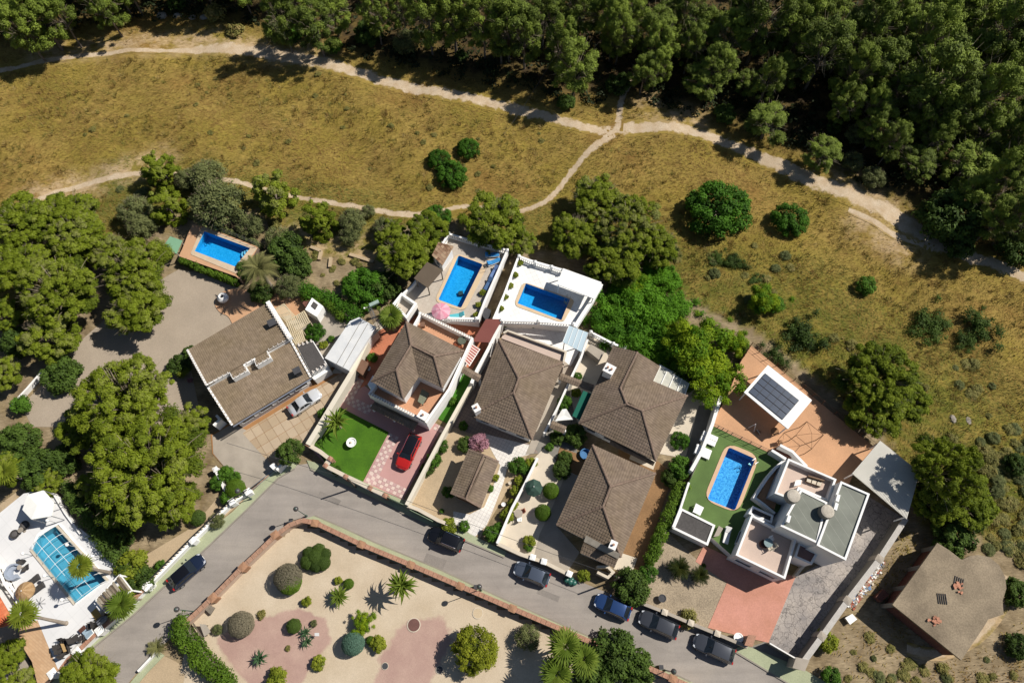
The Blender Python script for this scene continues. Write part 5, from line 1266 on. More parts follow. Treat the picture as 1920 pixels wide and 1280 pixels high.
# ruined terrace walls in the scrub
mb = MB()
for a, b in (((582, 462), (602, 470)), ((602, 470), (598, 486)), ((620, 482), (618, 500)), ((655, 476), (700, 490))):
    mb = MB(); L = PP([a, b], .35)
    d = (L[1] - L[0]).normalized(); s = Vector((-d.y, d.x, 0)) * .22; mb.prism([L[0] - s, L[1] - s, L[1] + s, L[0] + s], -.1, .35)
    mb.build('ruined_wall', sand, label='low crumbling terrace wall on the bare patch behind the villas', cat='wall', group='ruined terrace walls')
# ---------------------------------------------------------------- cars
def car(name, label, px, py, front, paint, L=4.35, W=1.8, H=1.5, kind='hatch', roof=None, z=.02, glass=None, rails=False):
    """car built nose to +x; front = (px, py) of the spot its nose points at"""
    c = P(px, py, z + .7); f = P(*front, z + .7); ang = math.atan2(f.y - c.y, f.x - c.x)
    t = empty(name, (0, 0, 0), label, 'car', 'parked and driving cars')
    hl, hw = L / 2, W / 2
    long_ = kind in ('suv', 'estate')
    st = [(-hl, .80, .42, .62), (-hl + .08, .90, .3, .82), (-hl + .35, .97, .24, .95), (-hl + .9, 1, .22, 1.0), (0, 1, .22, .98), (hl - 1.35, 1, .22, .95), (hl - .75, .98, .24, .86), (hl - .3, .92, .28, .76), (hl - .08, .80, .34, .66), (hl, .62, .42, .58)]
    if kind == 'sedan': st[2] = (-hl + .35, .96, .24, .9); st[3] = (-hl + .9, 1, .22, .93)
    if kind == 'suv': st = [(a, b, c_ + .04, d + .1) for a, b, c_, d in st]
    vs, n = [], 11
    for x, w, zb, zt in st:
        y = hw * w
        vs += [(x, -y * .88, zb), (x, -y, zb + .12), (x, -y, zb + .5 * (zt - zb)), (x, -y * .985, zt - .1), (x, -y * .93, zt - .025), (x, 0, zt + .035), (x, y * .93, zt - .025), (x, y * .985, zt - .1), (x, y, zb + .5 * (zt - zb)), (x, y, zb + .12), (x, y * .88, zb)]
    k = len(st); fs = [(i * n + j, (i + 1) * n + j, (i + 1) * n + (j + 1) % n, i * n + (j + 1) % n) for i in range(k - 1) for j in range(n)]
    fs = [f_[::-1] for f_ in fs]; fs += [range(n), range(k * n - 1, (k - 1) * n - 1, -1)]
    fs = [tuple(f_)[::-1] for f_ in fs]
    mb = MB(); mb.add(vs, fs); mb.build('body', paint, t, smooth=True)
    zb = .98 + (.1 if kind == 'suv' else 0); zr = H
    xs = {'hatch': (hl - 1.15, hl - 1.85, -hl + .75, -hl + .18), 'suv': (hl - 1.2, hl - 1.8, -hl + .5, -hl + .12), 'estate': (hl - 1.3, hl - 2.0, -hl + .7, -hl + .12), 'sedan': (hl - 1.3, hl - 2.0, -hl + 1.35, -hl + .7)}[kind]
    x1, x2, x3, x4 = xs; wb, wr = hw * .92, hw * .74
    Q = lambda x, s, w, zz: Vector((x, s * w, zz))
    g = glass or carglass
    def pane(nm, pts, m, rr=.93):
        c0 = sum(pts, Vector()) / len(pts); q = [c0 + (p - c0) * rr for p in pts]; nn = (q[1] - q[0]).cross(q[2] - q[0]).normalized()
        if nn.z < 0 and abs(nn.z) > .05 or (abs(nn.z) <= .3 and nn.dot(c0 - Vector((0, 0, 1.0))) < 0): nn = -nn
        o = MB(); o.frustum([p - nn * .01 for p in q], [p + nn * .014 for p in q]) if False else o.add([p + nn * .012 for p in q], [range(len(q))]); return o.build(nm, m, t)
    # cabin shell: pillars and roof in body colour, panes proud of it
    A_ = [Q(x1, -1, wb, zb - .06), Q(x1, 1, wb, zb - .06), Q(x4, 1, wb, zb - .06), Q(x4, -1, wb, zb - .06)]
    m1, m2 = x2 * .62 + x3 * .38, x2 * .2 + x3 * .8
    rows = [[Q(x1, s, wb, zb - .03) if 0 else Q(x1, s, wb, zb - .06) for s in (-1, 1)]]
    top = [Q(x2, -1, wr, zr - .05), Q(x2 - .25, -1, wr, zr - .01), Q(x3 + .3, -1, wr, zr - .01), Q(x3, -1, wr * .97, zr - .07)]
    topr = [Vector((p.x, -p.y, p.z)) for p in top]; mid = [Vector((p.x, 0, p.z + .05)) for p in top]
    o = MB(); V = A_ + top + topr + mid
    o.add(V, [(0, 4, 12, 8, 1), (3, 7, 6, 5, 4, 0), (1, 8, 9, 10, 11, 2), (2, 11, 15, 7, 3), (4, 5, 13, 12), (5, 6, 14, 13), (6, 7, 15, 14), (12, 13, 9, 8), (13, 14, 10, 9), (14, 15, 11, 10)])
    o.build('cabin', paint, t, smooth=False)
    o = MB(); rv = [Vector((p.x, p.y * .9, p.z + .012)) for p in top] + [Vector((p.x, 0, p.z + .058)) for p in top] + [Vector((p.x, -p.y * .9, p.z + .012)) for p in top]
    o.add(rv, [(i, i + 1, 4 + i + 1, 4 + i) for i in range(3)] + [(4 + i, 5 + i, 9 + i, 8 + i) for i in range(3)]); o.build('roof_panel', roof or paint, t, smooth=True)
    pane('windshield', [A_[0], A_[1], topr[0], mid[0], top[0]], g, .93)
    pane('rear_window', [A_[2], A_[3], top[3], mid[3], topr[3]], g, .86)
    for s in (-1, 1):
        bt = lambda x, zz=zb: Q(x, s, wb - (zz - zb) * .3 + .0, zz)
        xa, xb = x1 - .25, x4 + .3
        lp = lambda x, f: Vector((x, s * (wb + (wr - wb) * f + .01), zb - .06 + (zr - .05 - zb + .06) * f))
        xm = (x2 + x3) / 2
        pane('side_window', [lp(x1 - .22, .14), lp(xm + .04, .14), lp(xm + .04, .88), lp(x2 - .08, .88)], g, .98)
        pane('side_window', [lp(xm - .04, .14), lp(x4 + .42, .14), lp(x3 + .12, .88), lp(xm - .04, .88)], g, .98)
        o = MB(); o.box((x1 - .3, s * (hw + .1), zb + .06), (.07, 0, 0), (0, .1, 0), (0, 0, .065)); o.build('mirror', paint, t)
        o = MB(); o.box((hl - .2, s * hw * .68, .70), (.13, s * -.05, 0), (0, .09, 0), (-.02, 0, .05)); o.build('headlight', mat('lamp_glass', (.45, .47, .5), 0, rough=.15), t)
        o = MB(); o.box((-hl + .1, s * hw * .74, .86), (.07, 0, 0), (0, .14, 0), (0, 0, .1)); o.build('tail_light', mat('tail_red', (.35, .02, .02), 0, rough=.2), t)
        for x in (-hl + .82, hl - .82):
            o = MB(); o.tube([(x, s * (hw - .2), .33), (x, s * (hw + .005), .33)], .33, 16); wh = o.build('wheel', mat('rubber', (.02, .02, .02), 0), t)
            o = MB(); o.tube([(x, s * (hw + .004), .33), (x, s * (hw + .02), .33)], .21, 12); o.build('rim', steel, wh)
        if rails:
            o = MB(); o.tube([(x2 - .15, s * wr * .97, zr + .01), (x2 - .3, s * wr * .97, zr + .05), (x3 + .3, s * wr * .97, zr + .05), (x3 + .1, s * wr * .97, zr)], .03, 5); o.build('roof_rail', mat('chrome', (.7, .7, .72), 0, rough=.2, metal=1), t)
    o = MB(); bz = lambda x: np.interp(x, [s_[0] for s_ in st], [s_[3] for s_ in st])
    bx = [x1 + .04, x1 + .35, hl - .55, hl - .22]; vs = []
    for x in bx:
        w = hw * .80 * (1 if x < hl - .5 else .9); z_ = bz(x); vs += [(x, -w, z_ + .0), (x, 0, z_ + .045), (x, w, z_ + .0)]
    o.add([(a, b, c_ + .012) for a, b, c_ in vs], [(i * 3 + j, (i + 1) * 3 + j, (i + 1) * 3 + j + 1, i * 3 + j + 1) for i in range(3) for j in range(2)]); o.build('bonnet', paint, t, smooth=True)
    o = MB(); o.box((hl + .005, 0, .48), (.015, 0, 0), (0, .26, 0), (0, 0, .06)); o.build('number_plate', white, t)
    o = MB(); o.box((-hl - .005, 0, .55), (.015, 0, 0), (0, .26, 0), (0, 0, .06)); o.build('number_plate', white, t)
    t.location = (c.x, c.y, z); t.rotation_euler.z = ang
    return t
def paint(name, c, metal=.3, rough=.22):
    t = NT(name); t.color(tuple(c) + (1,)); m = t.fin(rough, .5, metal); t.b.inputs['Coat Weight'].default_value = .6; t.b.inputs['Coat Roughness'].default_value = .06; return m
navy, silver, red_, black_, bgrey, blue_, dgrey, dgrey2 = paint('navy_paint', (.012, .02, .045)), paint('silver_paint', (.66, .67, .68), .4, .3), paint('red_paint', (.42, .015, .012), .1), paint('black_paint', (.008, .008, .01)), paint('blue_grey_paint', (.10, .12, .16), .5), paint('blue_paint', (.025, .06, .17), .4), paint('dark_grey_paint', (.07, .074, .085), .5), paint('graphite_paint', (.075, .08, .092), .5)
car('driving_car', 'dark navy hatchback driving up the open road beside the green pavement', 350, 1071, (376, 1048), navy, 4.4, 1.82, 1.48, 'hatch', black_)
car('parked_car', 'silver saloon parked on the tan slab driveway of the long villa', 571, 753, (596, 736), silver, 4.4, 1.75, 1.45, 'sedan', z=.1)
car('parked_car', 'bright red estate car with black roof on the pink driveway', 766, 846, (754, 872), red_, 4.55, 1.85, 1.5, 'suv', black_, .06, rails=True)
car('parked_car', 'black off-roader parked at the kerb below the garage yard bushes', 836, 1010, (812, 1000), black_, 4.3, 1.85, 1.65, 'suv', rails=True)
car('parked_car', 'blue-grey hatchback parked by the white street pillars', 997, 1075, (970, 1064), bgrey, 4.2, 1.78, 1.5, 'hatch')
car('parked_car', 'blue car half hidden beneath the pink-flowered street tree', 1149, 1137, (1122, 1125), blue_, 4.2, 1.76, 1.48, 'hatch')
car('parked_car', 'dark grey estate parked just past the flowering street tree', 1235, 1170, (1206, 1157), dgrey, 4.5, 1.8, 1.52, 'estate')
car('parked_car', 'graphite estate parked last in the row before the gate', 1339, 1215, (1310, 1202), dgrey2, 4.6, 1.82, 1.56, 'estate')
car('parked_car', 'red car tucked under the corrugated cream carport', 1690, 922, (1710, 905), red_, 4.2, 1.78, 1.45, 'hatch', z=.07)
# ---------------------------------------------------------------- street furniture
def lamp(px, py, h, label, base=.13, arm=(0, 0)):
    b = P(px, py, base); t = empty('street_lamp', b, label, 'street lamp', 'street lamps')
    k = MB(); k.tube([b, b + Vector((0, 0, h))], [.06, .04], 6); k.build('pole', mat('lamp_green', (.06, .10, .08), .1), t)
    k = MB(); k.lathe(b, [(.13, 0), (.11, .25), (.07, .5)], 8); k.build('base', MATS['lamp_green'], t)
    k = MB(); k.ball(b + Vector((0, 0, h + .24)), .30, 8); k.build('globe', mat('smoked_globe', (.06, .055, .055), .1, rough=.25, spec=.5), t, smooth=True)
    k = MB(); k.lathe(b + Vector((0, 0, h + .5)), [(.12, 0), (.07, .06), (0, .1)], 8); k.build('finial', MATS['lamp_green'], t)
lamp(902, 1106, 4.5, 'globe street lamp on the green pavement above the round sand manhole')
lamp(366, 1146, 4.5, 'globe street lamp behind the park wall near the clipped hedge')
lamp(1246, 1256, 4.5, 'globe street lamp near the big palm cluster')
lamp(575, 967, 4.3, 'globe street lamp at the park wall corner')
lamp(471, 935, 4.3, 'globe street lamp beside the white gate pillar of the villa')
def bin_(px, py, label):
    b = P(px, py, .13); t = empty('litter_bin', b, label, 'litter bin', 'litter bins')
    k = MB(); k.cube(b.x - .2, b.x + .2, b.y - .2, b.y + .2, .13, .95); k.build('bin_body', mat('bin_tan', A(150, 140, 110), .1), t); k = MB(); k.cube(b.x - .24, b.x + .24, b.y - .24, b.y + .24, .952, 1.02); k.build('lid', darkgrey, t)
bin_(893, 1101, 'small tan litter bin beside the lamp on the green pavement'); bin_(1237, 1250, 'small tan litter bin near the palm cluster lamp'); bin_(549, 978, 'small tan bin at the rounded park corner')
def manhole(px, py, r, m, label, z=.056):
    c = P(px, py, z); t = empty('manhole', c, label, 'manhole')
    k = MB(); k.lathe(c, [(r * 1.12, 0), (r * 1.12, .05), (r, .05)], 24); k.build('ring', cream, t); k = MB(); k.lathe(c, [(r * .98, .03), (r * .98, .056), (0, .06)], 24); k.build('cover', m, t)
manhole(776, 1171, .68, mat('rust_cover', A(128, 92, 84), .2), 'round rust-brown manhole cover in the park')
manhole(896, 1149, .55, parksand, 'sand-coloured round manhole in the park')
manhole(824, 1255, .38, darkgrey, 'small black manhole in the palm shadow', .056); manhole(722, 1248, .34, darkgrey, 'small dark manhole at the purple shadow edge', .058)
# lattice mast
mt = empty('lattice_mast', P(709, 615, 0), 'grey lattice utility mast with insulators beside the flat white shed', 'mast'); b = P(709, 615, 0); s = .28; Hm = 6.2
for i, j in ((-1, -1), (1, -1), (1, 1), (-1, 1)): k = MB(); k.tube([b + Vector((i * s, j * s, 0)), b + Vector((i * s * .6, j * s * .6, Hm))], .03, 4); k.build('leg', steel, mt)
k = MB()
for q in range(14):
    z0, z1 = Hm * q / 14, Hm * (q + 1) / 14; w = s * (1 - .4 * q / 14)
    for (i, j), (i2, j2) in (((-1, -1), (1, -1)), ((1, -1), (1, 1)), ((1, 1), (-1, 1)), ((-1, 1), (-1, -1))): k.tube([b + Vector((i * w, j * w, z0)), b + Vector((i2 * w, j2 * w, z1))], .018, 3, cap=False)
k.build('bracing', steel, mt, kind='stuff')
k = MB(); k.tube([b + Vector((-.7, -.2, Hm)), b + Vector((.9, .5, Hm))], .07, 5); k.build('crossarm', greyconc, mt)
k = MB(); k.box(b + Vector((.6, .4, Hm + .25)), (.55, .3, 0), (-.1, .2, 0), (0, 0, .12)); k.build('street_light', mat('light_head', A(170, 190, 180), .1), mt)
for f in (-.6, .1): k = MB(); k.ball(b + Vector((f, f * .4, Hm + .2)), .12, 5); k.build('insulator', white, mt)
def cable(label, a, za, b_, zb, sag):
    p, q = P(*a, za), P(*b_, zb); c = [p.lerp(q, i / 14) - Vector((0, 0, sag * 4 * (i / 14) * (1 - i / 14))) for i in range(15)]
    k = MB(); k.tube(c, .022, 4); k.build('overhead_cable', darkgrey, label=label, cat='cable')
cable('overhead cable from the dark forest down to the dry field', (1040, 105), 7.5, (945, 252), .3, .5)
fp = P(945, 252, 0); k = MB(); k.tube([fp, fp + Vector((0, 0, .45))], .05, 5); k.build('cable_stake', wood_grey, label='short stake holding the cable end in the dry field', cat='stake')
cable('overhead cable over the street lawn and driveway', (652, 897), 4.7, (1160, 1082), 4.7, .4)
cable('overhead cable crossing the street bend', (425, 830), 4.7, (652, 897), 4.7, .3)
up_ = P(652, 897, 4.7); k = MB(); k.tube([(up_.x, up_.y, 0), (up_.x, up_.y, 4.8)], [.12, .09], 7); k.build('utility_pole', wood_grey, label='wooden utility pole at the street wall of the green lawn', cat='utility pole')
up_ = P(1160, 1082, 4.7); k = MB(); k.tube([(up_.x, up_.y, 0), (up_.x, up_.y, 4.8)], [.12, .09], 7); k.build('utility_pole', wood_grey, label='wooden utility pole hidden in the flowering street tree', cat='utility pole')
# ---------------------------------------------------------------- garden and pool things
def lounger(label, px, py, ang, z, m, frame=white, L=1.95, W=.68, back=.35, group='sun loungers'):
    t = empty('sun_lounger', (0, 0, 0), label, 'sun lounger', group)
    for x in (-L * .4, L * .4):
        for y in (-W * .4, W * .4): k = MB(); k.cube(x - .03, x + .03, y - .03, y + .03, 0, .27); k.build('leg', frame, t)
    k = MB(); k.cube(-L / 2, L / 2, -W / 2, W / 2, .27, .32); k.build('frame', frame, t)
    k = MB(); k.cube(-L / 2 + .02, L * .18, -W / 2 + .04, W / 2 - .04, .322, .40); k.build('seat', m, t)
    k = MB(); k.box((L * .18 + L * .15, 0, .40 + back / 2), (L * .155, 0, back / 2), (0, W / 2 - .04, 0), (-.03, 0, .05)); k.build('backrest', m, t)
    c = P(px, py, z + .3); t.location = (c.x, c.y, z); t.rotation_euler.z = ang; return t
lounger('bright blue lounger lying nearest the far balustrade', 923, 478, R(185), 2.2, bluefabric)
lounger('bright blue lounger angled beside the other blue one', 926, 491, R(205), 2.2, bluefabric)
strip = mat('pale_blue_fabric', A(130, 160, 214), .4, 6, .2, local=True)
lounger('pale striped blue lounger against the terrace side wall', 927, 510, R(65), 2.2, strip)
lounger('dull blue lounger nearest the potted plants on the terrace side', 916, 533, R(65), 2.2, mat('dull_blue_fabric', A(90, 124, 170), .2, 4, local=True))
lounger('turquoise lounger beside the pink parasol', 857, 592, R(10), 2.2, mat('turquoise_fabric', A(110, 214, 226), .1, 3, local=True))
for (x, y), l in zip(((1331, 818), (1327, 827), (1319, 843), (1316, 851)), ('white lounger nearest the orange terrace along the lawn wall', 'second white lounger from the orange terrace along the lawn wall', 'third white lounger from the orange terrace along the lawn wall', 'white lounger nearest the long hedge along the lawn wall')):
    lounger(l, x, y, R(155), 1.5, white, back=.2)
lounger('white bench lounger on the shaded grass behind the pump house', 1363, 1003, R(70), 1.5, whitew, back=.25)
gcush = mat('grey_mesh', A(84, 82, 80), .2, 4, local=True)
lounger('grey mesh lounger next to the straw parasol, upper of two', 59, 1090, R(40), 1.3, gcush, darkgrey, back=.1)
lounger('grey mesh lounger next to the straw parasol, lower of two', 68, 1105, R(40), 1.3, gcush, darkgrey, back=.1)
def parasol(label, px, py, r, z, h, ms, n=12, dip=.45, name='parasol'):
    c = P(px, py, z + h); R_ = rad(px, py, r, z + h); t = empty(name, (c.x, c.y, z), label, 'parasol')
    k = MB(); k.tube([(c.x, c.y, z), (c.x, c.y, z + h)], .035, 6); k.build('pole', white, t)
    k = MB(); k.lathe((c.x, c.y, z), [(.28, 0), (.28, .08), (.05, .12)], 12); k.build('base', greyconc, t)
    for i in range(n):
        a0, a1 = 2 * math.pi * i / n, 2 * math.pi * (i + 1) / n; k = MB()
        rim = [c + Vector((math.cos(a) * R_, math.sin(a) * R_, -dip)) for a in (a0, a1)]; md = [c + Vector((math.cos(a) * R_ * .5, math.sin(a) * R_ * .5, -dip * .32)) for a in (a0, a1)]
        dr = [p - Vector((0, 0, .16)) for p in rim]
        k.add([c, *md, *rim, *dr], [(0, 1, 2), (1, 3, 4, 2), (3, 5, 6, 4)]); k.build('canopy_panel', ms[i % len(ms)], t)
    k = MB(); k.ball(c + Vector((0, 0, .04)), .06, 4); k.build('finial', white, t)
parasol('pink parasol with paler stripes at the end of the pool', 826, 580, 18, 2.2, 2.3, [mat('parasol_pink', A(240, 160, 180), .05), mat('parasol_pale', A(250, 190, 204), .05)])
parasol('round straw parasol beside the orange-red roof', 40, 1107, 17.5, 1.3, 2.3, [mat('straw', A(208, 172, 128), .25, 3, .25, 14), mat('straw_dark', A(188, 152, 108), .25, 3, .25, 14)], 16, .6, 'straw_parasol')
parasol('dark green garden parasol beside the slim white wall', 1001, 912, 17, .07, 2.2, [mat('parasol_green', A(58, 84, 74), .2, 2, .2), mat('parasol_green_light', A(70, 98, 86), .2, 2, .2)], 8, .6)
def table_set(label, px, py, z, m, r=.5, chairs=4, cm=None, rot=0):
    c = P(px, py, z + .74); t = empty('table', (c.x, c.y, z), label, 'table')
    k = MB(); k.lathe((c.x, c.y, z + .70), [(r, 0), (r, .04)], 16); k.build('tabletop', m, t)
    k = MB(); k.lathe((c.x, c.y, z), [(.22, 0), (.04, .06), (.04, .695)], 8); k.build('pedestal', m, t)
    return c
def chair(label, px, py, z, ang, m, group='garden chairs', s=1.0):
    t = empty('chair', (0, 0, 0), label, 'chair', group)
    for x in (-.2, .2):
        for y in (-.2, .2): k = MB(); k.cube(x - .02, x + .02, y - .02, y + .02, 0, .42); k.build('leg', m, t)
    k = MB(); k.cube(-.24, .24, -.24, .24, .42, .46); k.build('seat', m, t); k = MB(); k.box((-.25, 0, .70), (.025, 0, 0), (0, .24, 0), (-.05, 0, .24)); k.build('backrest', m, t)
    for y in (-.25, .25): k = MB(); k.cube(-.22, .18, y - .02, y + .02, .62, .65); k.build('armrest', m, t)
    c = P(px, py, z + .5); t.location = (c.x, c.y, z); t.rotation_euler.z = ang; t.scale = (s, s, s)
rattan = mat('dark_rattan', (.05, .045, .042), .3, 4, .3, 20)
table_set('round metal table on the upper orange terrace corner', 866, 638, 3.05, mat('green_metal', A(110, 116, 100), .2), .55); chair('rust chair below the round terrace table', 863, 651, 3.05, R(100), mat('rust_chair', A(150, 80, 50), .3)); chair('rust chair left of the round terrace table', 855, 646, 3.05, R(30), MATS['rust_chair'])
table_set('grey-blue table on the front pink roof terrace', 1441, 1017, 3.05, mat('grey_blue', A(150, 170, 172), .1), .5)
k = MB(); c = P(1431, 1020, 3.06); k.lathe((c.x, c.y, 3.03), [(.45, 0), (.48, .3), (.42, .42), (0, .45)], 16); k.build('pouf', mat('brown_rattan', A(96, 64, 56), .2), label='round dark brown pouf beside the roof terrace table', cat='pouf')
chair('beige chair below the grey-blue roof table', 1444, 1027, 3.05, R(110), cream); chair('beige chair right beside the grey-blue roof table', 1451, 1023, 3.05, R(200), cream); chair('white chair in the shade above the grey-blue roof table', 1446, 1010, 3.05, R(-70), white)
sb = empty('sofa', P(1528, 900, 4.05), 'brown wicker sofa on the rear pink roof terrace', 'sofa'); q = PP([(1513, 893), (1543, 902), (1539, 912), (1511, 902)], 4.4); m_ = mat('wicker_brown', A(150, 122, 100), .3, 5, .3)
k = MB(); k.prism(q, 4.06, 4.4); k.build('seat', m_, sb); k = MB(); k.bar((q[0] + q[1]) / 2 + (q[0] - q[1]) / 2 + Vector((0, 0, .2)), q[1] + Vector((0, 0, .2)), .15, .45); k.build('backrest', m_, sb)
for i in range(3): k = MB(); a, b = q[0].lerp(q[1], i / 3 + .03), q[0].lerp(q[1], i / 3 + .30); c_, d_ = q[3].lerp(q[2], i / 3 + .30), q[3].lerp(q[2], i / 3 + .03); k.prism([a.lerp(d_, .25), b.lerp(c_, .25), c_, d_], 4.402, 4.5); k.build('cushion', cream, sb)
def boxtable(label, q, z, h, m, name='side_table'):
    w = PP(q, z + h); c = sum(w, Vector()) / 4; t = empty(name, (c.x, c.y, z), label, 'table'); k = MB(); k.prism(w, z + h - .06, z + h, bottom=True); k.build('tabletop', m, t)
    for p in inset(w, .08): k = MB(); k.cube(p.x - .04, p.x + .04, p.y - .04, p.y + .04, z, z + h - .062); k.build('leg', m, t)
boxtable('white side table on the rear pink roof terrace', [(1492, 900), (1503, 899), (1501, 908), (1489, 911)], 4.05, .5, white)
boxtable('white square table on the pool lawn beside the pump house', [(1305, 943), (1320, 951), (1313, 966), (1299, 959)], 1.5, .7, white, 'garden_table')
boxtable('grey rattan table under the shade behind the pump house', [(1348, 985), (1356, 990), (1348, 1004), (1338, 1006)], 1.5, .5, concrete)
table_set('dark round table under the solar shelter edge', 1453, 808, 1.54, mat('tan_table', A(170, 130, 96), .2), .5); chair('tan chair at the lower corner of the solar shelter', 1463, 829, 1.54, R(0), MATS['tan_table'])
k = empty('easel_frame', P(1412, 799, 1.54), 'white folding frame standing on the orange terrace', 'frame'); b = P(1411, 800, 1.55)
for dx, dy in ((-.5, -.1), (.45, .2), (.1, -.6)): m = MB(); m.tube([b + Vector((dx, dy, 0)), b + Vector((0, 0, 1.2))], .04, 5); m.build('leg', white, k)
k = empty('wooden_crate', P(1423, 809, 1.54), 'small tan wooden crate on the orange terrace', 'crate'); q = PP([(1419, 805), (1428, 808), (1425, 814), (1417, 810)], 1.8); m = MB(); m.prism(q, 1.56, 1.8); m.build('crate_body', MATS['tan_table'], k); m = MB(); m.bar(q[0] + Vector((0, 0, .03)), q[2] + Vector((0, 0, .03)), .1, .05); m.build('slat', cream, k)
c = table_set('round grey table on the cream patio of the street bungalow', 972, 962, .08, concrete, .5); chair('orange-cushioned chair at the round patio table', 980, 958, .08, R(200), mat('orange_fabric', A(226, 140, 110), .1)); chair('white chair below the round patio table', 974, 973, .08, R(90), white)
# bare metal frame on the terrace
fr = empty('metal_frame', P(1530, 805, 1.54), 'bare rust metal canopy frame on the orange terrace', 'canopy frame'); zf = 3.9
tq = PP([(1513, 790), (1544, 815), (1522, 841), (1492, 816)], zf)
for i in range(4):
    m = MB(); m.tube([tq[i], tq[(i + 1) % 4]], .03, 5); m.build('beam', rust, fr)
    m = MB(); m.tube([Vector((tq[i].x, tq[i].y, 1.54)), tq[i]], .045, 5); m.build('post', rust, fr)
apex = sum(tq, Vector()) / 4 + Vector((0, 0, .7))
for p in tq: m = MB(); m.tube([p, apex], .018, 4); m.build('shadow_bar', rust, fr)  # thin bars stand in for the frame's diagonal shadow lines
# sun deck things
for l, x, y in (('dark rattan pod chair nearest the canopy tent', 46.5, 984), ('dark rattan pod chair farther from the canopy tent', 27.5, 1001)):
    c = P(x, y, 1.7); t = empty('pod_chair', (c.x, c.y, 1.3), l, 'chair', 'pod chairs'); k = MB(); k.lathe((c.x, c.y, 1.3), [(.3, 0), (.5, .35), (.52, .5), (.36, .46), (0, .42)], 16); k.build('shell', rattan, t); k = MB(); k.lathe((c.x, c.y, 1.74), [(.34, 0), (.3, .05), (0, .07)], 14); k.build('cushion', mat('grey_cushion', A(110, 106, 104), .2), t)
c = table_set('small beige round table between the two rattan pod chairs', 38, 993, 1.3, mat('beige_top', A(170, 160, 146), .2), .32)
for l, x, y, a in (('dark petal-shaped lounge chair by the blue-grey sofa', 41, 1053, R(10)), ('dark petal-shaped lounge chair standing upright, nearer the pool', 48, 1065, R(65))):
    c = P(x, y, 1.6); t = empty('petal_chair', (c.x, c.y, 1.3), l, 'chair', 'petal chairs'); u, v = Vector((math.cos(a), math.sin(a), 0)), Vector((-math.sin(a), math.cos(a), 0))
    k = MB(); k.add([c + u * x_ + v * y_ + Vector((0, 0, z_)) for x_, y_, z_ in ((-.55, 0, .25), (-.2, .28, .1), (.25, .26, 0), (.6, 0, .1), (.25, -.26, 0), (-.2, -.28, .1), (0, 0, -.08))], [(i, (i + 1) % 6, 6) for i in range(6)]); k.build('shell', rattan, t); k = MB(); k.lathe((c.x, c.y, 1.3), [(.2, 0), (.04, .05), (.04, .22)], 8); k.build('foot', black, t)
so = empty('curved_sofa', P(26, 1070, 1.3), 'pale blue-grey curved sofa by the sun deck edge', 'sofa'); k = MB(); k2 = MB()
arc = [P(26, 1072, 1.7) + Vector((math.cos(a) * .85, math.sin(a) * .85, 0)) for a in np.linspace(R(60), R(320), 10)]; arc2 = [P(26, 1072, 1.7) + Vector((math.cos(a) * .3, math.sin(a) * .3, 0)) for a in np.linspace(R(60), R(320), 10)]
for i in range(9): k.prism([arc[i], arc[i + 1], arc2[i + 1], arc2[i]], 1.3, 1.68)
k.build('seat', mat('pale_blue_fabric_sofa', A(182, 192, 208), .1), so); a, b = offset_line(arc, .1), offset_line(arc, -.08)
for i in range(9): k2.prism([a[i], a[i + 1], b[i + 1], b[i]], 1.3, 2.0)
k2.build('backrest', MATS['pale_blue_fabric_sofa'], so)
table_set('small round glass table beside the blue-grey sofa', 36, 1063, 1.3, concrete, .28)
star = empty('star_stand', P(74, 1131, 1.3), 'star-shaped metal parasol foot beside the palm', 'parasol foot'); b = P(74, 1131, 1.32)
for i in range(4): a = math.pi * i / 4; k = MB(); k.bar(b - Vector((math.cos(a), math.sin(a), 0)) * .7, b + Vector((math.cos(a), math.sin(a), 0)) * .7, .06, .05); k.build('spoke', steel, star)
def decklamp(px, py, label, h=1.7):
    b = P(px, py, 1.3); t = empty('garden_lamp', b, label, 'garden lamp', 'white globe lamps round the covered pool'); k = MB(); k.tube([b, b + Vector((0, 0, h))], .035, 5); k.build('pole', steel, t); k = MB(); k.ball(b + Vector((0, 0, h + .16)), .2, 6); k.build('globe', white, t)
for x, y, l in ((62, 1041, 'white globe lamp halfway along the near edge of the covered pool'), (102, 1082, 'white globe lamp near the straw parasol side of the covered pool'), (134, 1126, 'white globe lamp at the lower corner of the covered pool'), (143, 1025, 'white globe lamp on the pine side of the covered pool'), (107, 980, 'white globe lamp at the tent end of the covered pool'), (190, 1046, 'white globe lamp under the tree hedge, farthest from the tent')): decklamp(x, y, l)
dt = empty('dining_table', P(118, 1213, 1.3), 'long wooden dining table ringed by dark chairs near the street wall', 'table'); q = PP([(113, 1206), (119, 1206), (125, 1220), (119, 1222)], 2.05); k = MB(); k.prism(q, 1.99, 2.05, bottom=True); k.build('tabletop', mat('oak', A(214, 178, 124), .15), dt)
for p in inset(q, .1): k = MB(); k.cube(p.x - .04, p.x + .04, p.y - .04, p.y + .04, 1.3, 1.988); k.build('leg', black, dt)
for i, (x, y, a) in enumerate(((110, 1212, 20), (113, 1220, 20), (117, 1227, 60), (125, 1212, 200), (127, 1219, 200), (116, 1203, -70), (122, 1204, -70))): chair('dark dining chair pulled up to the long wooden table', x, y, 1.3, R(a), rattan, 'dining chairs by the street wall', 1.15)
boxtable('brown low coffee table on the sun deck near the street', [(146, 1181), (157, 1171), (162, 1177), (151, 1187)], 1.3, .45, mat('brown_top', A(110, 72, 60), .3))
chair('dark armchair above the brown coffee table', 170, 1173, 1.3, R(200), rattan, s=1.4); chair('dark armchair below the brown coffee table, nearer the dining table', 142, 1197, 1.3, R(40), rattan, s=1.5); chair('small dark chair between the coffee table and the street wall', 153, 1195, 1.3, R(100), rattan, s=1.1)
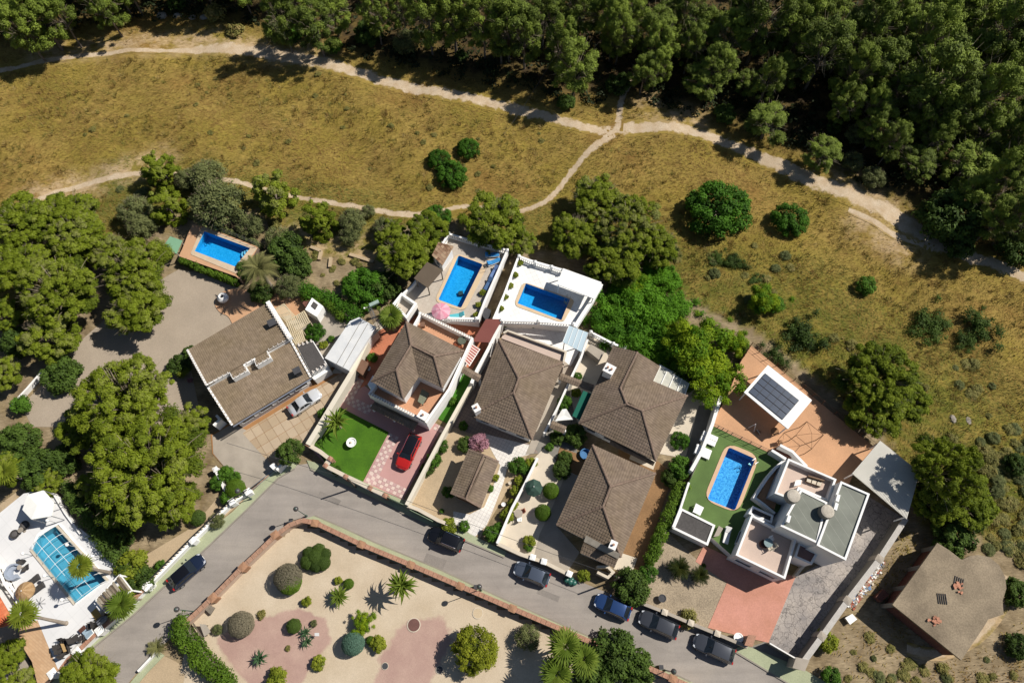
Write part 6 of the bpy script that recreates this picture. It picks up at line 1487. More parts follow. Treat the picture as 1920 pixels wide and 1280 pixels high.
lounger('pale blue two-seat lounger beside the brown coffee table', 164, 1184, R(-40), 1.3, mat('ice_blue', A(176, 198, 212), .1, local=True), L=1.3, W=.9, back=.15)
k = MB(); q = PP([(170, 1148), (180, 1139), (190, 1153), (179, 1163)], 1.34); k.prism(q, 1.31, 1.34); k.build('straw_rug', mat('straw_rug_weave', A(206, 170, 96), .15, 3, .2), label='ochre rug beside the reed pergola', cat='rug')
bt = empty('covered_boat', P(191, 1165, 1.3), 'grey covered kayak lying beside the street wall', 'kayak'); k = MB(); a, b = P(181, 1171, 1.5), P(201, 1155, 1.5); k.tube([a.lerp(b, f) for f in (0, .15, .5, .85, 1)], [.05, .3, .4, .3, .05], 8); k.build('hull', mat('grey_cover', A(140, 144, 152), .2), bt); k = MB(); k.bar(a.lerp(b, .2) + Vector((0, 0, .36)), a.lerp(b, .8) + Vector((0, 0, .36)), .05, .06); k.build('keel_rib', darkgrey, bt)
# pots, planters, fountain, urn
def pot(name, label, px, py, z, r, h, m, group=None, soil=True):
    c = P(px, py, z + h); t = empty(name, (c.x, c.y, z), label, 'pot' if 'pot' in name else name.split('_')[-1], group); k = MB(); k.lathe((c.x, c.y, z), [(r * .65, 0), (r, h * .85), (r * 1.08, h), (r * .85, h), (r * .8, h - .06)], 14); k.build('vessel', m, t)
    k = MB(); k.lathe((c.x, c.y, z + h - .1), [(r * .82, 0), (0, .02)], 12); k.build('filling', brown_soil if soil else white, t)
fo = empty('fountain', P(661, 832, .09), 'round white stone basin in the middle of the green lawn', 'fountain'); b = P(661, 832, .09)
k = MB(); k.lathe(b, [(.35, 0), (.25, .15), (.3, .3), (.58, .62), (.62, .75), (.52, .75), (.4, .62), (0, .6)], 18); k.build('basin', white, fo); k = MB(); k.ball(b + Vector((-.08, .0, .72)), .16, 5); k.build('stone', cream, fo)
ur = empty('oil_jar', P(419, 565, .1), 'big white jar with black mouth on the palm terrace', 'jar'); b = P(421, 562, .1)
k = MB(); k.lathe(b, [(.4, 0), (.75, .45), (.72, .8), (.45, 1.1), (.38, 1.15), (.28, 1.1), (.26, .8)], 18); k.build('vessel', white, ur); k = MB(); k.lathe(b + Vector((0, 0, .82)), [(.3, 0), (0, .01)], 14); k.build('mouth', black, ur)
pot('flower_pot', 'white pot beside the grey green parasol yard wall bushes', 944, 945, .06, .24, .5, white); pot('flower_pot', 'small beige pot on the sand strip above the white pot', 956, 905, .06, .2, .4, cream); pot('flower_pot', 'terracotta pot with a shrub beside the fountain lawn house wall', 690, 690, .08, .3, .5, whitew)
pot('flower_pot', 'big white pot at the foot of the red driveway', 1385, 1195, .07, .5, .75, white); pot('planter', 'grey square-looking planter tub in the pebble garden', 1242, 1121, .05, .42, .6, darkgrey)
rb = empty('robot_cleaner', P(863, 549, 1.05), 'dark pool cleaner robot on the pool floor', 'pool cleaner'); b = P(864, 551, .95); k = MB(); k.box(b + Vector((0, 0, .15)), (.3, .1, 0), (-.08, .26, 0), (0, 0, .14)); k.build('casing', darkgrey, rb)
for s in (-1, 1): k = MB(); k.tube([b + Vector((-.2, s * .3, .12)), b + Vector((.25, s * .3, .12))], .1, 6); k.build('wheel', black, rb)
# park furniture
sc = empty('stone_block', P(393, 1141, .04), 'grey stone block on the sand beside the pinkish park wall', 'stone'); k = MB(); k.frustum(PP([(383, 1142), (391, 1132), (404, 1139), (395, 1153)], .05), [p.lerp(P(393, 1141, .6), .12) for p in PP([(383, 1142), (391, 1132), (404, 1139), (395, 1153)], .6)]); k.build('block', mat('grey_stone', A(150, 140, 126), .3, 2, .3), sc)
bn = empty('bench_table', P(383, 1180, .04), 'white board table with frame between the hedge and the grey round shrub', 'table'); q = PP([(374, 1169), (386, 1170), (395, 1184), (383, 1193)], .8); k = MB(); k.prism(q, .74, .8, bottom=True); k.build('board', concrete, bn)
for p in inset(q, .1): k = MB(); k.cube(p.x - .04, p.x + .04, p.y - .04, p.y + .04, .05, .738); k.build('leg', wood_grey, bn)
k = MB(); k.bar(P(362, 1168, .6), P(386, 1205, .6), .14, .12); k.build('bench_rail', wood_grey, bn)
wp = empty('park_sign', P(600, 1188, .05), 'little white board on a post among the blue agaves', 'sign'); b = P(598, 1189, .05); k = MB(); k.tube([b, b + Vector((0, 0, .8))], .04, 5); k.build('post', wood_grey, wp); k = MB(); k.box(b + Vector((0, 0, .9)), (.25, 0, .02), (0, .16, .1), (0, 0, .02)); k.build('board', white, wp)
# rubble strip
rs = np.random.default_rng(5); cols = [white, whitew, mat('rubble_red', A(196, 110, 88), .2), concrete, mat('rubble_blue', A(130, 160, 200), .1), cream, greyconc, terracotta]
mb = MB()
for i in range(330):
    f = rs.random(); px = 1652 - f * 62 + rs.normal(0, 5); py = 1058 + f * 80 + rs.normal(0, 4); c = P(px, py, .02); s = rs.uniform(.05, .17); a = rs.uniform(0, 3)
    u = Vector((math.cos(a), math.sin(a), rs.uniform(-.3, .3))); v = Vector((-u.y, u.x, rs.uniform(-.2, .2)))
    mb.box(c + Vector((0, 0, s * .4)), u * s, v * s * rs.uniform(.4, 1), Vector((0, 0, s * .4)), int(rs.integers(0, len(cols))))
mb.build('rubble', cols, kind='stuff')
bx = empty('white_box', P(1594, 1163, 0), 'dirty white foam box at the lower end of the rubble strip', 'box'); q = PP([(1586, 1158), (1598, 1151), (1606, 1160), (1594, 1169)], .6); k = MB(); k.prism(q, .02, .5); k.build('box_body', cream, bx); k = MB(); k.prism(inset(q, -.05), .502, .6); k.build('lid', white, bx)
pl = empty('brick_pallet', P(1655, 1120, 0), 'pallet of red bricks in the shade of the concrete building', 'pallet'); q = PP([(1642, 1118), (1657, 1104), (1668, 1114), (1652, 1128)], .9); k = MB(); k.prism(q, .15, .9); k.build('brick_stack', redbrick, pl); k = MB(); k.prism(inset(q, -.05), .03, .148); k.build('pallet_base', wood_grey, pl)
for (px, py, n, a, lab) in ((1797, 1091, 5, R(65), 'steel bars bundled beside the tile heap on the concrete roof'), (1766, 1122, 5, R(85), 'steel bars laid apart in the middle of the concrete roof')):
    c = P(px, py, 3.3); t = empty('steel_bars', c, lab, 'steel bars'); u = Vector((math.cos(a), math.sin(a), 0)); v = Vector((-u.y, u.x, 0))
    for i in range(n): k = MB(); o = v * (i - (n - 1) / 2) * .22; k.tube([c + o - u * .55 + Vector((0, 0, .05)), c + o + u * .55 + Vector((0, 0, .05))], .05, 5); k.build('bar', darkgrey, t)
for (px, py, lab) in ((1795, 1100, 'heap of broken orange tiles beside the bundled steel bars'), (1753, 1164, 'heap of broken orange tiles near the roof edge')):
    c = P(px, py, 3.3); t = empty('tile_heap', c, lab, 'tile heap')
    for i in range(13): k = MB(); a = rs.uniform(0, 3); s = rs.uniform(.12, .26); u = Vector((math.cos(a), math.sin(a), rs.uniform(-.3, .3))); k.box(c + Vector((rs.normal(0, .35), rs.normal(0, .22), .06 + rs.uniform(0, .15))), u * s, Vector((-u.y, u.x, .1)) * s * .6, Vector((0, 0, .025))); k.build('tile', mat('orange_tile', A(206, 146, 118), .2), t)
# extractor boxes on patios
for lab, q, z, h, m in (('beige metal cabinet with sloped lid on the upper patio', [(1100, 655), (1108, 646), (1132, 660), (1124, 674)], .1, 1.6, concrete), ('brown wooden cabinet by the white driveway wall', [(666, 692), (679, 674), (690, 680), (680, 702)], .1, 1.6, mat('brown_cabinet', A(140, 106, 86), .2)), ('grey solar water panel leaning in the gap between pool terraces', [(902, 588), (911, 577), (920, 582), (913, 600)], .6, 1.8, darkgrey), ('brown chest on the orange side terrace corner', [(788, 605), (796, 604), (796, 611), (789, 611)], 3.05, .6, mat('brown_cabinet', A(140, 106, 86)))):
    w = PP(q, z + h); c = sum(w, Vector()) / 4; t = empty('cabinet', (c.x, c.y, z), lab, 'cabinet'); k = MB(); k.prism(w, z, z + h - .1); k.build('carcass', m, t); k = MB(); k.prism(inset(w, -.06), z + h - .098, z + h); k.build('lid', m, t)
bl_ = empty('blue_tub', P(1096, 852, .1), 'round blue tub peeping out from under the bungalow roof', 'tub'); c = P(1098, 850, .7); k = MB(); k.lathe((c.x, c.y, .1), [(.6, 0), (.7, .5), (.6, .5), (.55, .1), (0, .08)], 18); k.build('tub_shell', mat('tub_blue', A(90, 140, 190), .1), bl_)
gm = empty('green_bins', P(1070, 1088, 0), 'green rubbish bags piled at the kerb by the white pillar', 'rubbish')
for x, y, s in ((1062, 1087, .38), (1069, 1090, .42), (1076, 1092, .36), (1072, 1086, .3)):
    k = MB(); k.ball(P(x, y, .3), s, 5, sz=.8); k.build('bag', mat('bag_green', (.02, .09, .07), .2, rough=.35), gm)
mo = empty('motor_scooter', P(888, 607, 0), 'red scooter parked beside the maroon roof', 'scooter'); b = P(888, 608, .1)
for dx in (-.55, .55): k = MB(); k.tube([b + Vector((dx, -.06, .25)), b + Vector((dx, .06, .25))], .25, 10); k.build('wheel', black, mo)
k = MB(); k.tube([b + Vector((-.6, 0, .6)), b + Vector((-.1, 0, .75)), b + Vector((.1, 0, .45)), b + Vector((.5, 0, .8)), b + Vector((.55, 0, .3))], [.15, .2, .14, .12, .06], 6); k.build('body', red_, mo); k = MB(); k.tube([b + Vector((.45, -.3, 1.0)), b + Vector((.45, .3, 1.0))], .03, 5); k.build('handlebar', black, mo)
# checker borders of the pink driveway (too small to pick apart singly)
mb = MB(); tm = [mat('tile_cream', A(240, 216, 204), .08), mat('tile_rose', A(214, 176, 172), .08)]
CZ = [.056]
def checker(a, b, rows, s):
    CZ[0] += .004; z = CZ[0]
    p, q = P(*a, z), P(*b, z); d = q - p; n = max(1, int(d.length / s)); u = d / n; v = Vector((-u.y, u.x, 0)).normalized() * s
    for i in range(n):
        for j in range(rows): o = p + u * i + v * j; mb.prism([o + u * .04 + v * .04, o + u * .96 + v * .04, o + u * .96 + v * .96, o + u * .04 + v * .96], z, z + .02, (i + j) % 2)
checker((731, 812), (682, 906), 3, .42); checker((686, 901), (754, 934), 3, .42); checker((812, 804), (828, 812), 2, .4); checker((640, 752), (690, 778), 3, .4); checker((668, 706), (640, 752), 3, .4)
mb.build('checker_border', tm, kind='stuff')
# ---------------------------------------------------------------- vegetation
def leaf_quads(g, lobes, per, size, zs=.75, upb=.25, asp=1.5, shell=(.62, 1.05), wob=.22):
    """small leaf faces spread over a set of lobes (x, y, z, r, tint) -> verts, faces, tint"""
    lob = np.array(lobes); n = np.maximum(8, (per * (lob[:, 3] / lob[:, 3].mean()) ** 2)).astype(int); idx = np.repeat(np.arange(len(lob)), n); N = len(idx)
    d = g.normal(size=(N, 3)); d[:, 2] += upb; d /= np.linalg.norm(d, axis=1, keepdims=True)
    r = lob[idx, 3] * g.uniform(*shell, N) * (1 + wob * np.sin(d[:, 0] * 7 + idx) * np.sin(d[:, 1] * 6 + idx * 2))
    c = lob[idx, :3] + d * r[:, None] * np.array([1, 1, zs])
    nn = d + g.normal(size=(N, 3)) * .42; nn[:, 2] += .5; nn /= np.linalg.norm(nn, axis=1, keepdims=True)
    a = np.cross(nn, g.normal(size=(N, 3))); a /= np.linalg.norm(a, axis=1, keepdims=True) + 1e-9; b = np.cross(nn, a)
    s = size * g.uniform(.6, 1.35, N)[:, None]
    a = a * s * asp * .5; b = b * s * .5
    V = np.stack([c - a, c + b * .9, c + a, c - b * .9], 1).reshape(-1, 3)
    F = np.arange(N * 4).reshape(N, 4)
    return V, F, np.clip(lob[idx, 4] + g.normal(size=N) * .08, 0, 1)
def foliage(name, g, lobes, per, size, m, **kw):
    V, F, T = leaf_quads(g, lobes, per, size, **kw)
    return arrays_mesh(name, V, F, m, {'tint': ('FACE', T)})
pine_m = leafmat('pine_needles', A(66, 88, 20), A(146, 162, 38), .25, A(156, 158, 92))
forest_m = leafmat('forest_needles', A(40, 56, 26), A(150, 170, 64), .14)
bright_m = leafmat('bright_leaf', A(46, 84, 18), A(100, 152, 38), .32)
lime_m = leafmat('lime_leaf', A(70, 128, 16), A(172, 194, 36), .36)
olive_m = leafmat('olive_leaf', A(84, 96, 54), A(144, 150, 92), .22)
dark_m = leafmat('dark_leaf', A(46, 66, 24), A(96, 122, 46), .22)
scrub_m = leafmat('scrub_leaf', A(104, 104, 50), A(160, 154, 84), .22, A(176, 152, 98))
grey_m = leafmat('grey_shrub_leaf', A(110, 104, 84), A(156, 146, 120), .1)
blue_m = leafmat('blue_shrub_leaf', A(72, 108, 88), A(124, 156, 134), .15)
yellow_m = leafmat('yellow_shrub_leaf', A(106, 124, 26), A(172, 180, 58), .3)
pink_m = leafmat('oleander_flower', A(150, 100, 110), A(222, 168, 182), .3)
hedge_m = leafmat('hedge_leaf', A(62, 94, 16), A(114, 146, 38), .25)
def pine_lobes(g, n=70, flat=.55, r0=.09, r1=.21, low=16):
    out = []; ph = g.uniform(0, 6.3, 3); tries = 0; B = []
    for _ in range(4000):
        a, q = g.uniform(0, 6.283), .82 * math.sqrt(g.uniform(0, 1)); c = (q * math.cos(a), q * math.sin(a), g.uniform(-.09, .09), g.uniform(.12, .2), g.uniform(-.15, .15))
        if all(math.hypot(c[0] - o[0], c[1] - o[1]) > .86 * (c[3] + o[3]) for o in B): B.append(c)
        if len(B) > 30: break
    while len(out) < n and tries < 5000:
        tries += 1; a = g.uniform(0, 6.283); rho = math.sqrt(g.uniform(0, 1)) * .86; k = 1 + .16 * math.sin(2 * a + ph[0]) + .12 * math.sin(3 * a + ph[1]) + .08 * math.sin(5 * a + ph[2])
        x, y = rho * k * math.cos(a), rho * k * math.sin(a); z = flat * math.sqrt(max(0, 1 - rho * rho)) * g.uniform(.7, 1.12)
        bo = min(B, key=lambda o: math.hypot(x - o[0], y - o[1]) - o[3])
        if math.hypot(x - bo[0], y - bo[1]) > bo[3] * .95: continue
        z += bo[2]
        r = r0 + (r1 - r0) * g.uniform() ** 1.3
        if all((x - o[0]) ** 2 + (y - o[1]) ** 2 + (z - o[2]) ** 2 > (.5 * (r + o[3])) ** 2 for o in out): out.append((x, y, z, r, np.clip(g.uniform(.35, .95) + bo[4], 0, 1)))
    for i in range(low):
        a = g.uniform(0, 6.283); rho = g.uniform(.3, .85); out.append((rho * math.cos(a), rho * math.sin(a), flat * .25 * g.uniform(-.3, .8), g.uniform(.14, .24), g.uniform(.0, .35)))  # low clumps: darker tint puts crown shade into the needles
    return out
def ball_lobes(g, n=46, R_=.8, r0=.16, r1=.27, zs=.8, zmin=-.25):
    out = []
    while len(out) < n:
        d = g.normal(size=3); d /= np.linalg.norm(d)
        if d[2] < zmin: continue
        out.append((d[0] * R_, d[1] * R_, d[2] * R_ * zs, g.uniform(r0, r1), g.uniform(.25, .95)))
    out.append((0, 0, 0, .75, .1))  # dark core clump, inner shade put into the leaf tint
    return out
g = np.random.default_rng(3)
VAR = {}
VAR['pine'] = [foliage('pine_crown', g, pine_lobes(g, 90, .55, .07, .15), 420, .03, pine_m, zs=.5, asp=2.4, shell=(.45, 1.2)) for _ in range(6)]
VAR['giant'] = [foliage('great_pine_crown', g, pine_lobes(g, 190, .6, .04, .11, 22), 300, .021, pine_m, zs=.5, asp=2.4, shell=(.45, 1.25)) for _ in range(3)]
def tall_lobes(g, n=52, low=10):
    out = []
    for i in range(n):
        z = g.uniform(-.75, 1.15); m = .88 * math.sqrt(max(.03, 1 - ((z + .05) / 1.25) ** 2)); a = g.uniform(0, 6.283); rho = m * math.sqrt(g.uniform(.12, 1))
        out.append((rho * math.cos(a), rho * math.sin(a), z, g.uniform(.11, .23), np.clip(.25 + .15 * (z + .75) / 1.9 + g.uniform(0, .55), 0, 1)))  # tint rises with height: lit tops painted into the needles
    return out
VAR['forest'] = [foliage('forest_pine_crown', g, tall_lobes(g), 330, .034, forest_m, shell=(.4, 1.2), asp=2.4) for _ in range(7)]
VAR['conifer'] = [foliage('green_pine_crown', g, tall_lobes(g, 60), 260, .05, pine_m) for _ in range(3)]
VAR['bush'] = [foliage('bush_leaves', g, ball_lobes(g, 60, .84, .13, .2, .7, -.1), 160, .05, bright_m) for _ in range(3)]
VAR['darkbush'] = [foliage('dark_bush_leaves', g, ball_lobes(g, 40, .78, .15, .28, .8), 130, .075, dark_m) for _ in range(3)]
VAR['tallbush'] = VAR['darkbush'][:1]
VAR['olive'] = [foliage('olive_leaves', g, ball_lobes(g, 44, .74, .14, .26, .75), 150, .05, olive_m, shell=(.4, 1.15)) for _ in range(3)]
VAR['lime'] = [foliage('lime_leaves', g, [(g.normal() * .4, g.normal() * .4, g.uniform(-.2, .55), g.uniform(.1, .26), g.uniform(.1, .95)) for _ in range(52)], 230, .04, lime_m, shell=(.4, 1.25), asp=2.6) for _ in range(3)]
VAR['thicket'] = [foliage('thicket_leaves', g, [(g.normal() * .45, g.normal() * .45, g.uniform(-.1, .4), g.uniform(.1, .28), g.uniform(.1, .95)) for _ in range(56)], 230, .042, leafmat('thicket_leaf', A(56, 104, 18), A(122, 178, 42), .36), shell=(.4, 1.3), asp=2.2) for _ in range(3)]
VAR['spread'] = [foliage('spreading_leaves', g, [(g.normal() * .42, g.normal() * .36, g.uniform(0, .3), g.uniform(.12, .34), g.uniform(.2, .9)) for _ in range(30)], 150, .05, dark_m, shell=(.3, 1.25)) for _ in range(4)]
VAR['scrub'] = [foliage('scrub_leaves', g, ball_lobes(g, 16, .62, .22, .4, .6, -.1), 70, .13, scrub_m, shell=(.3, 1.15)) for _ in range(4)]
VAR['small'] = [foliage('small_shrub_leaves', g, ball_lobes(g, 20, .7, .2, .34, .8, -.2), 110, .1, leafmat('garden_leaf', A(50, 86, 18), A(106, 150, 46), .3)) for _ in range(3)]
VAR['yellow'] = [foliage('yellow_shrub_leaves', g, ball_lobes(g, 22, .7, .2, .34, .8, -.2), 80, .13, yellow_m) for _ in range(2)]
VAR['ball'] = [foliage('clipped_leaves', g, [(0, 0, 0, .94, .55), (0, 0, 0, .8, .2)], 6000, .05, hedge_m, shell=(.96, 1.03), zs=.9, upb=.1, wob=.03) for _ in range(2)]
VAR['darkball'] = [foliage('dark_clipped_leaves', g, [(0, 0, 0, .94, .55), (0, 0, 0, .8, .2)], 4000, .06, dark_m, shell=(.94, 1.04), zs=.9, upb=.1, wob=.05)]
VAR['greyball'] = [foliage('grey_clipped_leaves', g, [(0, 0, 0, .94, .5), (0, 0, 0, .8, .1)], 7500, .042, grey_m, shell=(.95, 1.04), zs=.85, upb=.1, wob=.03)]
VAR['blueball'] = [foliage('blue_clipped_leaves', g, [(0, 0, 0, .95, .5), (0, 0, 0, .8, .2)], 6000, .055, blue_m, shell=(.97, 1.03), zs=.9, upb=.1, wob=.02)]
VAR['pink'] = [foliage('oleander_leaves', g, [(*l[:4], l[4]) for l in ball_lobes(g, 26, .7, .18, .3, .8)], 90, .10, pink_m)]
TRK = {}
def trunk_mesh(g, h, r, branches, spread, top=0, twigs=False):
    mb = MB(); b = [Vector((0, 0, -.3)), Vector((g.normal() * .04, g.normal() * .04, h * .5)), Vector((0, 0, h * .92))]; mb.tube(b, [r, r * .75, r * .35], 8)
    for i in range(branches):
        a = 6.283 * i / branches + g.uniform(-.4, .4); z0 = h * g.uniform(.55, .85); q = spread * g.uniform(.5, .85)
        mb.tube([(0, 0, z0), (math.cos(a) * q * .5, math.sin(a) * q * .5, z0 + h * .10), (math.cos(a) * q, math.sin(a) * q, z0 + h * .16 + top)], [r * .42, r * .28, r * .1], 5)
    for i in range(80 if twigs else 0):
        a = g.uniform(0, 6.283); q = g.uniform(.3, 1.03); z1 = h + (.62 * math.sqrt(max(.02, 1 - q * q)) if h < 1.5 else g.uniform(-.5, .9)); p = Vector((math.cos(a) * q, math.sin(a) * q, z1))
        mb.tube([(p.x * .45, p.y * .45, h * .95), p * .78 + Vector((0, 0, h * .2)), p], [.008, .006, .003], 3, 1, cap=False)
    return mb.mesh('trunk', [bark, twigm])
# unit trees: crown radius 1; crown centre at height k
SHAPE = {'pine': (.75, .075, 10), 'giant': (.8, .06, 12), 'forest': (1.75, .06, 9), 'conifer': (.85, .06, 7), 'bush': (.35, .06, 6), 'tallbush': (1.3, .06, 6), 'darkbush': (.5, .06, 5), 'olive': (.7, .06, 7), 'lime': (.75, .06, 6), 'thicket': (.15, .05, 5), 'spread': (.12, .05, 4), 'scrub': (.3, .05, 4), 'small': (.7, .05, 4), 'yellow': (.7, .05, 4), 'ball': (.88, .06, 3), 'greyball': (.8, .06, 3), 'darkball': (.88, .06, 3), 'blueball': (.86, .06, 3), 'pink': (.8, .05, 4)}
twigm = mat('twig', A(170, 156, 132), .25, 3)
for kd, (k, r, nb) in SHAPE.items(): TRK[kd] = trunk_mesh(g, k, r, nb, .8, .05, kd in ('pine', 'giant', 'forest', 'olive'))
def tree(kind, px, py, rpx, label, group=None, name=None, k=None, z0=None, cat=None, sq=(1, 1), tall=1.0):
    """one plant; (px, py) is where its crown is seen, rpx how wide"""
    kk = SHAPE[kind][0] * tall
    rw = rad(px, py, rpx, 4); c = P(px, py, kk * rw + (z0 or 0) + rw * .15); zb = TZ(c) if z0 is None else z0
    nm = name or ('pine_tree' if kind in ('pine', 'forest', 'conifer') else 'shrub')
    t = empty(nm, (c.x, c.y, zb), label, cat or ('tree' if 'tree' in nm else 'shrub'), group)
    t.scale = (rw * sq[0], rw * sq[1], rw * tall); t.rotation_euler.z = g.uniform(0, 6.28)
    cr = link('crown', VAR[kind][int(g.integers(0, len(VAR[kind])))], t); cr.location = (0, 0, SHAPE[kind][0] * .92); 
    link('trunk', TRK[kind], t)
    return t
# forest: the trees one can tell apart, then the rest of the wood
FG = 'pines of the shaded forest beyond the dirt track'
FL = 'tall pine standing in the dense shaded forest beyond the dirt track'
named = [(1080, 118, 44, 'bright-topped pine leaning over the dirt track at the overhead cable end'), (1050, 98, 30, 'small pine crown just above the cable end at the forest edge'), (1325, 145, 42, 'pale feathery pine standing alone at the forest edge above the track bend'), (1405, 152, 28, 'thin pine between feathery pine and twin-topped pine'), (1445, 222, 42, 'twin-topped green pine at the forest edge above the wide track'), (1720, 302, 38, 'flat bright pine crown isolated in deep shade near the big dark bush'), (1825, 300, 50, 'broad pine beside the picture edge above the dark bush'), (1890, 290, 40, 'pine leaning against the broad pine at the picture edge'), (1775, 140, 66, 'largest lobed pine crown in the forest above the isolated flat crown'), (1660, 115, 48, 'upright pine beside the largest lobed crown'), (590, 45, 40, 'pale yellow-green pine at the start of the shaded dirt track'), (1545, 285, 36, 'dull olive pine in shade beside the wide sunlit track'), (60, 18, 46, 'sunlit pine in the top corner above the thin field path')]
for a, b, r, l in named: tree('forest', a, b, r * 1.05, l, 'pines at the forest edge', tall=.62 if 1290 < a < 1460 or b > 270 else 1.0)
more = [(10, 12, 40), (105, 22, 30), (30, 45, 34), (190, 6, 30), (700, 12, 30), (520, 20, 34), (800, 18, 36), (848, 40, 30), (905, 30, 36), (955, 42, 44), (985, 60, 34), (1020, 25, 34), (1090, 12, 36), (1138, 14, 40), (1185, 18, 32), (1232, 48, 36), (1258, 30, 30), (1240, 76, 32), (1165, 60, 30), (1290, 18, 36), (1370, 62, 34), (1440, 22, 48), (1395, 12, 36), (1520, 28, 40), (1560, 10, 34), (1550, 88, 46), (1500, 70, 32), (1600, 60, 36), (1640, 35, 40), (1700, 60, 40), (1715, 112, 36), (1750, 60, 44), (1790, 20, 46), (1840, 30, 48), (1905, 50, 48), (1880, 110, 42), (1830, 95, 40), (1858, 170, 44), (1910, 170, 40), (1800, 190, 40), (1740, 205, 38), (1700, 165, 34), (1655, 160, 34), (1610, 130, 34), (1590, 190, 30), (1650, 235, 32), (1860, 235, 38), (1920, 235, 36), (1760, 255, 30), (1895, 350, 40), (1830, 360, 34), (1930, 400, 40), (1880, 405, 34), (1920, 110, 40), (1690, 20, 36), (1330, 55, 30), (1300, 80, 28), (1470, 130, 28), (1680, 265, 26), (1210, 130, 28)]
def FW(x):
    w = 'above the narrow field track' if x < 620 else 'between pale pine and climbing path' if x < 1160 else 'between climbing path and isolated flat crown' if x < 1700 else 'at the picture edge past the isolated flat crown'
    return 'tall pine in the shaded forest ' + w, 'forest pines ' + w
for a, b, r in more: tree('forest', a, b, r * 1.12, *FW(a), tall=.95 + .45 * g.random())
GAPS = [(690, 80, 55), (770, 110, 40), (1490, 190, 48), (330, 40, 60), (150, 60, 45), (1220, 200, 30), (1560, 230, 40)]
put = []
for i in range(1500):
    x0, y0 = g.uniform(-60, 1990), g.uniform(-150, 420); p = P(x0, y0)
    if not inside(p, FOREST) or any((x0 - a) ** 2 + (y0 - b) ** 2 < r * r for a, b, r in GAPS): continue
    if dist_np(np.array([p.x]), np.array([p.y]), T1)[0] < (3.5 if x0 < 1450 else 9) or dist_np(np.array([p.x]), np.array([p.y]), T4)[0] < 2.5 or any((p - q).length < 7.3 for q in put): continue
    if x0 < 620 and y0 > 50: continue
    put.append(p); rr = g.uniform(24, 40); k_ = g.uniform(.85, 1.55); rw_ = rad(x0, y0, rr, 4); c_ = Vector((p.x, p.y, 1.75 * k_ * rw_)); dz = 84 - c_.z; f_ = Vector((0, ST, -CT)); u_ = Vector((0, CT, ST)); r_ = c_ - Vector((0, 0, 84)); dep = r_.dot(f_)
    tree('forest', 960 + FPX * r_.x / dep, 640 - FPX * r_.dot(u_) / dep, rr, *FW(x0), tall=k_)
for x0, y0 in ((60, 62), (130, 48), (195, 30), (262, 20), (330, 8), (400, 14), (470, 22), (240, -25), (320, -35), (400, -30), (480, -20), (560, -10), (150, -10), (70, 10)):
    p = P(x0, y0); rr = g.uniform(30, 38); rw_ = rad(x0, y0, rr, 4); k_ = g.uniform(1.3, 1.6); c_ = Vector((p.x, p.y, 1.75 * k_ * rw_)); r_ = c_ - Vector((0, 0, 84)); dep = r_.dot(Vector((0, ST, -CT)))
    tree('forest', 960 + FPX * r_.x / dep, 640 - FPX * r_.dot(Vector((0, CT, ST))) / dep, rr, *FW(x0), tall=k_)
UG = 'bushes in the shade of the forest'
for i in range(90):
    x0 = g.uniform(0, 1960); y0 = g.uniform(0, 430)
    p = P(x0, y0); 
    if not inside(p, FOREST) or dist_np(np.array([p.x]), np.array([p.y]), T1)[0] < 4 or dist_np(np.array([p.x]), np.array([p.y]), T4)[0] < 3: continue
    tree('darkbush' if i % 3 else 'olive', x0, y0, g.uniform(14, 26), 'low bush growing in the forest shade beyond the dirt track', UG, 'forest_bush')
for a, b, r, l, kd in [(1160, 155, 26, 'dark bush beside the narrow path climbing into the forest', 'darkbush'), (1790, 400, 62, 'big dark round bush where the wide track bends by the forest', 'darkbush'), (1800, 450, 36, 'low green bush under the big dark round bush', 'darkbush'), (1905, 470, 40, 'dark bush at the picture edge below the track', 'darkbush'), (1870, 430, 34, 'olive bush between two dark bushes by the track', 'olive'), (230, 35, 24, 'dry tan bush at the shaded rock near the top edge', 'scrub'), (405, 22, 26, 'dry straw-coloured bush beside the grey rock', 'scrub'), (520, 55, 30, 'olive bush at the forest edge before the pale pine', 'olive'), (550, 62, 22, 'green bush touching the pale yellow-green pine', 'small'), (625, 88, 20, 'bright small bush between track and pale pine', 'small'), (440, 55, 20, 'scrub beside the grey rock', 'scrub'), (690, 60, 30, 'dark bush in the wide gap of the forest shade', 'darkbush'), (760, 75, 30, 'olive bush in the wide gap of the forest shade', 'olive'), (1640, 330, 26, 'dull bush on the shaded bank beyond the wide track', 'olive'), (1600, 300, 24, 'dull green bush next to the dull olive pine', 'olive')]:
    tree(kd, a, b, r, l, None, 'bush')
k = MB(); c = P(335, 36, .1)
rg = np.random.default_rng(8)
# pale rock outcrop at the forest edge
rm = mat('limestone', A(178, 168, 156), .3, .8, .25, 6)
for i in range(4):
    c = P(310 + i * 24 + rg.normal() * 4, 34 + rg.normal() * 4, 0); k = MB(); r = rg.uniform(.6, 1.1); k.lathe((c.x, c.y, -.2), [(r, 0), (r * rg.uniform(.8, 1), .3), (r * .5, .6), (0, .66)], 7, sx=1.2, sy=rg.uniform(.6, 1)); k.build('rock', rm, label='pale weathered rock of the shaded outcrop near the top edge', cat='rock', group='outcrop rocks')
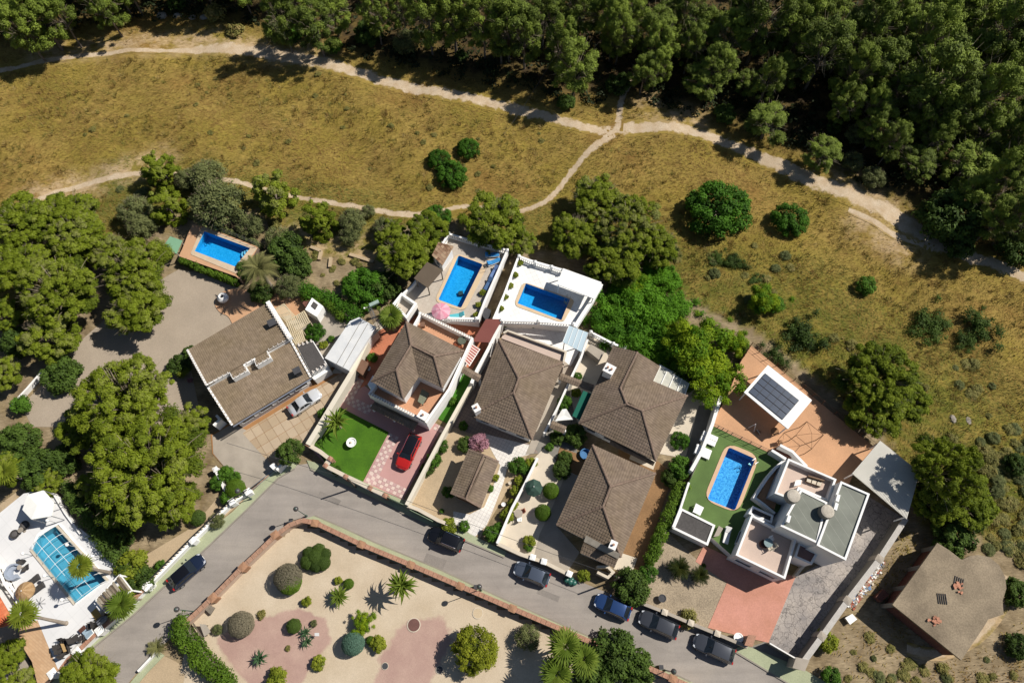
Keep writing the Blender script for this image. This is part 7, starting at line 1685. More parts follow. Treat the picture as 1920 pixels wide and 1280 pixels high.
# the pine groups among the houses
trees = [
 ('pine', 45, 415, 62, 'pine at the picture edge, uppermost of the dense pine group by the courtyard'), ('pine', 130, 400, 55, 'pine next to grey scrub at the upper end of the dense group'), ('pine', 140, 440, 60, 'pine in the middle of the dense group below the field path end'), ('pine', 35, 500, 62, 'pine at the picture edge halfway down the dense group'), ('giant', 110, 545, 80, 'broad pine at the heart of the dense group by the courtyard'), ('pine', 95, 625, 60, 'pine at the lower end of the dense group near the clearing'), ('pine', 10, 590, 40, 'narrow pine at the picture edge beside the broad dense-group pine'),
 ('giant', 254, 508, 70, 'spreading pine whose crown reaches the clipped hedge by the villa pool'), ('pine', 258, 580, 62, 'lower crown of pine casting shade onto the beige courtyard'), ('pine', 205, 470, 42, 'pine crown filling the gap beside the spreading courtyard pine'),
 ('giant', 230, 750, 98, 'huge pine crown beside the villa verge, upper of the two giants'), ('giant', 270, 880, 112, 'huge pine crown reaching the street garden, lower of the two giants'), ('pine', 160, 800, 55, 'pine crown at the clearing side of the two giants'), ('pine', 350, 800, 48, 'pine crown spilling towards the villa corner wall'), ('pine', 320, 940, 56, 'pine crown overhanging the street garden path'), ('pine', 190, 905, 48, 'pine crown shading the sun deck corner'),
 ('pine', 90, 905, 30, 'small bright pine behind the white tent'), ('pine', 5, 880, 40, 'pine cut by the picture edge above the sand bed'), ('pine', 5, 700, 40, 'pine at the picture edge beside the thin wall'), ('pine', 10, 1232, 40, 'round green tree cut by the lower corner edge'), ('pine', 168, 1272, 62, 'large tree cut by the bottom edge beside the road'), ('pine', 30, 1290, 40, 'tree below the bottom edge near the corner yard'),
 ('conifer', 300, 318, 38, 'upright bright conifer on the field path above the villa pool'), ('conifer', 310, 385, 36, 'yellow-green conifer between olive scrub and villa pool'), ('conifer', 512, 362, 46, 'green conifer on the field path between olive and oak scrub'), ('conifer', 595, 408, 38, 'bushy conifer above the ruined terrace walls'),
 ('pine', 760, 480, 55, 'pine hugging the brown shade roof beside the parasol pool'), ('pine', 800, 435, 48, 'pine crown above the rust tiled hut'), ('pine', 735, 440, 34, 'small pine crown at the footpath behind the parasol pool'), ('pine', 925, 412, 64, 'round pine on the footpath between the two pool terraces'), ('pine', 975, 455, 34, 'pine crown between round path pine and white balustrade'),
 ('pine', 1118, 372, 54, 'pine top reaching the footpath, uppermost of the pines behind the white canopy'), ('giant', 1180, 420, 68, 'broad pine at the heart of the group behind the white canopy'), ('pine', 1080, 440, 52, 'pine crown overhanging the shaded gully behind the white pool'), ('pine', 1150, 490, 56, 'pine crown lowest in the group, above the white canopy'), ('pine', 1228, 460, 50, 'pine crown on the field side of the group behind the white canopy'),
 ('giant', 1650, 705, 78, 'great dark pine shading the orange terrace corner'), ('pine', 1640, 770, 62, 'lower crown of the dark pines beside the orange terrace fence'), ('pine', 1700, 745, 50, 'pine crown on the slope side of the dark pines'),
 ('giant', 1768, 882, 72, 'dark pine overhanging the corrugated carport'), ('pine', 1728, 908, 34, 'small pine crown leaning over the carport sheet'), ('pine', 1810, 940, 62, 'dark pine crown on the slope beside the concrete building'), ('pine', 1748, 950, 40, 'pine crown touching the carport end')]
for kd, a, b, r, l in trees: tree(kd, a, b, r, l, tall=1.5 if 'carport' in l else 1.0)
shr = [
 ('olive', 388, 328, 40, 'grey-olive tree on the field path beside the upright conifer'), ('olive', 405, 380, 58, 'large grey-olive thicket above the villa pool'), ('olive', 250, 392, 36, 'grey-green scrub tree beside the dense pine group'), ('olive', 262, 420, 32, 'silver-grey scrub below the grey-green scrub tree'), ('olive', 468, 420, 30, 'olive scrub over the villa pool fence'), ('olive', 350, 335, 26, 'dark scrub between conifer and grey-olive tree'), ('olive', 660, 412, 30, 'pale olive scrub on the bank above the bare patch'), ('olive', 655, 440, 24, 'dark scrub at the upper edge of the bare patch'), ('olive', 720, 425, 26, 'olive bush beside the footpath above the bare patch'), ('olive', 690, 395, 16, 'small olive bush right on the footpath'),
 ('olive', 520, 445, 30, 'brownish scrub beside the villa pool corner'), ('darkbush', 535, 468, 42, 'dark green bush behind the date palm'), ('darkbush', 550, 495, 34, 'dark bush between date palm and bare patch'), ('olive', 540, 535, 30, 'grey-green bush below the date palm'), ('darkbush', 460, 505, 24, 'dark bush at the pool end under the date palm'), ('darkbush', 490, 545, 26, 'dark bush at the date palm foot'),
 ('bush', 682, 540, 48, 'dense dark green bush behind the parasol pool stairs'), ('darkbush', 720, 535, 34, 'dark bush in the shade below the parasol-pool pines'), ('bush', 820, 405, 28, 'bright bush on the footpath above the tiled hut'),
 ('bush', 848, 325, 33, 'round bright bush, largest of three in the dry field'), ('bush', 824, 300, 25, 'bush touching the largest of three field bushes'), ('bush', 878, 277, 24, 'round bush standing apart from the other two in the field'), ('bush', 1350, 388, 66, 'huge dome-shaped bright bush in the dry field'), ('bush', 1482, 410, 38, 'medium round bush beside the huge dome bush'), ('small', 1627, 530, 22, 'small bright bush alone on the dry slope'), ('spread', 1505, 628, 44, 'dark bush on the slope above the orange terrace'), ('spread', 1748, 605, 42, 'dark bush on the dry slope, first of three in a row'), ('spread', 1840, 608, 40, 'dark bush on the dry slope nearest the picture edge'), ('spread', 1812, 635, 26, 'dark low bush between two slope bushes'), ('spread', 1380, 490, 24, 'dark small bush below the huge dome bush'), ('spread', 1345, 485, 20, 'little dark bush beside the small dark one below the dome'), ('lime', 1435, 560, 34, 'pale lime bush on the slope above the lime thicket'), ('small', 1455, 572, 20, 'bright green bush against the pale lime bush'), ('spread', 1455, 675, 30, 'green bush hanging over the orange terrace fence'),
 ('thicket', 1140, 600, 46, 'green thicket against the white terrace wall'), ('thicket', 1180, 560, 54, 'green thicket below the canopy pines'), ('thicket', 1225, 600, 56, 'green thicket in the hollow beside the pool terrace'), ('thicket', 1190, 640, 46, 'green thicket against the winged bungalow balustrade'), ('thicket', 1265, 580, 44, 'green thicket on the upper side of the hollow'), ('thicket', 1250, 660, 44, 'dark thicket behind the milky skylight'), ('lime', 1320, 650, 66, 'large lime-green shrub by the orange terrace apex'), ('lime', 1335, 712, 54, 'lime-green shrub overhanging the terrace corner wall'), ('lime', 1375, 640, 32, 'lime-green shrub nearest the terrace apex'), ('darkbush', 1290, 700, 34, 'dark shrub under the lime-green shrubs'), ('lime', 1280, 620, 40, 'lime-green shrub at the hollow side'), ('thicket', 1240, 520, 36, 'green thicket fading into the dry slope'), ('lime', 1190, 530, 30, 'lime thicket under the lowest canopy pine'),
 ('darkbush', 1790, 1010, 44, 'dark green bush behind the concrete roof'), ('darkbush', 1905, 1110, 30, 'dark bush at the picture edge beside concrete building'), ('darkbush', 1910, 1210, 26, 'dark bush at the picture edge below the concrete building'), ('small', 1560, 1268, 22, 'bright bush at the street end of the vacant plot'), ('yellow', 1552, 1200, 24, 'yellow-green shrub below the white foam box'), ('darkbush', 1905, 870, 24, 'dark bush by the slope edge'),
 ('darkbush', 30, 830, 44, 'dark hedge tree beside the sandy clearing'), ('darkbush', 70, 880, 44, 'dark green tree between clearing and white tent'), ('small', 38, 758, 22, 'bright bush at the clearing'), ('darkbush', 110, 700, 40, 'dark tree shading the clearing'), ('darkbush', 30, 640, 34, 'dark tree at the picture edge above the clearing'), ('darkbush', 120, 860, 34, 'dark green tree above the tent'), ('darkbush', 215, 1010, 34, 'dark tree shading the covered pool'), ('darkbush', 195, 985, 34, 'dark tree at the giant pine foot by the pool'), ('yellow', 245, 1060, 34, 'olive-green hedge tree at the reed pergola'), ('darkbush', 265, 1085, 28, 'green hedge tree beside the white pillar'), ('yellow', 228, 1120, 26, 'yellowish bush in front of the reed pergola'),
 ('darkball', 369, 970, 16, 'oval clipped green bush in the street garden strip'), ('small', 300, 1058, 12, 'tiny bush near the balusters'), ('olive', 405, 975, 18, 'grey cactus-like bush by the baluster garden'), ('small', 405, 905, 16, 'green shrub by the short wall, upper of three'), ('small', 423, 888, 18, 'round green shrub above the short wall pillar'), ('small', 440, 895, 14, 'tall thin shrub at the driveway apron'), ('small', 427, 930, 18, 'green shrub behind the street pillar'), ('ball', 440, 915, 20, 'dark clipped shrub beside the street pillar'),
 ('tallbush', 542, 846, 28, 'dense round tree beside the slab driveway gate'), ('bush', 589, 623, 22, 'round bright bush beside the cream pergolas'), ('darkbush', 335, 683, 24, 'dark bush at the villa corner'), ('lime', 338, 690, 14, 'spiky lime bush at the villa corner'), ('darkbush', 355, 660, 16, 'bush along the villa eave'), ('small', 605, 775, 13, 'green bush against the broad white wall'), ('small', 596, 830, 12, 'dark little bush inside the lawn corner'), ('small', 618, 870, 12, 'little bush at the lawn street corner'), ('small', 632, 881, 12, 'round little bush behind the lawn street wall'), ('yellow', 606, 645, 10, 'low yellow shrub by the white shed'), ('small', 621, 635, 8, 'tiny bush near the white shed'), ('small', 698, 670, 12, 'bright potted shrub beside the terraced villa'), ('small', 849, 752, 10, 'orange-green shrub in the narrow side lawn'),
 ('small', 829, 836, 15, 'yellow-green shrub on the pink driveway wall, upper one'), ('small', 812, 862, 17, 'green shrub on the pink driveway wall, middle one'), ('darkbush', 800, 880, 15, 'dark shrub on the pink driveway wall, lowest one'), ('pink', 898, 828, 22, 'pink oleander bush in full flower above the garage'), ('darkbush', 872, 833, 18, 'green bush beside the pink oleander'), ('small', 868, 797, 11, 'small bush by the bungalow eave shade'), ('small', 840, 922, 14, 'green bush at the garage corner'), ('small', 970, 872, 20, 'broad green bush in the garden path bend'), ('yellow', 996, 868, 13, 'yellow shrub at the top of the slim wall'), ('yellow', 968, 920, 13, 'yellow-green shrub along the slim wall, upper'), ('yellow', 962, 945, 12, 'yellow-green shrub along the slim wall, middle'), ('yellow', 950, 968, 15, 'yellow-green shrub along the slim wall, lower'), ('small', 920, 1000, 18, 'green bush at the slim wall street end'), ('small', 935, 990, 13, 'green bush tucked beside the street end bush'), ('yellow', 842, 985, 18, 'yellowish bush at the yard gate'), ('small', 870, 985, 13, 'green bush beyond the yard gate'), ('small', 828, 958, 6, 'tiny shrub by the cream wall'), ('yellow', 930, 895, 8, 'grey-green plant along the garage side, upper'), ('small', 920, 915, 8, 'little plant along the garage side, lower'),
 ('ball', 1033, 919, 17, 'clipped oval tree on the cream patio, upper of two'), ('ball', 1018, 960, 17, 'clipped oval tree on the cream patio, lower of two'), ('darkbush', 1053, 880, 20, 'dark bush on the cream patio beside the bungalow'), ('darkbush', 1080, 815, 24, 'dark leafy tree between the two bungalows'), ('darkbush', 1045, 820, 16, 'shaded bush under the tiled beam'), ('yellow', 992, 1015, 14, 'yellow-green hedge bush at the cream patio drive'), ('small', 990, 1025, 11, 'green hedge bush at the street end of the cream patio'), ('yellow', 1095, 1080, 14, 'olive clipped bush behind the white street pillar'), ('darkbush', 1183, 1100, 38, 'leafy street tree with pink blossom over the blue car'), ('pink', 1168, 1085, 14, 'pink blossoms of the street tree top'), ('small', 1215, 1075, 22, 'green bush at the hedge street end'),
 ('bush', 1275, 825, 20, 'bright bush beside the winged bungalow'), ('small', 1275, 875, 26, 'soft green bush between both bungalows and hedge'), ('darkbush', 1258, 895, 20, 'dark bush at the hedge top'), ('pink', 1292, 872, 14, 'pink-flowered oleander beside the lawn wall'), ('small', 1058, 755, 18, 'round green bush beside the white sail'), ('yellow', 1080, 735, 11, 'yellow shrub on the gap garden bed'), ('small', 1083, 705, 10, 'green shrub behind the stepping-path wall'), ('small', 945, 610, 7, 'small plant at the white balustrade corner'),
 ('darkbush', 1320, 1060, 5, 'tiny plant on the red driveway edge'), ('scrub', 1290, 1160, 22, 'dry weeds in the pebble garden')]
for kd, a, b, r, l in shr:
    nm = 'shrub'
    if 'tree' in l: nm = 'garden_tree'
    z = None
    if kd in ('yellow', 'small') and 700 < a < 1100 and b < 610: z = 2.2
    tree(kd, a, b, r, l, None, nm, z0=z)
for i, (a, b) in enumerate([(975, 492), (966, 515), (957, 535), (948, 555), (939, 578)]): tree('yellow', a, b, 7, 'small shrub growing along the planted edge of the white pool terrace', 'planted edge shrubs', 'shrub', z0=2.2)
for i, (a, b) in enumerate([(976, 609), (1000, 610), (1030, 608), (1047, 608)]): tree('small', a, b, 6.5, 'little bush in the bed below the long white balustrade', 'patio bed bushes', 'shrub', z0=.1)
for a, b, l in ((897, 570, 'leafy potted plants at the terrace end'), (905, 548, 'yellow potted plant by the terrace wall'), (915, 474, 'green plant behind the blue loungers'), (893, 590, 'dark potted plant at the parasol terrace corner')): tree('yellow', a, b, 7, l, None, 'potted_plant', z0=2.2, cat='potted plant')
# scrub tussocks on the slope beside the concrete building and over the dry hillside
SG = 'scrub tussocks on the dry slopes'
def scatter(n, poly, r0, r1, kinds, where):
    pg = PP(poly); xs = [p.x for p in pg]; ys = [p.y for p in pg]; put = 0
    for i in range(n * 6):
        if put >= n: break
        p = Vector((g.uniform(min(xs), max(xs)), g.uniform(min(ys), max(ys)), 0))
        if not inside(p, pg): continue
        if min(dist_np(np.array([p.x]), np.array([p.y]), T)[0] for T in (T1, T2, T3)) < 2.2: continue
        rw = g.uniform(r0, r1); kd = kinds[int(g.integers(0, len(kinds)))]
        t = empty('scrub_tussock', (p.x, p.y, TZ(p)), 'low scrub tussock ' + where, 'tussock', 'scrub tussocks ' + where); t.scale = (rw, rw, rw * g.uniform(.4, .8)); t.rotation_euler.z = g.uniform(0, 6.3)
        link('leaves', VAR[kd][int(g.integers(0, len(VAR[kd])))], t).location = (0, 0, .25); put += 1
scatter(75, [(1740, 820), (1930, 820), (1930, 1060), (1880, 1060), (1840, 1020), (1850, 900)], .5, 1.1, ('scrub', 'scrub', 'scrub', 'olive'), 'on the rocky slope between the big carport pines and the picture edge')
scatter(30, [(1300, 470), (1480, 480), (1620, 600), (1720, 640), (1900, 700), (1920, 820), (1760, 800), (1560, 640), (1400, 600)], .45, 1.0, ('scrub', 'scrub', 'olive'), 'on the dry hillside between lime thicket and wide track')
scatter(30, [(700, 130), (1100, 260), (1080, 340), (900, 370), (700, 340), (300, 300), (100, 300), (300, 130)], .3, .7, ('scrub',), 'scattered in the dry golden field')
scatter(22, [(210, 350), (600, 390), (700, 420), (560, 470), (480, 410), (230, 400)], .5, 1.2, ('olive', 'scrub'), 'among the olive trees above the villa pool')
scatter(26, [(1530, 1240), (1620, 1180), (1760, 1240), (1920, 1220), (1920, 1275), (1560, 1278)], .35, .9, ('scrub', 'scrub', 'olive'), 'in the vacant lot beside the concrete building')
scatter(16, [(590, 470), (700, 500), (640, 540), (560, 530)], .3, .8, ('scrub',), 'on the bare patch with ruined walls')
scatter(10, [(1240, 440), (1420, 460), (1440, 540), (1280, 520)], .5, 1.1, ('scrub', 'spread'), 'below the huge dome bush')
# undergrowth: the leafy mass on the forest floor, leaf colour darkened to paint shade
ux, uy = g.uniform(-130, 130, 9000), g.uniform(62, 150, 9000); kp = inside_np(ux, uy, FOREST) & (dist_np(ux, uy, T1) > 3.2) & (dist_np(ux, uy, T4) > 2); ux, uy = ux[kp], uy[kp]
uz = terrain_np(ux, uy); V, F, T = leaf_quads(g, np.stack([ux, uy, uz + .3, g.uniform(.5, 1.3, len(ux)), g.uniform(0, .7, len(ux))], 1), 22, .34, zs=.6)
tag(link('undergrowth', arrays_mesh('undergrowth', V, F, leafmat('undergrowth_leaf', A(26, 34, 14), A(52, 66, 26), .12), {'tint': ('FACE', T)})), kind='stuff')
# hedges
def hedge(label, line, h, w, m=None, dens=220, size=.14, z0=0.0, name='hedge'):
    L = PP(line, z0 + h); q = []; gg_ = g
    for i in range(len(L) - 1):
        d = L[i + 1] - L[i]; n = max(2, int(d.length / (w * .35)))
        for j in range(n):
            c = L[i] + d * ((j + .5) / n); s = Vector((-d.y, d.x, 0)).normalized()
            for k_ in range(2):
                o = c + s * gg_.uniform(-.3, .3) * w; q.append((o.x, o.y, z0 + h * gg_.uniform(.45, .72), w * gg_.uniform(.36, .5), gg_.uniform(.3, .95)))
            q.append((c.x, c.y, z0 + h * .3, w * .5, .1))  # dark low core, hedge shade put into the tint
    c = L[len(L) // 2]; q = [(a - c.x, b - c.y, z - z0, r, t_) for a, b, z, r, t_ in q]
    t = empty(name, (c.x, c.y, z0), label, 'hedge'); V, F, T = leaf_quads(g, q, dens, size, zs=1.0); F0 = arrays_mesh('hedge_leaves', V, F, m or hedge_m, {'tint': ('FACE', T)}); link('leaves', F0, t)
    k = MB(); a, b = offset_line([p - Vector((0, 0, 0)) for p in L], w * .3), offset_line(L, -w * .3)
    for i in range(len(L) - 1): k.prism([a[i], a[i + 1], b[i + 1], b[i]], z0, z0 + h * .6)
    k.build('twigs', MATS['bark'], t)
hedge('long clipped hedge beside the brown soil strip and pool lawn', [(1285, 905), (1262, 955), (1240, 1005), (1222, 1050)], 2.3, 1.5, hedge_m, 260, .13)
hedge('clipped hedge along the courtyard side of the villa pool terrace', [(337, 484), (390, 506), (440, 526)], 1.5, .9, None, 200, .13)
hedge('tall hedge curving from the road end along the park', [(322, 1165), (345, 1200), (375, 1240), (420, 1290)], 2.3, 2.1, hedge_m, 280, .15)
hedge('lush green hedge behind the barbecue and white shed', [(560, 535), (600, 548), (640, 570), (668, 590)], 1.8, 2.2, bright_m, 260, .15)
hedge('bright hedge between villa garden and parasol pool bank', [(570, 550), (610, 560), (640, 590)], 1.4, 1.6, hedge_m, 240, .14)
hedge('dark hedge screen beside the covered pool and giant pine', [(108, 905), (140, 950), (170, 990), (200, 1030), (235, 1065)], 3.0, 1.8, dark_m, 240, .16)
hedge('low vine screen at the far side of the villa pool', [(390, 418), (440, 436), (486, 456)], 1.6, .9, olive_m, 160, .14)
tree('pink', 356, 712, 6, 'small magenta flowering bush in the villa verge shade', None, 'shrub')
# palms, agaves, cycads: every frond a part
def frond_mesh(kind, m):
    mb = MB(); n = 12
    if kind == 'feather':
        pts = [Vector((t, 0, .32 * math.sin(t * 2.2) - .42 * t * t)) for t in np.linspace(0, 1, n)]; mb.tube(pts, [.016] * 6 + [.01] * 6, 4, cap=False)
        for i in range(2, 34):
            f = i / 34; k_ = min(int(f * (n - 1)), n - 2); p = pts[k_].lerp(pts[k_ + 1], f * (n - 1) - k_); l = .30 * math.sin(math.pi * min(1, f * .9 + .12)) + .05
            for s in (-1, 1):
                d = Vector((.55, s * .85, .1 - .25 * f)).normalized() * l; mb.add([p - Vector((.014, 0, 0)), p + Vector((.016, 0, 0)), p + d + Vector((0, 0, -.03))], [(0, 1, 2)])
    elif kind == 'strap':
        w = [.04, .065, .07, .06, .045, .02, .002]; vs = []
        for i, t in enumerate(np.linspace(0, 1, 7)):
            z = .5 * math.sin(t * 2.0) - .35 * t * t; vs += [(t * .96, -w[i], z + w[i] * .6), (t * .96, 0, z), (t * .96, w[i], z + w[i] * .6)]
        mb.add(vs, [(i * 3 + j, i * 3 + j + 1, (i + 1) * 3 + j + 1, (i + 1) * 3 + j) for i in range(6) for j in range(2)])
    elif kind == 'fan':
        mb.tube([(0, 0, 0), (.2, 0, .06), (.34, 0, .06)], .014, 4, cap=False); c = Vector((.28, 0, .06))
        for i in range(15):
            a = R(-115 + 230 * i / 14); d = Vector((math.cos(a), math.sin(a), -.25 * abs(math.cos(a)) - .12)) * (.72 if abs(i - 7) < 5 else .42) * (1 if i % 2 else .9); s = Vector((-math.sin(a), math.cos(a), 0)) * .05
            mb.add([c, c + d * .6 - s, c + d, c + d * .6 + s], [(0, 1, 2, 3)])
    return mb.mesh('frond', m)
palm_m = leafmat('palm_frond', A(124, 140, 36), A(184, 190, 76), .28); date_m = leafmat('date_frond', A(132, 132, 78), A(186, 178, 118), .2); green_p = leafmat('green_frond', A(104, 128, 36), A(172, 184, 76), .28); dkp = leafmat('dark_frond', A(38, 60, 10), A(92, 110, 30), .2); cyc = leafmat('cycad_frond', A(40, 56, 16), A(112, 110, 36), .2); agv = leafmat('agave_leaf', A(70, 104, 66), A(132, 156, 110), .15)
FR = {k: frond_mesh(a, m) for k, a, m in (('palm', 'fan', palm_m), ('date', 'feather', date_m), ('dracaena', 'strap', green_p), ('dark', 'strap', dkp), ('cycad', 'feather', cyc), ('agave', 'strap', agv), ('green', 'fan', green_p))}
def palm(label, px, py, rpx, h, kind, n, base=None, z0=0.0, name='palm_tree', layers=3, el=(75, -20), tr=.2, group=None, cat=None, wid=1.0):
    c = P(px, py, z0 + h); b = P(*base, z0) if base else Vector((c.x, c.y, z0)); rw = rad(px, py, rpx, z0 + h)
    t = empty(name, b, label, cat or ('palm' if 'palm' in name else name.replace('_', ' ')), group)
    if h > .6: k = MB(); m_ = b.lerp(c, .5); m_.x += (c.x - b.x) * .12; k.tube([b - Vector((0, 0, .1)), b.lerp(c, .04), m_, c], [tr * 1.5, tr, tr * .8, tr * .9], 9); k.build('trunk', palmbark, t)
    else: k = MB(); k.ball(c - Vector((0, 0, .1)), .12, 4); k.build('heart', palmbark, t)
    for i in range(n):
        f = (i + .5) / n; a = i * 2.39996 + g.uniform(-.12, .12); e = R(el[0] + (el[1] - el[0]) * f ** .8)
        o = link('frond', FR[kind], t); s = rw * g.uniform(.85, 1.1) * (.75 + .3 * math.cos(e))
        o.location = c - b; o.rotation_euler = (g.uniform(-.3, .3), -e * .8, a); o.scale = (s, s * wid, s)
    return t
palm('date palm with long arching grey-green fronds over the villa pool', 487, 505, 38, 5.2, 'date', 34, None, .1, tr=.3, wid=.8)
palm('fan palm leaning over the covered pool', 149, 1061, 26, 6.2, 'palm', 20, (206, 1073), 1.3, el=(80, -45))
palm('fan palm beside the straw parasol', 42, 1150, 30, 6.5, 'palm', 20, (124, 1168), 1.3, el=(80, -45))
palm('bushy palm with leaning trunk over the street wall', 228, 1133, 30, 4.2, 'green', 20, (262, 1121), .2, el=(80, -40))
palm('fan palm between white shed and parasol stairs', 732, 592, 28, 4.2, 'green', 19, None, .1, el=(80, -35))
palm('fan palm at the corner of the white pool terrace', 710, 578, 5, 2.0, 'green', 10, None, .1)
palm('big spiky dracaena casting long shadows on the green lawn', 634, 795, 36, 1.5, 'dracaena', 26, None, .09, 'dracaena', el=(80, 5), tr=.12, cat='dracaena', wid=1.2)
palm('spiky green dracaena on the park sand with star-shaped shadow', 755, 1098, 32, 3.0, 'dracaena', 44, None, .04, 'dracaena', el=(80, -25), tr=.14, cat='dracaena', wid=1.3)
palm('dark round cycad beside the clipped hedge, nearer the pump house', 1272, 1065, 22, .9, 'cycad', 44, None, .05, 'cycad', el=(80, -5), tr=.2, cat='cycad')
palm('yellowish cycad in the pebble garden beside the red driveway', 1311, 1078, 19, .8, 'cycad', 36, None, .05, 'cycad', el=(80, -5), tr=.2, cat='cycad')
palm('fan palm cluster at the bottom edge, crown nearest the olive shrub', 1060, 1212, 36, 5.0, 'green', 22, None, .04, el=(80, -40))
palm('fan palm cluster at the bottom edge, crown cut by the edge', 1045, 1262, 36, 4.6, 'green', 22, None, .04, el=(80, -40))
palm('fan palm cluster at the bottom edge, crown toward the street', 1095, 1235, 34, 4.8, 'green', 22, None, .04, el=(80, -40))
palm('fan palm cut by the picture edge above the sand bed', 8, 885, 26, 5, 'palm', 26, None, .1, el=(80, -40))
palm('spiky yellow-green palm bush at the villa corner', 342, 695, 14, 1.0, 'palm', 18, None, .05, 'palm_bush', cat='palm')
# park planting
tree('darkbush', 1150, 1224, 50, 'dense dark green tree by the street beside the palm cluster', None, 'garden_tree'); tree('darkbush', 1190, 1252, 42, 'dark green tree crown at the bottom edge by the green pavement', None, 'garden_tree'); tree('darkbush', 1115, 1274, 44, 'dark green tree crown at the bottom edge behind the palms', None, 'garden_tree')
VAR['parkbush'] = [foliage('yellow_bush_leaves', g, ball_lobes(g, 60, .82, .13, .22, .8, -.2), 150, .055, leafmat('park_bush_leaf', A(96, 112, 16), A(160, 166, 44), .28))]; SHAPE['parkbush'] = (.8, .06, 5); TRK['parkbush'] = TRK['bush']
tree('parkbush', 890, 1218, 46, 'large round yellow-green tree in the park beside the black manhole', None, 'garden_tree')
for kd, a, b, r, l in [('greyball', 450, 1170, 26, 'grey clipped ball shrub on the pink gravel beside the sand stone'), ('greyball', 538, 1082, 28, 'half-dead grey and green ball shrub in the park'), ('blueball', 661, 1206, 23, 'blue-green clipped ball shrub'), ('darkball', 550, 1173, 15, 'small dark green clipped ball on the pink gravel'), ('yellow', 574, 1127, 11, 'small lime plant on the sand at the gravel edge'), ('ball', 653, 1094, 11, 'bright clipped ball above the cactus clump'), ('yellow', 634, 1088, 9, 'yellowish low plant beside the bright clipped ball'), ('lime', 680, 1167, 23, 'light green feathery ball above the blue-green ball'), ('ball', 694, 1200, 9, 'brownish clipped ball beside the blue-green ball'), ('yellow', 708, 1208, 18, 'olive oleander beside the blue-green ball'), ('yellow', 598, 1242, 16, 'yellow-green shrub on the pink gravel near the bottom edge'), ('yellow', 517, 1270, 22, 'shrub cut by the bottom edge on the pink gravel'), ('olive', 990, 1195, 28, 'pale sparse shrub between park bush and palm cluster'), ('scrub', 490, 1152, 11, 'dry brown cushion plant beside the grey ball'), ('olive', 588, 1168, 8, 'grey stone-like plant by the small board sign'), ('yellow', 974, 900, 11, 'lush yellow shrub on the slim wall beside the green parasol'), ('yellow', 955, 957, 11, 'yellow shrub squeezed between wall and white pot'), ('small', 985, 880, 12, 'green shrub at the wall above the green parasol'), ('darkbush', 1060, 858, 16, 'dark shrub on the soil patch beside the blue tub'), ('small', 1030, 838, 10, 'small shrub in the shade at the patio head'), ('olive', 407, 1180, 12, 'sparse twiggy shrub beside the white board table'), ('scrub', 540, 1215, 7, 'low plant at the gravel edging')]: tree(kd, a, b, r, l, None, 'park_shrub')
for i, (dx, dy, r) in enumerate(((0, 0, 17), (-14, 8, 15), (14, 10, 15), (6, -14, 13), (18, -6, 12), (-12, -8, 13), (2, 14, 14))):
    if i == 0: tg = tree('darkball', 590, 1044, r, 'dark green cloud-pruned shrub with several round heads', None, 'park_shrub'); c0 = P(590, 1044, 1.2); continue
    c = P(590 + dx, 1044 + dy, 1.2); o = link('crown', VAR['darkball'][0], tg); s = rad(590, 1044, r, 1) / tg.scale[0]; o.scale = (s, s, s); rz = tg.rotation_euler.z; v = Matrix.Rotation(-rz, 3, 'Z') @ Vector(((c.x - c0.x) / tg.scale[0], (c.y - c0.y) / tg.scale[1], 0)); o.location = (v.x, v.y, .7)
palm('many-stemmed candelabra cactus clump on the sand', 638, 1118, 24, .35, 'dracaena', 60, None, .04, 'cactus', el=(85, 10), cat='cactus', wid=1.4)
for a, b, r, l in ((490, 1234, 20, 'blue-green agave on the pink gravel near the hedge'), (574, 1185, 15, 'blue-green agave beside the clipped dark ball, upper'), (577, 1203, 15, 'blue-green agave beside the clipped dark ball, lower')): palm(l, a, b, r, .2, 'agave', 30, None, .05, 'agave', el=(80, 5), cat='agave', wid=1.3)
palm('bare grey twiggy plant on the green verge', 296, 1212, 20, .3, 'date', 14, None, .1, 'dry_palm', el=(50, 10), cat='dry plant')
hb = tree('ball', 541, 1091, 24, 'x', None, 'park_shrub'); hp = [o for o in bpy.data.objects if o.get('label', '').startswith('half-dead')][0]
for ch in list(hb.children):
    if ch.name.startswith('crown'):
        mw = hb.scale[0] / hp.scale[0]; d_ = Matrix.Rotation(-hp.rotation_euler.z, 3, 'Z') @ ((hb.location - hp.location) / hp.scale[0]); ch.parent = hp; ch.scale = (mw, mw, mw); ch.location = (d_.x, d_.y, .62); ch.name = 'green_crown'
    else: bpy.data.objects.remove(ch)
bpy.data.objects.remove(hb)
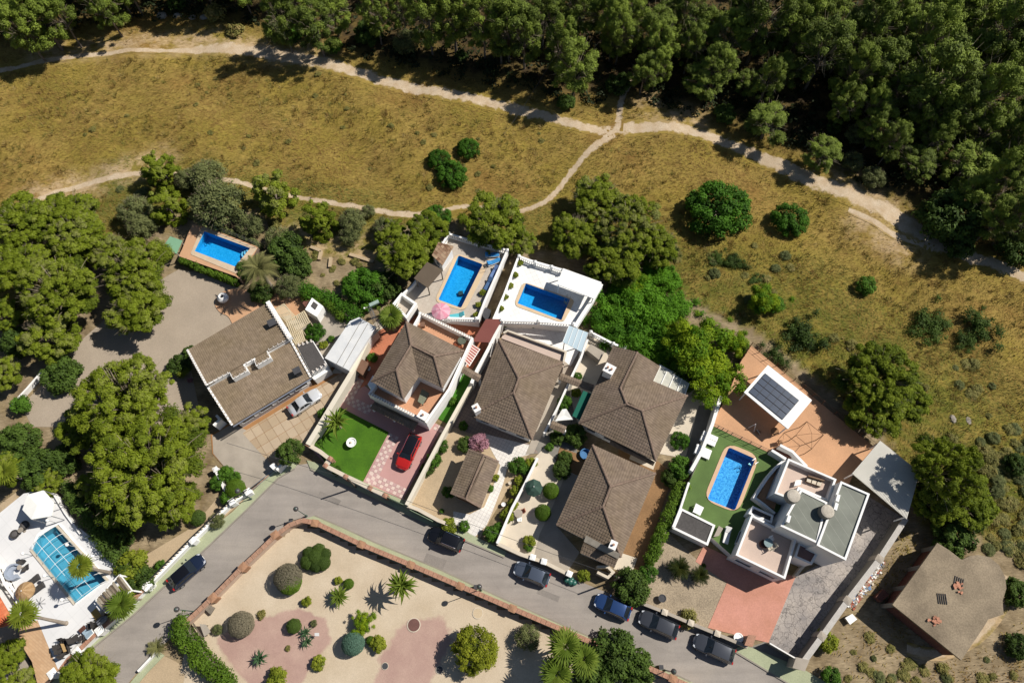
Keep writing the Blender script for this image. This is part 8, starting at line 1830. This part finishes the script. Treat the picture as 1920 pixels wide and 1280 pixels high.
# dry grass over the field, swaying in patches
def grass(n, box, keep, name, m, l0, l1, w):
    x, y = g.uniform(box[0], box[1], n), g.uniform(box[2], box[3], n); kp = keep(x, y); x, y = x[kp], y[kp]; n = len(x); z = terrain_np(x, y)
    sw = np.sin(x * .21 + np.sin(y * .17) * 2) + np.sin(y * .31 + x * .11) * .8; a = R(-150) + sw * .8 + np.sin(x * 1.3 + np.sin(y * 1.1)) * .5 + g.normal(size=n) * .6
    L = g.uniform(l0, l1, n); tl = g.uniform(.55, 1.25, n); dx, dy = np.cos(a) * L * np.sin(tl), np.sin(a) * L * np.sin(tl); wz = g.uniform(.6, 1.3, n) * w
    px_, py_ = -np.sin(a) * wz, np.cos(a) * wz; o = np.zeros(n)
    V = np.stack([np.stack([x - px_, y - py_, z], 1), np.stack([x + px_, y + py_, z], 1), np.stack([x + dx, y + dy, z + L * np.cos(tl)], 1)], 1).reshape(-1, 3)
    me = arrays_mesh(name, V, np.arange(n * 3).reshape(n, 3), m, {'tint': ('FACE', np.clip(.42 + .13 * sw + .2 * np.sin(x * .9 + 2 * np.sin(y * .7)) * np.sin(y * 1.3) + .25 * np.sin(x * .13 + 2 * np.sin(y * .09 + 1)) * np.sin(y * .21 + np.sin(x * .1)) + g.normal(size=n) * .17, 0, 1))})
    tag(link(name, me), kind='stuff')
grass_m = leafmat('dry_grass_blade', 0, 0, .2, st=[(.12, A(146, 112, 62) + (1,)), (.34, A(172, 142, 72) + (1,)), (.52, A(154, 142, 62) + (1,)), (.7, A(192, 164, 88) + (1,)), (.95, A(224, 200, 136) + (1,))]); green_g = leafmat('scrub_grass_blade', A(108, 118, 46), A(180, 172, 92), .2)
def clear(x, y, d=1.0):
    k = np.ones(x.shape, bool)
    for T, w in ((T1, 1.5), (T2, .55), (T3, .5), (T4, .5), (T5, .5), (T6, .7)): k &= dist_np(x, y, T) > w * d
    return k
def keep_field(x, y):
    g_, lt, b = zone_np(x, y); return clear(x, y) & ~inside_np(x, y, BUILT) & (lt < .6) & (g.uniform(size=x.shape) > b * .85) & (g.uniform(size=x.shape) > g_ * .6)
def keep_green(x, y):
    g_, lt, b = zone_np(x, y); return clear(x, y) & (g_ > .25) & ~inside_np(x, y, BUILT) & (g.uniform(size=x.shape) > b * .8)
grass(330000, (-92, 92, 10, 106), keep_field, 'dry_grass', grass_m, .22, .6, .035)
grass(160000, (-60, 92, 5, 75), keep_green, 'scrub_grass', green_g, .2, .55, .04)
# tufts: clumps of taller dead stems that give the field its grain
def tufts(n, keep, box, m, per=22):
    x, y = g.uniform(box[0], box[1], n), g.uniform(box[2], box[3], n); k_ = keep(x, y) & (np.sin(x * .35 + 2 * np.sin(y * .2)) + np.sin(y * .4 + x * .15) + g.normal(size=n) * .7 > -.3); x, y = x[k_], y[k_]; n = len(x)
    z = np.repeat(terrain_np(x, y), per); r = np.repeat(g.uniform(.15, .5, n), per); X_, Y_ = np.repeat(x, per), np.repeat(y, per); N = n * per; a = g.uniform(0, 6.283, N); rr = r * np.sqrt(g.uniform(0, 1, N)); bx, by = X_ + rr * np.cos(a), Y_ + rr * np.sin(a)
    a2 = a + g.normal(size=N) * .7; L = g.uniform(.3, .75, N); tl = g.uniform(.2, 1.1, N); w = g.uniform(.02, .045, N); px_, py_ = -np.sin(a2) * w, np.cos(a2) * w
    V = np.stack([np.stack([bx - px_, by - py_, z], 1), np.stack([bx + px_, by + py_, z], 1), np.stack([bx + np.cos(a2) * L * np.sin(tl), by + np.sin(a2) * L * np.sin(tl), z + L * np.cos(tl)], 1)], 1).reshape(-1, 3)
    t_ = np.repeat(np.clip(g.uniform(0, 1, n) ** 1.3, 0, 1), per); tag(link('grass_tufts', arrays_mesh('grass_tufts', V, np.arange(N * 3).reshape(N, 3), m, {'tint': ('FACE', t_)})), kind='stuff')
tufts(12000, lambda x, y: keep_field(x, y) | keep_green(x, y), (-92, 92, 5, 106), leafmat('tuft_blade', 0, 0, .2, st=[(.1, A(142, 112, 62) + (1,)), (.35, A(168, 140, 74) + (1,)), (.55, A(132, 134, 60) + (1,)), (.75, A(190, 162, 100) + (1,)), (.95, A(220, 196, 144) + (1,))]))
LOT = PP([(1530, 1262), (1600, 1160), (1660, 1060), (1700, 985), (1740, 1010), (1670, 1130), (1800, 1240), (1930, 1150), (1930, 1320), (1500, 1330)])
grass(26000, (20, 75, -10, 28), lambda x, y: inside_np(x, y, LOT) & clear(x, y) & (g.uniform(size=x.shape) > zone_np(x, y)[2] * .8), 'lot_weeds', grass_m, .25, .6, .045)
# big stones on the slope
for a, b, l in ((1784, 787, 'grey boulder on the slope beside its twin'), (1812, 790, 'darker boulder on the slope, nearer the picture edge')):
    c = P(a, b, 0); k = MB(); k.lathe((c.x, c.y, -.2), [(.6, 0), (.65, .4), (.4, .7), (0, .75)], 7, sx=.8, sy=1.2); k.build('boulder', rm, label=l, cat='boulder')
